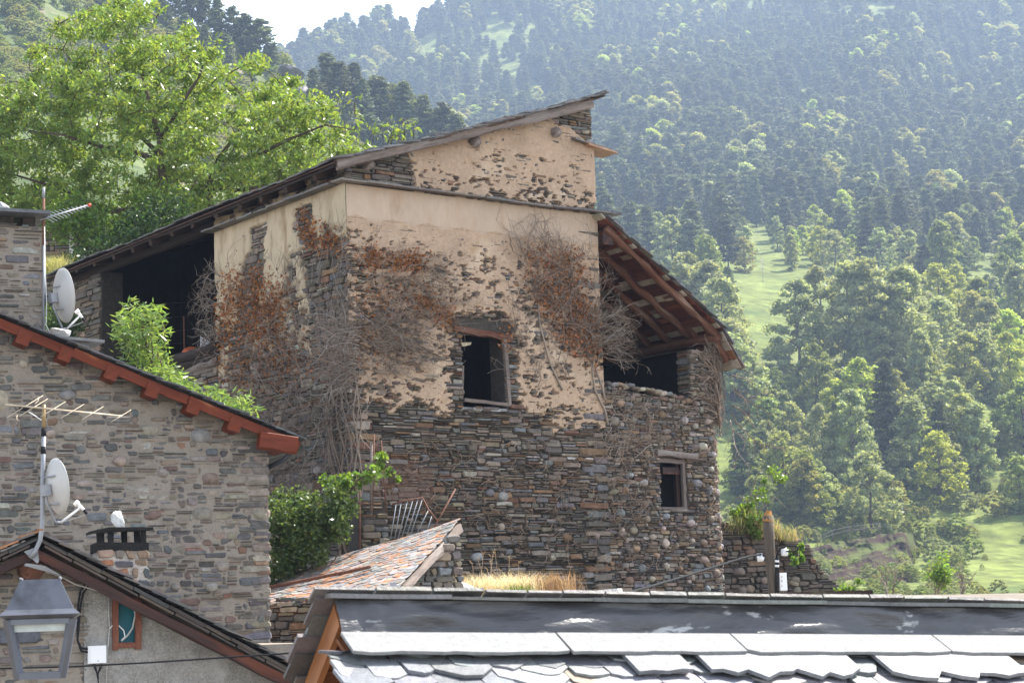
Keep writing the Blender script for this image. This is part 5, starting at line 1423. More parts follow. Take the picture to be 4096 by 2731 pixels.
# trees that can be told apart on the valley side, each with its own place
GB = "birches at the meadow edge"
for px, b, h, w in ((3200, 1500, 395, 1.15), (3300, 1492, 440, 1.0), (3405, 1500, 465, 1.05), (3500, 1496, 480, 1.1), (3620, 1492, 440, 1.25), (3560, 1505, 380, 1.1)):
    mtree('b', px, b, h, "grey green birch in the clump right of the meadow, %s" % {3200: "leftmost and lowest", 3300: "second from the left", 3405: "third from the left", 3500: "tallest of all", 3560: "short one in front", 3620: "broad one on the right end"}[px], GB, shape=0, tint="grey", w=w)
GS = "dark shrubs under the birches"
for k in range(11):
    mtree('b', 3060 + k * 52 + rnd(-12, 12), 1560 + rnd(-15, 15), rnd(70, 120), "dark green shrub in the row under the birch clump", GS, shape=3, tint="mid")
UN = [
 ('b', 2900, 1500, 400, "pale willow like tree left of the meadow, just right of the barn roof", 0, "grey", 1.0),
 ('b', 2760, 1330, 330, "leafy grey green tree rising behind the slope of the barn roof", 0, "grey", 1.2),
 ('b', 3690, 1560, 265, "pointed grey tree below the right side of the birch clump", 2, "grey", 1.0),
 ('b', 3350, 1760, 250, "bright lime green tree peeping above the big pale poplar", 0, "lime", 1.2),
 ('b', 3420, 1950, 400, "big pale windblown poplar in the middle of the lower slope", 0, "grey", .95),
 ('b', 3300, 1940, 330, "greyish tree leaning on the left of the big pale poplar", 0, "grey", .9),
 ('b', 3170, 1900, 300, "silvery leaved tree between barn corner and big poplar", 0, "grey", .9),
 ('p', 3560, 1850, 395, "dark pine standing right of the big pale poplar", 1, "", 1.15),
 ('p', 3770, 1890, 285, "dark pine beside the leaning poplar on the right slope", 3, "", 1.2),
 ('b', 3915, 1935, 330, "slender poplar leaning in the wind on the right slope", 1, "grey", 1.15),
 ('b', 3665, 1935, 215, "small pale birch in the clearing between two pines", 2, "grey", 1.0),
 ('b', 3490, 2150, 350, "rounded grey green tree right above the field fence", 0, "grey", 1.15),
 ('b', 3230, 2090, 310, "loose bushy tree above the leafy wall shrub", 2, "mid", 1.25),
 ('p', 2975, 2010, 290, "dark conifer half hidden behind the barn's right corner", 0, "", 1.2),
 ('p', 3060, 1980, 250, "second dark conifer, just right of the barn corner", 1, "", 1.2),
 ('b', 3080, 1935, 260, "pale feathery tree beside the dark conifers at the barn corner", 0, "grey", .95),
 ('b', 3040, 1690, 170, "low olive tree beside the end of the barn eave", 0, "olive", 1.2),
 ('b', 4050, 1600, 280, "broad fresh green tree on the right edge above the leaning poplar", 0, "lime", 1.1),
 ('b', 3860, 1500, 150, "rounded olive bush tree under the right edge trees", 0, "olive", 1.3),
 ('b', 4085, 2040, 220, "leafy tree at the right edge halfway down the slope", 0, "mid", 1.1),
 ('p', 3830, 1130, 190, "broad dark pine above the right end of the birch clump", 4, "", 1.6),
 ('p', 3700, 1140, 160, "squat dark pine left of the broad dark one", 4, "", 1.4),
 ('b', 2980, 1090, 150, "yellow green tree in the row above the meadow", 0, "olive", 1.2),
 ('b', 3290, 1060, 165, "bright yellowish tree above the left birches", 0, "lime", 1.3),
 ('b', 3520, 1010, 120, "silvery domed tree above the middle of the birch clump", 0, "grey", 1.5),
 ('b', 2560, 1000, 190, "white flowering looking tree just right of the stone ledge", 0, "grey", 1.2),
 ('b', 2690, 1080, 230, "tall bushy tree behind the upper barn roof", 0, "grey", 1.1),
 ('b', 2610, 860, 110, "lime green round tree right of the gable wall", 0, "lime", 1.2),
 ('p', 2480, 760, 260, "dark blue green pine right behind the upper gable corner", 0, "", 1.3),
 ('p', 2560, 800, 230, "second pine behind the upper gable corner, a little further right", 1, "", 1.3),
]
for k, px, b, h, lab, sh_, ti, w in UN:
    mtree('pine' if k == 'p' else 'b', px, b, h, lab, None, shape=sh_, tint=ti or "mid", w=w)
GR = "lime green trees in a row"
for k in range(9):
    mtree('b', 3560 + k * 66 + rnd(-15, 15), 900 + 20 * math.sin(k) + rnd(-12, 12), rnd(125, 175), "*tree", GR, shape=0, tint="lime", w=1.25)
for k in range(7):
    mtree('b', 3850 + k * 50, 440 + rnd(-20, 20) - k * 8, rnd(70, 110), "light green tree in the upper band near the right edge", "light trees high on the right", shape=0, tint="lime", w=1.2)
GM = "mixed light trees above the meadow"
for k in range(34):
    px = rnd(2480, 3450); b = rnd(880, 1110)
    if px < 2750: b -= 0
    mtree('b', px, b, rnd(95, 190), "*tree", GM, shape=random.choice((0, 0, 2, 1)), tint=random.choice(("grey", "grey", "lime", "olive", "mid")), w=rnd(1.0, 1.3))
GL = "shrubs on the lower right slope"
for px, b, h in ((3700, 2190, 150), (3830, 2150, 130), (3760, 2260, 140), (3890, 2230, 120), (3640, 2100, 70), (3980, 2070, 140), (4060, 1890, 110), (3850, 2330, 95), (3900, 2380, 80), (3960, 1770, 120), (3790, 1980, 60), (4080, 1760, 130), (3860, 1640, 110), (3760, 1600, 90), (3940, 1600, 120), (4000, 1480, 110), (3060, 2120, 70), (3130, 2180, 60), (3210, 2160, 70), (3310, 2150, 60), (3340, 1990, 80), (3600, 1960, 70), (3700, 2010, 80), (3720, 1790, 90), (3640, 1710, 80)):
    mtree('b', px, b, h * .8, "*shrub", GL, shape=3, tint=random.choice(("mid", "olive", "mid", "grey")), w=rnd(1.0, 1.4))
for px, b, h, sh_ in ((2990, 1800, 140, 0), (3100, 1720, 170, 0), (3200, 1690, 120, 2), (4000, 1830, 150, 0), (4080, 1990, 120, 2), (3880, 1760, 180, 2), (3820, 1720, 140, 0), (3480, 1700, 150, 0), (3640, 1760, 120, 0), (3250, 1830, 180, 0), (3120, 2040, 170, 0), (3340, 2080, 150, 2), (3020, 2060, 160, 0), (3600, 2060, 150, 2), (3420, 2080, 140, 0), (3740, 1480, 150, 0), (3950, 1420, 190, 0), (3700, 1400, 160, 0), (3840, 1330, 170, 1), (4060, 1290, 200, 0), (3960, 1240, 150, 0)):
    mtree('b', px, b, h, "*tree", "small trees on the lower slope", shape=sh_, tint=random.choice(("grey", "mid", "olive")), w=rnd(.95, 1.25))
def in_px(poly, x, y):
    c = False; n = len(poly)
    for i in range(n):
        (x0, y0), (x1, y1) = poly[i], poly[(i + 1) % n]
        if (y0 > y) != (y1 > y) and x < (x1 - x0) * (y - y0) / (y1 - y0) + x0: c = not c
    return c
CLEAR = [[(2925, 1120), (3200, 1120), (3230, 1690), (2950, 1690)], [(3900, 2080), (4200, 2060), (4200, 2400), (3880, 2400)], [(3350, 2100), (3520, 2090), (3500, 2170), (3300, 2190)]]
for k in range(48):
    px = rnd(3180, 3880); mtree('b', px, rnd(2300, 2430) if k % 3 else rnd(2200, 2330), rnd(25, 75), "*bush", "scrub on the earth bank", shape=3, tint=random.choice(("olive", "grey", "mid")), w=rnd(1.0, 1.6), trunk=False)
nf = 0
while nf < 165:
    px, b = rnd(2560, 4180), rnd(1150, 2110)
    if px < 2960 and b > 1500 and random.random() < .3: continue
    if any(in_px(c, px, b) for c in CLEAR): continue
    if 3180 < px < 3640 and b < 1480: continue
    nf += 1
    big = random.random() < .6
    if random.random() < .09:
        mtree('pine', px, b, rnd(110, 200), "*conifer", "small conifers on the lower slope", shape=random.choice((0, 1, 3)), w=rnd(1.1, 1.4))
    elif big:
        mtree('b', px, b, rnd(150, 330), "*tree", "small trees on the lower slope", shape=random.choice((0, 0, 2, 1)), tint=random.choice(("grey", "mid", "olive", "grey", "lime")), w=rnd(1.0, 1.35))
    else:
        mtree('b', px, b, rnd(45, 100), "*shrub", GL, shape=3, tint=random.choice(("mid", "olive", "grey")), w=rnd(1.0, 1.5), trunk=False)
for k in range(46):
    mtree('b' if k % 3 else 'pine', rnd(3380, 4180), rnd(940, 1150), rnd(110, 200), "*tree", "trees above the birch clump", shape=random.choice((0, 0, 2)), tint=random.choice(("lime", "grey", "olive", "mid")), w=rnd(1.05, 1.35))
# pines of the near left hill, told apart along its crest
GH = "pines on the near left ridge"
for px, dy, h in ((560, 10, 110), (640, 20, 150), (700, 15, 170), (770, 20, 190), (820, 25, 150), (870, 30, 170), (930, 45, 190), (985, 55, 200), (1040, 60, 210), (1090, 60, 130), (1255, 60, 120), (1310, 40, 190), (1360, 60, 200), (1420, 60, 220), (1455, 90, 200), (1480, 30, 140), (1520, 90, 240), (1570, 60, 200), (1620, 90, 250), (1660, 60, 180), (1700, 90, 230), (1740, 60, 170), (1780, 100, 260), (1830, 90, 230), (1850, 130, 220), (1800, 160, 190), (1740, 180, 200), (1640, 170, 190), (1560, 180, 180), (1480, 190, 170), (1390, 170, 180), (1330, 160, 120), (1240, 140, 110), (900, 130, 150), (1000, 150, 140), (820, 120, 130), (740, 110, 140), (660, 100, 150), (480, 40, 130), (400, 30, 110), (320, 40, 130), (230, 30, 100), (150, 50, 120), (60, 60, 110)):
    p = surf_at('h', px, lerpt(px, HX, HY) + dy)
    tree('pine', p - Vector((0, 0, .4)), h * 1.0 / FPX * p.y, (("tall" if h > 190 else ("middling" if h > 140 else "low")) + " dark pine on the near left ridge, " + (zz := "hidden partly by the walnut crown" if px < 700 else ("on the crest left of the sky gap" if px < 1120 and dy < 100 else ("below the crest above the walnut" if px < 1120 else ("at the foot of the sky gap" if px < 1470 else "at its right end above the ruin roof"))))), GH, shape=random.choice((0, 1, 2, 2, 4)), w=rnd(1.15, 1.6))
for k in range(90):
    px = rnd(-150, 1350); p = surf_at('h', px, lerpt(px, HX, HY) + rnd(40, 420))
    tree('b', p, rnd(25, 75) / FPX * p.y, "scrub bush on the left hillside, " + (zz := "by the photo's left edge" if px < 250 else ("behind the walnut crown" if px < 800 else "between rocks and pines near the sky gap")), "scrub bushes on the left hillside", shape=3, tint=random.choice(("olive", "grey", "mid")), w=rnd(1, 1.4), trunk=False)
# the pine forest of the far side
EXCL = [[(2800, 1090), (3500, 1080), (3760, 1000), (4100, 960), (4800, 960), (4800, 2600), (2400, 2600), (2400, 1050)]]
cand = []
rg = np.random.default_rng(5)
c0, c1 = 30, 88
J = int(110 * .88)
Q = MP[:J + 1, c0:c1]
e1_ = Q[:-1, 1:] - Q[:-1, :-1]; e2_ = Q[1:, :-1] - Q[:-1, :-1]
area = np.linalg.norm(np.cross(e1_, e2_), axis=2)
gap_ = fbm(Q[:-1, :-1, 0] * .011, Q[:-1, :-1, 1] * .008 + Q[:-1, :-1, 2] * .01, 91, 3)
cnt = rg.poisson(area / 54.0 * np.clip((gap_ - .30) * 6, .12, 1.15))
forest = []
for j in range(cnt.shape[0]):
    for i in range(cnt.shape[1]):
        for k in range(cnt[j, i]):
            a, b = rg.uniform(), rg.uniform()
            p = Q[j, i] * (1 - a) * (1 - b) + Q[j, i + 1] * a * (1 - b) + Q[j + 1, i] * (1 - a) * b + Q[j + 1, i + 1] * a * b
            x, y = topx(p)
            if y > 1130 or any(in_px(e, x, y) for e in EXCL): continue
            if in_px([(2480, 880), (3450, 900), (3450, 1120), (2480, 1120)], x, y) and rg.uniform() < .75: continue
            forest.append((p, x, y))
print("forest", len(forest))
vis = [f for f in forest if 1400 < f[1] < 4150 and -60 < f[2] < 1100 and not (f[1] < 2420 and f[2] > 640)]
vis.sort(key=lambda f: f[0][1])
ind = set(id(f) for f in vis[:190])
for f in vis[:190]:
    y = f[2]
    zx = "behind the upper barn roof" if f[1] < 2850 else ("above the meadow" if f[1] < 3300 else ("above the birch clump" if f[1] < 3720 else "towards the photo's right edge"))
    hh_ = rnd(12, 21)
    zy = ("in the front row" if y > 930 else ("in the second row" if y > 860 else ("a little higher up" if y > 760 else "highest of those told apart")))
    lab = "%s far forest pine %s, %s" % ("tall" if hh_ > 18 else ("middling" if hh_ > 15 else "low"), zx, zy)
    tree('pine', Vector(f[0]) - Vector((0, 0, .3)), hh_, lab, "pines at the foot of the far forest", shape=random.choice((0, 1, 2, 3, 4)), w=rnd(1.1, 1.5))
rest = [f for f in forest if id(f) not in ind]
me = bpy.data.meshes.new("pine_forest"); me.from_pydata([tuple(f[0]) for f in rest], [], [])
def fattr(nm, ty, val):
    a = me.attributes.new(nm, ty, 'POINT'); a.data.foreach_set("value", np.asarray(val))
n = len(rest)
fattr("h", 'FLOAT', (rg.uniform(9.5, 22, n) * (.85 + .3 * fbm(np.array([f[0][0] for f in rest]) * .02, np.array([f[0][1] for f in rest]) * .02, 77, 3))).astype(np.float32)); fattr("wd", 'FLOAT', rg.uniform(1.1, 1.55, n).astype(np.float32))
fattr("yaw", 'FLOAT', rg.uniform(0, 6.28, n).astype(np.float32))
kind_ = rg.integers(0, 5, n); cl_ = fbm(np.array([f[1] for f in rest]) * .006, np.array([f[2] for f in rest]) * .009, 78, 3); lt = (rg.uniform(size=n) < np.clip((cl_ - .53) * 2.0, .02, .6)); kind_[lt] = rg.choice([5, 6, 7, 7], int(lt.sum()))
fattr("which", 'INT', kind_.astype(np.int32))
po = bpy.data.objects.new("pine_forest", me); COLL.objects.link(po)
po["kind"] = "stuff"; po["label"] = "hazy pine forest covering the far valley side"; po["category"] = "forest"
gn = bpy.data.node_groups.new("forest_scatter", 'GeometryNodeTree')
gn.interface.new_socket("Geometry", in_out='INPUT', socket_type='NodeSocketGeometry')
gn.interface.new_socket("Geometry", in_out='OUTPUT', socket_type='NodeSocketGeometry')
N = gn.nodes; L = gn.links
gi = N.new("NodeGroupInput"); go = N.new("NodeGroupOutput")
iop = N.new("GeometryNodeInstanceOnPoints"); jn = N.new("GeometryNodeJoinGeometry")
first = {}
for o in COLL.objects:
    if o.name.startswith("crown") and o.data.name not in first: first[o.data.name] = o
protos = [first[m.name] for m in PINES] + [first[BROAD["lime"][0].name], first[BROAD["grey"][0].name], first[BROAD["olive"][0].name]]
infos = []
for o in protos:
    oi = N.new("GeometryNodeObjectInfo"); oi.inputs[0].default_value = o; oi.inputs["As Instance"].default_value = True; oi.transform_space = 'ORIGINAL'
    infos.append(oi)
for oi in reversed(infos): L.new(oi.outputs["Geometry"], jn.inputs[0])
def named(nm, ty):
    a = N.new("GeometryNodeInputNamedAttribute"); a.data_type = ty; a.inputs[0].default_value = nm; return a.outputs[0]
L.new(gi.outputs[0], iop.inputs["Points"]); L.new(jn.outputs[0], iop.inputs["Instance"])
iop.inputs["Pick Instance"].default_value = True
L.new(named("which", 'INT'), iop.inputs["Instance Index"])
cr = N.new("ShaderNodeCombineXYZ"); L.new(named("yaw", 'FLOAT'), cr.inputs[2]); 
e2r = N.new("FunctionNodeEulerToRotation"); L.new(cr.outputs[0], e2r.inputs[0]); L.new(e2r.outputs[0], iop.inputs["Rotation"])
mu = N.new("ShaderNodeMath"); mu.operation = 'MULTIPLY'; hh = named("h", 'FLOAT'); L.new(hh, mu.inputs[0]); L.new(named("wd", 'FLOAT'), mu.inputs[1])
cs2 = N.new("ShaderNodeCombineXYZ"); L.new(mu.outputs[0], cs2.inputs[0]); L.new(mu.outputs[0], cs2.inputs[1]); L.new(hh, cs2.inputs[2])
L.new(cs2.outputs[0], iop.inputs["Scale"]); L.new(iop.outputs[0], go.inputs[0])
po.modifiers.new("scatter", 'NODES').node_group = gn
# uncounted low scrub on the near hillside
def scatter(name, label, pts_, hs, protos, w=(1.1, 1.7)):
    me = bpy.data.meshes.new(name); me.from_pydata([tuple(p) for p in pts_], [], []); n = len(pts_)
    for nm, ty, val in (("h", 'FLOAT', rg.uniform(*hs, n)), ("wd", 'FLOAT', rg.uniform(*w, n)), ("yaw", 'FLOAT', rg.uniform(0, 6.28, n)), ("which", 'INT', rg.integers(0, len(protos), n))):
        a = me.attributes.new(nm, ty, 'POINT'); a.data.foreach_set("value", np.asarray(val).astype(np.int32 if ty == 'INT' else np.float32))
    o = bpy.data.objects.new(name, me); COLL.objects.link(o); tag(o, label, "scrub", None, "stuff")
    g2 = gn.copy(); g2.name = name + "_scatter"
    inf = [x for x in g2.nodes if x.bl_idname == "GeometryNodeObjectInfo"]; jn_ = [x for x in g2.nodes if x.bl_idname == "GeometryNodeJoinGeometry"][0]
    for x in inf[len(protos):]: g2.nodes.remove(x)
    for x, pr in zip(inf, protos): x.inputs[0].default_value = pr
    o.modifiers.new("scatter", 'NODES').node_group = g2
pp_ = []
while len(pp_) < 1500:
    px = rnd(-500, 1700); dy = rnd(5, 560); y = lerpt(px, HX, HY) + dy
    if f1(px * .006, y * .008, 5, 3) < .42: continue
    pp_.append(surf_at('h', px, y))
scatter("hillside_scrub", "mixed olive scrub covering the near left hillside", pp_, (1.2, 4.2), [first[BROAD["olive"][3].name], first[BROAD["mid"][3].name], first[BROAD["grey"][3].name]])
pp_ = []
while len(pp_) < 700:
    px, y = rnd(2950, 4300), rnd(1520, 2440)
    if any(in_px(c, px, y) for c in CLEAR[:2]) and random.random() < .9: continue
    pp_.append(surf_at('m', px, y))
scatter("slope_undergrowth", "low undergrowth between the trees of the lower right slope", pp_, (.8, 2.4), [first[BROAD["olive"][3].name], first[BROAD["mid"][3].name], first[BROAD["grey"][3].name]])
# field fence on the lip of the bank
ff = thing("field_fence", "wooden two rail fence along the grassy lip above the earth bank", "fence", P(3430, 2125, 325))
fp = [(3275, 2165), (3330, 2140), (3395, 2124), (3455, 2118), (3520, 2112)]
pp = [P(x, y, 322) for x, y in fp]
for p in pp: MB().tube([p - Vector((0, 0, .8)), p + Vector((0, 0, .9))], .09, n=5, col=(.3, .26, .2)).build("post", ff, MT['greywood'])
for dz in (.2, .8):
    for a, b in zip(pp[:-1], pp[1:]): beam("rail", ff, a + Vector((0, -.1, dz)), b + Vector((0, -.1, dz)), .10, .14, MT['greywood'], seg=2)
# bare dead tree standing in the broadleaf belt
for px, b, h in ((3052, 1130, 100),):
    p = surf_at('m', px, b); H = h / FPX * p.y
    mb = MB(); mb.tube([p, p + Vector((.1, 0, H * .6)), p + Vector((0, 0, H))], .12, .03, n=5, col=(.5, .45, .42))
    for k in range(40):
        z = H * rnd(.3, .98); a = rnd(0, 6.28); l = rnd(.6, 1.4)
        mb.tube([p + Vector((0, 0, z)), p + Vector((math.cos(a) * l, math.sin(a) * l, z + l * .5))], .04, .015, n=3, col=(.5, .45, .42))
    o = mb.build("dead_tree", None, MT['vine'], base=p); tag(o, "bare pale dead tree at the top of the meadow", "tree")
# ------------------------------------------------------------------ air
hz = MB().box((150, 1350, 560), (1650, 0, 0), (0, 1500, 0), (0, 0, 590)).build("haze", None, None, base=(0, 0, 0))
hm = bpy.data.materials.new("haze"); hm.use_nodes = True
nt = hm.node_tree; nt.nodes.remove(nt.nodes["Principled BSDF"])
pv = nt.nodes.new("ShaderNodeVolumePrincipled"); nt.links.new(pv.outputs[0], nt.nodes["Material Output"].inputs["Volume"])
pv.inputs["Color"].default_value = (.56, .72, 1.0, 1); pv.inputs["Density"].default_value = .00025; pv.inputs["Anisotropy"].default_value = .1
hz.data.materials.clear(); hz.data.materials.append(hm)
tag(hz, "pale blue air haze in the valley", "haze", None, "stuff")
# ------------------------------------------------------------------ foliage near the village
rg = np.random.default_rng(23)
def poly_points(poly, n):
    xs = [p[0] for p in poly]; ys = [p[1] for p in poly]; o = []
    while len(o) < n:
        x, y = rnd(min(xs), max(xs)), rnd(min(ys), max(ys))
        if in_px(poly, x, y): o.append((x, y))
    return o
def leaves(name, parent, C, la, lb, col, mat='leaf', var=.3, up=.0, flat=.6, kind=None, droop=0., base=None):
    n = len(C)
    A, B = leaf_axes(n, rg, la, lb, up, flat)
    if droop: A[:, 2] -= droop * la * rg.uniform(.3, 1, n)
    k = rg.uniform(1 - var, 1 + var, (n, 1)); col = np.array([col])
    c = col * k * np.concatenate([rg.uniform(.85, 1.2, (n, 1)), np.ones((n, 1)), rg.uniform(.7, 1.1, (n, 1))], 1)
    b = np.array(BASE[parent.name]) if parent else np.array(base)
    me = quads_mesh(name, C - b, A, B, c)
    return link(name, me, parent, MT[mat], kind, base)
# walnut ---------------------------------------------------------------------------------
DW = 61.
walnut = thing("walnut_tree", "big bright green walnut tree spreading behind the ruin's long roof", "tree", P(760, 1250, DW))
wp = MB()
def limb(pts, r0, r1, n=7): wp.tube([P(x, y, DW + d) for x, y, d in pts], r0, r1, n=n, col=(.1, .08, .06))
def limb(pts, r0, r1, n=7): wp.tube([P(x, y, DW + d) for x, y, d in pts], r0 * .62, r1 * .45, n=n, col=(.1, .08, .06))
limb([(770, 1250, 0), (735, 1000, 0), (700, 880, 0), (662, 760, -.2), (640, 650, -.4), (640, 560, -.3), (600, 420, .3), (560, 260, .6), (540, 120, .6)], .34, .06)
limb([(662, 770, -.2), (560, 830, -1), (430, 850, -1.6), (300, 880, -2), (180, 940, -2.4)], .17, .05)
limb([(640, 650, -.4), (520, 600, -1.5), (400, 585, -2.2), (250, 540, -2.5), (90, 520, -2.6)], .16, .04)
limb([(735, 1000, 0), (860, 900, .8), (830, 760, .6), (870, 640, .4), (960, 520, .2), (1060, 400, .3)], .24, .05)
limb([(640, 560, -.3), (720, 430, -1), (800, 300, -1.2), (830, 200, -1)], .13, .04)
limb([(870, 640, .4), (1000, 640, -.6), (1150, 560, -1), (1300, 500, -1), (1420, 520, -.6)], .13, .035)
limb([(640, 620, -.4), (460, 450, .2), (330, 300, .6), (250, 200, .6)], .13, .035)
limb([(830, 760, .6), (980, 760, -.4), (1150, 720, -1), (1330, 640, -.8)], .12, .035)
limb([(430, 850, -1.6), (260, 760, -1), (60, 700, -.6), (-120, 690, 0)], .11, .03)
wpoly = [(-250, 420), (-60, 350), (60, 320), (110, 240), (200, 130), (290, 70), (430, 15), (540, -5), (650, 40), (640, 110), (700, 130), (750, 115), (765, 190), (880, 165), (910, 240), (1040, 235), (1090, 310), (1210, 320), (1260, 390), (1330, 420), (1390, 490), (1460, 540), (1480, 620), (1340, 660), (1150, 760), (950, 850), (780, 930), (520, 960), (200, 960), (-250, 960)]
tips = []
ctr = (560, 560)
cl = poly_points(wpoly, 730)
C = []
for x, y in cl:
    rho = min(.97, math.hypot((x - ctr[0]) / 950, (y - ctr[1]) / 600))
    d = DW + rnd(-1, 1) * 4.0 * math.sqrt(1 - rho * rho)
    p = np.array(P(x, y, d)); tips.append(Vector(p))
    m = random.randint(55, 120); R = rnd(.32, .60)
    q = p + runit(m, rg) * (rg.uniform(0, 1, (m, 1)) ** .5) * np.array([[R, R, R * .62]])
    q[:, 2] -= .25 * np.hypot(q[:, 0] - p[0], q[:, 1] - p[1])
    C.append(q)
for x, y, m in ((1500, 525, 24), (1530, 500, 16), (1575, 520, 20), (1620, 505, 16), (1655, 500, 14), (1600, 545, 18), (1560, 548, 20), (1440, 480, 20), (1365, 375, 14), (1420, 410, 10), (1260, 370, 18), (870, 160, 25), (640, 40, 30), (755, 105, 20), (230, 100, 30), (120, 215, 30)):
    p = np.array(P(x, y, DW - .5)); C.append(p + rg.normal(0, .14, (m, 3))); tips.append(Vector(p))
    for k in range(2): wp.tube([Vector(p), Vector(p) + Vector((rnd(-.4, 0), 0, -.5))], .008, .012, n=3)
C = np.concatenate(C)
# twigs join each spray to the nearest limb point
lp_ = np.array([tuple(v) for v in wp.v[::7]])
order = sorted(tips, key=lambda t: float(np.min(np.sum((lp_ - np.array(t)) ** 2, 1))))
for t in order:
    q = np.array(t); dd = np.sum((lp_ - q) ** 2, 1) + 1.5 * np.clip(lp_[:, 2] - q[2], 0, None) ** 2
    b = Vector(lp_[int(np.argmin(dd))]); L_ = (t - b).length
    m = b.lerp(t, .5) + Vector((rnd(-.12, .12), rnd(-.12, .12), rnd(.0, .16))) * L_
    r_ = .007 + .010 * min(1.5, L_)
    wp.tube([b, m, t], r_ * 1.3, r_ * .7, n=4)
    lp_ = np.concatenate([lp_, [tuple(m), tuple(t)]])
    for k in range(3):
        e = t + Vector((rnd(-.5, .5), rnd(-.5, .5), rnd(-.3, .4))); wp.tube([m.lerp(t, rnd(.2, .9)), e], .009, .004, n=3)
wp.build("trunk", walnut, MT['bark'])
print("walnut leaves", len(C))
leaves("crown", walnut, C, .096, .043, (.18, .27, .065), up=-.15, droop=.5)
# darker evergreen under it, by the eave
def bush(name, label, poly, d, n, la, lb, col, cat="bush", dz=1.0, var=.35, stems=10, flat=.8, group=None, lump=.35, mat='leaf'):
    cx = sum(p[0] for p in poly) / len(poly); by = max(p[1] for p in poly)
    t = thing(name, label, cat, P(cx, by, d), group)
    cl = poly_points(poly, max(6, n // 60)); C = []
    for x, y in cl:
        p = np.array(P(x, y, d + rnd(-dz, dz))); m = 60
        C.append(p + runit(m, rg) * rg.uniform(0, 1, (m, 1)) ** .5 * lump * rg.uniform(.6, 1.3))
    C = np.concatenate(C)
    leaves("foliage", t, C, la, lb, col, mat=mat, var=var, flat=flat)
    mb = MB()
    for k in range(stems):
        x, y = random.choice(cl); b = P(cx + rnd(-.3, .3) * (x - cx), by, d)
        e = P(x, y, d); mb.tube([b, b.lerp(e, .5) + Vector((rnd(-.2, .2), 0, rnd(0, .2))), e], .02, .006, n=4)
    if stems: mb.build("stems", t, MT['bark'])
    return t
bush("evergreen_bush", "dark glossy evergreen bush between walnut trunk and the long eave", [(430, 960), (520, 860), (600, 800), (700, 790), (770, 830), (700, 900), (560, 960), (420, 1010), (300, 1060), (280, 1020)], 57, 5200, .07, .035, (.035, .075, .02), lump=.5, dz=1.5)
bush("hedge_bush", "fresh green bush beneath the walnut, behind the roof antenna", [(180, 840), (300, 800), (430, 830), (440, 930), (330, 960), (190, 960)], 58, 2600, .08, .036, (.10, .18, .03), lump=.5, dz=1.)
bush("hedge_bush", "low leafy bush seen behind the upper satellite dish", [(180, 1250), (230, 1270), (300, 1260), (310, 1330), (190, 1340)], 47, 1600, .05, .03, (.06, .11, .03), lump=.4, dz=.6)
bush("garden_bush", "shaded bush seen through the back of the dark gallery", [(600, 1150), (900, 1150), (900, 1450), (600, 1450)], 57, 2400, .07, .035, (.07, .13, .03), lump=.6, dz=1.2)
gw_ = Frame(P(300, 960, 60), 8)
gwall = thing("garden_wall", "stone wall with a white post glimpsed under the walnut", "stone wall", gw_.m(0, -.3, 0))
a, b = gw_.px(120, 860), gw_.px(440, 1060)
emit(masonry(gw_.m, scan([(a[0], b[1] - 1.5), (b[0], b[1] - 1.5), (b[0], a[1]), (a[0], a[1])]), b[1] - 1, a[1], PAL_BARN, rowh=(.12, .22), len_=(.25, .6), seed=25), gwall, MT['stone'])
MB().box(gw_.m((a[0] + b[0]) / 2, b[1] - .5, -.3), gw_.u * ((b[0] - a[0]) / 2), gw_.n * .26, (0, 0, (a[1] - b[1]) / 2 + .5)).build("wall_core", gwall, MT['core'])
po_ = MB().box(P(287, 990, 58.5), (.06, 0, 0), (0, .05, 0), (0, 0, .62), (.7, .72, .75)).build("post", None, MT['white'], base=P(287, 1060, 58.5)); tag(po_, "white metal post standing before the garden wall under the walnut", "post")
# young ash in front of the gallery ----------------------------------------------------
def lance(name, label, polys, d, n, la, lb, col, cat):
    t = thing(name, label, cat, P(620, 1700, d))
    C = []; mb = MB()
    for poly, k in polys:
        for x, y in poly_points(poly, k):
            p = np.array(P(x, y, d + rnd(-.5, .5))); m = 13
            C.append(p + runit(m, rg) * rg.uniform(0, 1, (m, 1)) ** .5 * .24)
            if random.random() < .3: mb.tube([Vector(p), Vector(p) + Vector((rnd(-.2, .2), 0, -.45))], .006, .012, n=3)
    mb.tube([P(560, 1240, d), P(590, 1400, d), P(650, 1560, d), P(680, 1800, d)], .02, .05, n=6)
    leaves("foliage", t, np.concatenate(C), la, lb, col, flat=.5, up=.15)
    mb.build("stems", t, MT['bark'])
lance("young_ash", "sunlit young ash tree growing up behind the red eave before the dark gallery", [([(468, 1300), (540, 1225), (560, 1230), (570, 1275), (620, 1240), (650, 1290), (665, 1330), (650, 1360), (600, 1370), (560, 1390), (480, 1370)], 75), ([(490, 1380), (640, 1375), (660, 1430), (690, 1470), (690, 1500), (740, 1550), (700, 1570), (560, 1480), (520, 1440)], 75), ([(690, 1500), (760, 1540), (780, 1580), (700, 1570)], 18), ([(800, 1600), (850, 1555), (900, 1590), (925, 1620), (920, 1660), (800, 1615)], 30), ([(930, 1620), (965, 1585), (985, 1600), (1010, 1660), (930, 1670)], 22), ([(640, 1520), (900, 1640), (880, 1650), (640, 1545)], 26)], 33.5, 0, .085, .017, (.17, .27, .08), "tree")
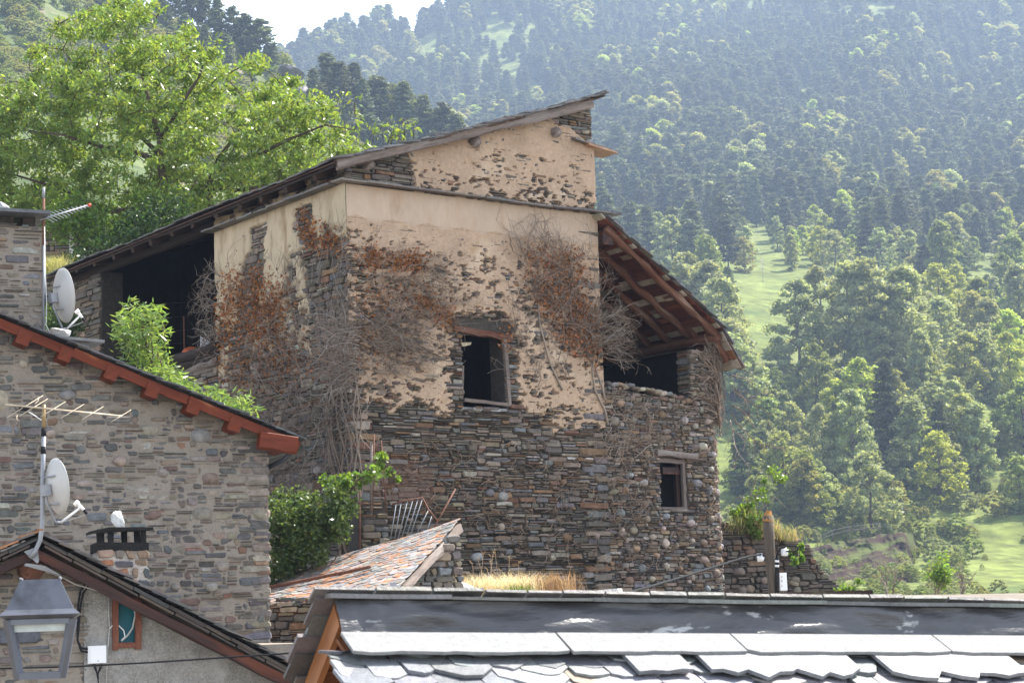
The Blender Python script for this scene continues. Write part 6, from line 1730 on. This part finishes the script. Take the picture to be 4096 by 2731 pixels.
# ivy mass beside the ruin's foot -----------------------------------------------------------
ivy = bush("ivy_hedge", "dense mass of glossy ivy filling the gap between the house corner and the ruin", [(1060, 2000), (1110, 1950), (1160, 1985), (1225, 1965), (1290, 1990), (1330, 1950), (1400, 1985), (1430, 2040), (1385, 2100), (1395, 2150), (1310, 2190), (1290, 2235), (1200, 2262), (1060, 2340)], 36.2, 11000, .040, .028, (.085, .135, .045), cat="ivy", lump=.20, dz=.6, stems=14)
bush("climbing_vine", "light green leafy creeper arching over the ivy towards the wire fence", [(1270, 1940), (1330, 1890), (1400, 1880), (1450, 1890), (1500, 1870), (1520, 1890), (1470, 1930), (1380, 1960), (1300, 1965)], 36.2, 900, .05, .036, (.12, .21, .04), cat="creeper", lump=.16, dz=.3, stems=16)
bush("climbing_vine", "thin green sprig climbing the rusty wire fence posts", [(1480, 1870), (1530, 1810), (1545, 1830), (1520, 1880), (1640, 1905), (1680, 1925), (1560, 1935)], 36.6, 240, .04, .03, (.12, .21, .04), cat="creeper", lump=.12, dz=.15, stems=8)

# ------------------------------------------------------------------ dead creepers on the ruin
VC = [(.20, .15, .115), (.25, .195, .15), (.155, .112, .085), (.31, .265, .225)]
def strands(mb, mapf, seeds, n, L=(.5, 1.6), r=(.005, .0095), n0=(.03, .18), dirf=None, curl=.35, branch=2, lift=.0, step=.085, cols=VC, out=.0):
    for k in range(n):
        s, z = random.choice(seeds); s += rnd(-.15, .15); z += rnd(-.15, .15)
        if mapf is bm_ and w2b[0] - .3 < s < w2b[1] + .25 and w2b[2] - .25 < z < w2b[3] + .25: continue
        def run(s, z, nn, a, L, rad, depth):
            pts = [mapf(s, z, nn)]; col = random.choice(cols)
            m = max(2, int(L / step)); br = []
            for i in range(m):
                a += rnd(-curl, curl)
                s += math.cos(a) * step; z += math.sin(a) * step * .8; nn = max(.015, nn + rnd(-.02, .02) + out * step)
                if i % 2 == 0 or i == m - 1: pts.append(mapf(s, z, nn))
                if depth and random.random() < .35: br.append((s, z, nn, a + random.choice((-1, 1)) * rnd(.4, 1.0), L * rnd(.25, .5)))
            mb.tube(pts, rad, rad * .5, n=3, col=col, smooth=True, cap=False)
            for s_, z_, n_, a_, l_ in br[:branch + 1]: run(s_, z_, n_, a_, l_, rad * .65, depth - 1)
        a = dirf(s, z) if dirf else rnd(0, 6.28)
        run(s, z, rnd(*n0), a, rnd(*L), rnd(*r), 2)
def dleaves(name, parent, mapf, pts, n, spread=.16, la=.036, lb=.026, col=(.30, .135, .06)):
    C = []
    for k in range(n):
        s, z = random.choice(pts); C.append(tuple(mapf(s + random.gauss(0, spread), z + random.gauss(0, spread), rnd(.02, .16))))
    leaves(name, parent, np.array(C), la, lb, col, mat='deadleaf', var=.6, flat=1.)
def fpts(poly, n, fn): return [fn(x, y) for x, y in poly_points(poly, n)]
cr1 = thing("dead_creeper", "large tangle of dead creeper with rusty leaves wrapping the ruin's left corner", "creeper", fm(0, 1, 0))
mb = MB()
LA = [(880, 1090), (1150, 1090), (1230, 960), (1395, 930), (1398, 1300), (880, 1350)]
LB = [(860, 1330), (1398, 1250), (1402, 1720), (1085, 1760), (960, 1560)]
LC_ = [(1085, 1700), (1402, 1650), (1405, 1950), (1300, 1940), (1085, 1990)]
strands(mb, lm, fpts(LA, 160, lw), 90, dirf=lambda s, z: rnd(1.0, 2.4))
strands(mb, lm, fpts(LB, 300, lw), 185, L=(.6, 1.9), n0=(.03, .26), dirf=lambda s, z: rnd(-.6, .9) + math.pi * (random.random() < .5))
strands(mb, lm, fpts(LC_, 200, lw), 115, L=(.6, 1.8), n0=(.03, .25), dirf=lambda s, z: rnd(-1.2, .3) + math.pi * (random.random() < .4))
strands(mb, lm, fpts([(850, 1080), (900, 1080), (900, 1450), (850, 1500)], 40, lw), 70, L=(.5, 1.2), n0=(.05, .2), dirf=lambda s, z: rnd(-.3, .5))
FB = [(1400, 1010), (1600, 1010), (1700, 1060), (1820, 1180), (1800, 1240), (1640, 1270), (1680, 1400), (1640, 1470), (1410, 1480)]
strands(mb, fm, fpts(FB, 240, fw), 150, L=(.5, 1.5), n0=(.03, .22), dirf=lambda s, z: rnd(-.5, .7))
FB2 = [(1400, 1250), (1600, 1300), (1640, 1420), (1560, 1480), (1405, 1500)]
strands(mb, fm, fpts(FB2, 120, fw), 70, L=(.7, 1.7), n0=(.04, .22), dirf=lambda s, z: rnd(-.4, .6))
strands(mb, fm, fpts([(1395, 1300), (1420, 1300), (1420, 1520), (1395, 1520)], 60, fw), 80, L=(.6, 1.5), n0=(.06, .3), dirf=lambda s, z: math.pi + rnd(-.6, .6))
mb.build("twigs", cr1, MT['vine'])
mb = MB()
for k in range(9):
    s0 = rnd(.05, .9); pts = []
    for i in range(16):
        f = i / 15; pts.append(lm(.02 + s0 * (.3 + f) + .12 * math.sin(i * .9 + k), 1.2 + 5.5 * f, .05 + .05 * math.sin(i + k)))
    mb.tube(pts, rnd(.02, .035), .01, n=5, col=(.20, .15, .115))
for k in range(3):
    mb.tube([fm(.06 + .05 * k + .05 * math.sin(i * 1.3 + k * 2), 1.0 + i * .25, .05) for i in range(18)], .025, .015, n=5, col=(.22, .17, .13))
mb.build("stems", cr1, MT['vine'])
dleaves("dead_leaves", cr1, lm, fpts([(900, 1120), (1010, 1080), (1150, 1150), (1170, 1280), (1050, 1350), (880, 1340)], 90, lw), 2300, spread=.2)
dleaves("dead_leaves", cr1, lm, fpts([(1215, 830), (1250, 900), (1330, 930), (1400, 1000), (1330, 1010), (1230, 960)], 40, lw), 600, spread=.13)
dleaves("dead_leaves", cr1, lm, fpts([(880, 1350), (1200, 1300), (1390, 1400), (1100, 1560), (900, 1500)], 80, lw), 1300, spread=.25)
dleaves("dead_leaves", cr1, fm, fpts([(1420, 1000), (1560, 1010), (1690, 1030), (1700, 1080), (1560, 1070), (1430, 1050)], 50, fw), 680, spread=.11)
dleaves("dead_leaves", cr1, fm, fpts([(1650, 1190), (1720, 1180), (1800, 1230), (1790, 1290), (1680, 1240)], 40, fw), 480, spread=.11)
dleaves("dead_leaves", cr1, fm, fpts([(1420, 1080), (1650, 1100), (1640, 1400), (1420, 1450)], 60, fw), 500, spread=.2)
cr2 = thing("dead_creeper", "dead creeper with orange brown leaves hanging right of the empty window", "creeper", fm(5.8, 3, 0))
mb = MB()
FC = [(2060, 1040), (2140, 980), (2280, 960), (2380, 1040), (2400, 1250), (2420, 1460), (2300, 1480), (2230, 1330), (2110, 1200)]
strands(mb, fm, fpts(FC, 220, fw), 150, L=(.5, 1.5), n0=(.03, .25), dirf=lambda s, z: rnd(.8, 2.4))
strands(mb, fm, fpts([(2340, 1250), (2410, 1230), (2420, 1420), (2360, 1440)], 50, fw), 85, L=(.5, 1.0), n0=(.1, .4), dirf=lambda s, z: rnd(-.5, .55), cols=VC[1:], out=.15)
strands(mb, fm, fpts([(2050, 1250), (2250, 1350), (2280, 1560), (2080, 1560)], 60, fw), 60, L=(.6, 1.3), n0=(.02, .05), dirf=lambda s, z: rnd(.6, 2.6))
mb.build("twigs", cr2, MT['vine'])
mb = MB()
for pts in ([(2432, 1700), (2420, 1640), (2380, 1560), (2370, 1480), (2385, 1380), (2330, 1250), (2290, 1100), (2270, 980)], [(2420, 1600), (2408, 1540), (2385, 1480), (2400, 1400)], [(2250, 1560), (2200, 1450), (2160, 1300), (2150, 1150)]):
    mb.tube([fm(*fw(x, y, .06), .06) for x, y in pts], .028, .012, n=5, col=(.30, .24, .19))
mb.build("stems", cr2, MT['vine'])
dleaves("dead_leaves", cr2, fm, fpts([(2080, 1050), (2200, 980), (2300, 1040), (2380, 1250), (2390, 1440), (2280, 1420), (2200, 1280)], 120, fw), 2800, spread=.16)
dleaves("dead_leaves", cr2, fm, fpts([(1985, 1300), (2030, 1300), (2030, 1480), (2000, 1400)], 14, fw), 60, spread=.05)
cr3 = thing("dead_creeper", "knotted grey creeper stems clinging to the barn's rounded right corner", "creeper", bm_(10.2, 3, 0))
def bxy(px, py):
    best = None
    for s in np.arange(9.0, 11.6, .12):
        p = bm_(s, 5, .03)
        x, _ = topx(p)
        if best is None or abs(x - px) < best[0]: best = (abs(x - px), s)
    s = best[1]; p = bm_(s, 5, .03)
    return s, ray(px, py).z / ray(px, py).y * p.y
mb = MB(); sd = [bxy(x, y) for x, y in poly_points([(2850, 1440), (2930, 1440), (2925, 1720), (2880, 1700)], 60)]
strands(mb, bm_, sd, 110, L=(.5, 1.3), r=(.010, .026), n0=(.02, .2), dirf=lambda s, z: rnd(.9, 2.6), step=.11, cols=[(.23, .16, .115), (.29, .22, .17)], branch=1)
strands(mb, bm_, sd, 90, L=(.5, 1.2), n0=(.05, .3), dirf=lambda s, z: rnd(.4, 2.4))
mb.build("twigs", cr3, MT['vine'])
mb = MB()
def spray(x, y, d, a, L, r, depth=3):
    pts = [(x, y)]; m = int(L / 14)
    for i in range(m):
        a += rnd(-.22, .22); x += math.cos(a) * 14; y += math.sin(a) * 14; pts.append((x, y))
        if depth and random.random() < .3: spray(x, y, d, a + random.choice((-1, 1)) * rnd(.4, .9), L * rnd(.3, .55), r * .6, depth - 1)
    mb.tube([P(px, py, d + .12 * math.sin(i * .7 + px * .01)) for i, (px, py) in enumerate(pts)], r, r * .5, n=3, col=random.choice(VC[1:]))
for x, y, a, L in ((2925, 1500, .1, 110), (2930, 1540, .8, 190), (2930, 1560, .75, 200), (2925, 1650, .95, 230), (2920, 1680, 1.1, 210), (2930, 1620, .5, 140), (2935, 1470, .2, 80)):
    spray(x, y, 46.2, a, L, .016)
mb.build("overhanging_twigs", cr3, MT['vine'])
# old roots and clinging stubs over the lower masonry
cr4 = thing("creeper_roots", "network of brown creeper stubs clinging over the lower stone wall", "creeper", fm(4, .5, 0))
mb = MB()
strands(mb, fm, fpts([(1430, 1900), (1560, 1780), (2380, 1760), (2440, 2250), (2100, 2230), (1700, 2080), (1560, 1990)], 260, fw), 400, L=(.10, .4), r=(.006, .013), n0=(.03, .07), branch=0, cols=[(.24, .165, .115), (.30, .22, .165), (.18, .125, .09)], step=.07, curl=.6)
strands(mb, bm_, fpts([(2440, 1600), (2900, 1620), (2900, 2250), (2440, 2250)], 260, fw), 420, L=(.12, .5), r=(.006, .012), n0=(.03, .07), branch=0, cols=[(.24, .17, .12), (.31, .23, .175), (.2, .14, .1)], step=.07, curl=.6)
strands(mb, bm_, fpts([(2400, 1580), (2600, 1640), (2620, 1800), (2440, 1850)], 80, fw), 55, L=(.3, .9), r=(.006, .012), n0=(.03, .09), cols=[(.28, .2, .145), (.34, .27, .21)], curl=.5)
mb.build("stubs", cr4, MT['vine'])

# ------------------------------------------------------------------ terrace, grass and rubble wall
tm = MB()
tz = .40
tm.prism([fm(-.3, tz - 2, 3.0), fm(11.5, tz - 2, 3.4), fm(11.5, tz - 2, -.05), fm(-.3, tz - 2, -.05)], (0, 0, 2), (.2, .17, .13))
tt = tm.build("terrace", None, MT['earth'], base=fm(4, 0, 1)); tt["kind"] = "structure"
def blades(name, label, pts, n, h, w, cols, cat="grass", lean=.3, kind="stuff", parent=None):
    v = []; f = []; c = []
    b = pts[0]
    for k in range(n):
        p = Vector(random.choice(pts)) + Vector((random.gauss(0, .12), random.gauss(0, .12), 0)); H = rnd(*h); a = rnd(0, 6.28)
        d = Vector((math.cos(a), math.sin(a), 0)); e = Vector((-d.y, d.x, 0)) * w; l = d * H * rnd(0, lean) * 2
        i = len(v); m = p + l * .35 + Vector((0, 0, H * .6)); t = p + l + Vector((0, 0, H * rnd(.8, 1)))
        v += [p - e, p + e, m + e * .7, m - e * .7, t]
        f += [(i, i + 1, i + 2, i + 3), (i + 3, i + 2, i + 4)]; col = pick(cols); c += [col, col]
    o = MB(); o.v = v; o.f = f; o.c = c; o.sm = [False] * len(f)
    ob = o.build(name, parent, MT['grass'], base=Vector(b))
    if kind: ob["kind"] = kind
    if not parent: tag(ob, label, cat, None, kind)
    return ob
STRAW = [(.68, .61, .49, 4), (.74, .68, .57, 3), (.48, .38, .27, 1.5)]
def ground_pts(poly, d0, d1, z, n):
    o = []
    for x, y in poly_points(poly, n):
        o.append(P(x, 2390, d0 + (d1 - d0) * (2390 - y) / 100)); o[-1].z = z
    return o
blades("dry_grass", "tuft of sunlit straw coloured dry grass at the foot of the ruin", ground_pts([(1850, 2390), (2140, 2390), (2140, 2300), (1860, 2300)], 36.4, 38, tz, 160), 3000, (.15, .62), .005, STRAW, lean=.8)
blades("green_grass", "small fresh green tuft among the dry grass at the ruin's foot", ground_pts([(2030, 2390), (2110, 2390), (2110, 2350), (2040, 2350)], 36.2, 36.6, tz, 40), 420, (.12, .36), .007, [(.12, .20, .04, 3), (.2, .24, .07, 1)])
blades("dry_weeds", "reddish brown dead weeds right of the straw grass", ground_pts([(2130, 2390), (2290, 2390), (2290, 2310), (2140, 2310)], 36.6, 38, tz, 90), 900, (.2, .62), .006, [(.26, .16, .10, 3), (.34, .23, .15, 2), (.4, .3, .2, 1)], lean=.6)
for px in (1905, 2000, 2080, 2170, 2210, 1960): 
    pass
wtk = MB()
for k in range(12):
    px = rnd(1860, 2290); b = P(px, 2390, rnd(36.6, 38)); b.z = tz; H = rnd(.5, .95)
    e = b + Vector((rnd(-.2, .2), 0, H)); wtk.tube([b, b.lerp(e, .5) + Vector((rnd(-.05, .05), 0, 0)), e], .005, .003, n=3, col=(.42, .30, .19))
    for j in range(4): wtk.tube([e, e + Vector((rnd(-.06, .06), rnd(-.05, .05), rnd(-.02, .08)))], .004, .002, n=3, col=(.5, .36, .22))
o = wtk.build("weed_stalks", None, MT['vine'], base=P(2080, 2390, 37)); tag(o, "tall thin dry seed stalks standing above the straw grass", "weeds", None, "stuff")
rock("rock", "pale grey boulder at the left end of the dry grass", P(1838, 2360, 36), .2, MT['rock'], (1.2, 1, 1), 14)
kb = MB().prism([P(2230, 2372, 36), P(2470, 2352, 36.6), P(2480, 2400, 36.6), P(2230, 2400, 36)], (.1, .3, 0), (.55, .53, .5)).build("concrete_block", None, MT['rock'], base=P(2350, 2390, 36)); tag(kb, "flat pale concrete block against the wall foot", "block")
rb = Frame(P(3100, 2300, 47.6), 12)
rub = thing("rubble_wall", "collapsing dry stone wall overgrown with weeds right of the barn", "stone wall", rb.m(0, -1, 0))
pl = [rb.px(x, y) for x, y in ((2840, 2420), (2840, 2090), (3000, 2095), (3110, 2125), (3190, 2150), (3240, 2185), (3262, 2240), (3310, 2300), (3380, 2355), (3440, 2420))]
pl = [(pl[0][0], -1.5)] + pl[1:-1] + [(pl[-1][0], -1.5)]
cob = [(rnd(pl[0][0] + .3, pl[-2][0] - .6), rnd(-.2, 1.6), rnd(.08, .16), rnd(.08, .13)) for k in range(26)]
cob = [c for c in cob if inside(pl, c[0], c[1] + .2)]
emit(masonry(rb.m, scan(pl), -.6, 2.6, [(.13, .105, .085, 4), (.17, .14, .115, 3), (.10, .09, .08, 3), (.20, .13, .09, 1)], rowh=(.07, .16), len_=(.15, .55), thin=.35, proud=(-.05, .09), cobbles=cob, cobpal=[(.2, .17, .14, 2), (.24, .19, .15, 1)], seed=31, bev=.03), rub, MT['stone'])
cv = MB(); pc_ = [(s, z - .05) for s, z in pl]
cv.prism([rb.m(s, z, -.05) for s, z in pc_], -rb.n * .6, (.05, .04, .035)); cv.build("wall_core", rub, MT['core'])
def wallpts(poly, d, n): return [P(x, y, d + rnd(-.2, .3)) for x, y in poly_points(poly, n)]
blades("wall_weeds", "pale dry and green weeds sprouting on the rubble wall top", wallpts([(2925, 2110), (2990, 2060), (3080, 2090), (3190, 2150), (3180, 2170), (3050, 2150), (2930, 2140)], 47.3, 120), 1700, (.08, .32), .008, [(.48, .40, .24, 3), (.22, .28, .10, 3), (.36, .28, .17, 2)], lean=.7)
bush("leafy_shrub", "light green shrub on top of the rubble wall beside the barn corner", [(2930, 2040), (2990, 2010), (3050, 2060), (3090, 2100), (3030, 2150), (2950, 2120)], 47.3, 1100, .05, .035, (.13, .22, .045), cat="shrub", lump=.18, dz=.3, stems=12)
bush("leafy_shrub", "thin branched shrub with fresh leaves reaching above the rubble wall", [(2960, 2040), (2990, 1960), (3010, 1930), (3030, 1880), (3060, 1870), (3140, 1890), (3145, 1920), (3070, 1925), (3050, 1960), (3110, 1985), (3150, 2040), (3120, 2035), (3050, 1990), (3000, 2050)], 47.4, 900, .035, .026, (.14, .24, .05), cat="shrub", lump=.13, dz=.3, stems=0)
mb = MB()
for pts_ in ([(2945, 2110), (3000, 2010), (3040, 1950), (3085, 1900), (3140, 1892)], [(2960, 2110), (2990, 2020), (3030, 1900), (3050, 1875)], [(2950, 2100), (3040, 2040), (3100, 1985), (3150, 2035)], [(3000, 2010), (2960, 1985), (2930, 2005)]):
    mb.tube([P(x, y, 47.4) for x, y in pts_], .022, .007, n=4, col=(.25, .2, .15))
o = mb.build('bare_branches', None, MT['vine'], base=P(2950, 2110, 47.4)); tag(o, 'thin bare branches arching up from the rubble wall top through the leafy sprigs', 'branches')
bush("leafy_shrub", "small green plant growing behind the utility pole's cable loop", [(3140, 2190), (3230, 2180), (3250, 2210), (3180, 2250), (3140, 2230)], 47.2, 420, .05, .038, (.13, .24, .05), cat="shrub", lump=.12, dz=.2, stems=6)
bush("leafy_shrub", "sprigs of bright leaves at the low right end of the rubble wall", [(3330, 2370), (3370, 2330), (3440, 2310), (3450, 2330), (3400, 2370), (3420, 2400), (3330, 2400)], 47.8, 500, .05, .03, (.15, .25, .05), cat="shrub", lump=.14, dz=.3, stems=8)
# twiggy growth between roof ridge and valley
def twigtree(label, x, y, d, H, n, leafn=0, lcol=(.15, .26, .05)):
    mb = MB(); b = P(x, y, d); tips = []
    def br(p, dr, L, r, k):
        e = p + dr * L; m = p.lerp(e, .5) + Vector((rnd(-.1, .1), rnd(-.1, .1), rnd(-.05, .05))) * L
        mb.tube([p, m, e], r, r * .6, n=4, col=random.choice(VC[1:])); tips.append(e)
        if k:
            for j in range(n):
                q = (dr + Vector((rnd(-.8, .8), rnd(-.5, .5), rnd(-.2, .6)))).normalized(); br(p.lerp(e, rnd(.4, 1)), q, L * rnd(.45, .7), r * .6, k - 1)
    t = thing("twiggy_shrub", label, "shrub", b)
    for k in range(3): br(b, Vector((rnd(-.5, .5), 0, 1)).normalized(), H * .45, .03, 3)
    mb.build("branches", t, MT['vine'])
    if leafn:
        C = np.array([tuple(random.choice(tips)) for k in range(leafn)]) + rg.normal(0, .12, (leafn, 3))
        leaves("foliage", t, C, .07, .05, lcol)
twigtree("bare twiggy shrub poking up behind the roof ridge, left of the leafy one", 3560, 2420, 70, 2.1, 3)
twigtree("bare grey shrub right of the leafy one behind the roof ridge", 3850, 2420, 75, 2.0, 3)
twigtree("shrub with bright young leaves between two bare ones above the roof ridge", 3740, 2430, 70, 2.0, 3, 700)
blades("tall_grass", "pale tall grass tuft beside the chimney mast", [P(x, 1110, 52 + rnd(-.3, .3)) for x in range(180, 262, 4)], 700, (.25, .75), .009, [(.5, .46, .22, 3), (.3, .34, .12, 2)], lean=.4)
# ------------------------------------------------------------------ fences, netting and scrap
wfence = thing("wire_fence", "sagging rusty wire mesh fence on thin posts before the ruin's corner", "fence", P(1560, 2050, 37.4))
for i, (x0, y0, x1, y1, r) in enumerate(((1497, 1735, 1490, 1990, .014), (1487, 1770, 1484, 2000, .03), (1525, 1760, 1545, 1990, .012), (1440, 1950, 1440, 2160, .02))):
    MB().tube([P(x1, y1 + 60, 37.4), P(x0, y0, 37.4)], r, n=5).build("post", wfence, MT['rust'] if i != 1 else MT['greywood'])
mb = MB()
def net(u, w):     # u along, w down
    x = 1490 + 240 * u; yt = 1775 + 100 * u ** .7; yb = 1985 + 40 * u
    return P(x, yt + (yb - yt) * w, 37.4 + .35 * math.sin(u * 5 + w * 2) * .4)
for k in range(46):
    mb.tube([net((k / 45 + w * .25) % 1.0 if False else min(1, k / 45), w) for w in np.linspace(0, 1, 9)], .0022, n=3, cap=False)
for k in range(30):
    mb.tube([net(u, min(1, max(0, k / 29 + .02 * math.sin(u * 30 + k)))) for u in np.linspace(0, 1, 14)], .0022, n=3, cap=False)
mb.build("wire_mesh", wfence, MT['rust'], kind='stuff')
grille = thing("rusty_grille", "rusty bed frame grille of light bars leaning behind the shed roof", "grille", P(1640, 2120, 37.0))
MB().tube([P(x, y, 37.0) for x, y in ((1568, 2016), (1620, 2002), (1690, 1990), (1715, 2040), (1752, 2085))], .018, n=5).build("top_rail", grille, MT['rust'])
for (x0, y0, x1, y1) in ((1585, 2012, 1562, 2130), (1605, 2008, 1578, 2130), (1630, 2003, 1592, 2128), (1652, 1998, 1606, 2126), (1672, 1996, 1625, 2122), (1690, 1994, 1640, 2118), (1714, 2038, 1665, 2112), (1728, 2060, 1705, 2105)):
    MB().tube([P(x0, y0, 37.0), P(x1, y1 + 25, 36.9)], .011, n=5).build("bar", grille, MT['galv'])
rdp = MB().tube([P(1822, 1955, 37.0), P(1745, 2095, 36.8), P(1720, 2140, 36.8)], .016, n=6).build("iron_rod", None, MT['rust'], base=P(1745, 2110, 37)); tag(rdp, "slanting pinkish iron rod propped behind the shed roof's upper corner", "rod")
pfr = Frame(P(1490, 2100, 37.6), 30)
pier = thing("stone_pier", "stump of a dry stone pier between the ivy and the rusty grille", "stone pier", pfr.m(0, 0, 0))
a, b = pfr.px(1428, 2000), pfr.px(1552, 2030)
emit(masonry(pfr.m, scan([(a[0], -.5), (b[0], -.5), (b[0], b[1]), (a[0] + .1, a[1] + .02)]), 0, a[1], PAL_RUIN[:6], rowh=(.07, .15), len_=(.2, .6), proud=(-.03, .08), seed=33, bev=.03), pier, MT['stone'])
MB().box(pfr.m((a[0] + b[0]) / 2, a[1] / 2 - .3, -.25), pfr.u * ((b[0] - a[0]) / 2 - .02), pfr.n * .24, (0, 0, a[1] / 2 + .25)).build("pier_core", pier, MT['core'])
# things left in the gallery
def gpt(px, py, s): 
    q = onplane(px, py, C0 + U * s, U); return q
gf = thing("grid_fence", "dark grid fence panel closing the back of the gallery", "fence", gpt(760, 1430, 1.6))
mb = MB()
for x in range(640, 875, 28): mb.tube([gpt(x, 1165, 1.6), gpt(x, 1440, 1.6)], .010, n=4)
for y in (1215, 1270, 1325, 1378, 1428): mb.tube([gpt(640, y, 1.6), gpt(875, y - 12, 1.6)], .010, n=4)
mb.build("grid_panel", gf, MT['black'])
MB().tube([gpt(735, 1265, 1.55), gpt(738, 1440, 1.55)], .022, n=5).build("fence_post", gf, MT['rust'])
ct = thing("plastic_crate", "white plastic lattice crate standing in the dark gallery", "crate", gpt(815, 1405, 1.2))
for (xa, ya, xb, yb) in ((802, 1347, 813, 1404), (817, 1357, 838, 1404)):
    m = MB()
    for k in range(4 if xb - xa < 15 else 6):
        x = xa + (xb - xa) * k / (3 if xb - xa < 15 else 5); dy = (x - xa) * .55
        m.tube([gpt(x, ya + dy, 1.2), gpt(x, yb, 1.2)], .007, n=4)
    for k in range(5):
        m.tube([gpt(xa, ya + (yb - ya) * k / 4, 1.2), gpt(xb, ya + (yb - ya) * k / 4 + (xb - xa) * .55 * (1 - k / 4), 1.2)], .007, n=4)
    m.build("lattice_side", ct, MT['white'])
mb = MB(); c = gpt(765, 1405, 1.3)
v = []; f = []
for i in range(7):
    a = i / 6 * math.pi / 2
    for k in range(14):
        t = k / 14 * 2 * math.pi; v.append(c + U * (math.cos(t) * .25 * math.cos(a)) + V * (math.sin(t) * .25 * math.cos(a)) + Vector((0, 0, .2 * math.sin(a) - .08)))
for i in range(6):
    for k in range(14): f.append((i * 14 + k, i * 14 + (k + 1) % 14, (i + 1) * 14 + (k + 1) % 14, (i + 1) * 14 + k))
mb.add(v, f, smooth=True)
o = mb.build("plastic_tub", None, M("orange_plastic", (.42, .10, .04), rough=.5), base=c); tag(o, "upturned orange red plastic tub beside the white crate in the gallery", "tub")
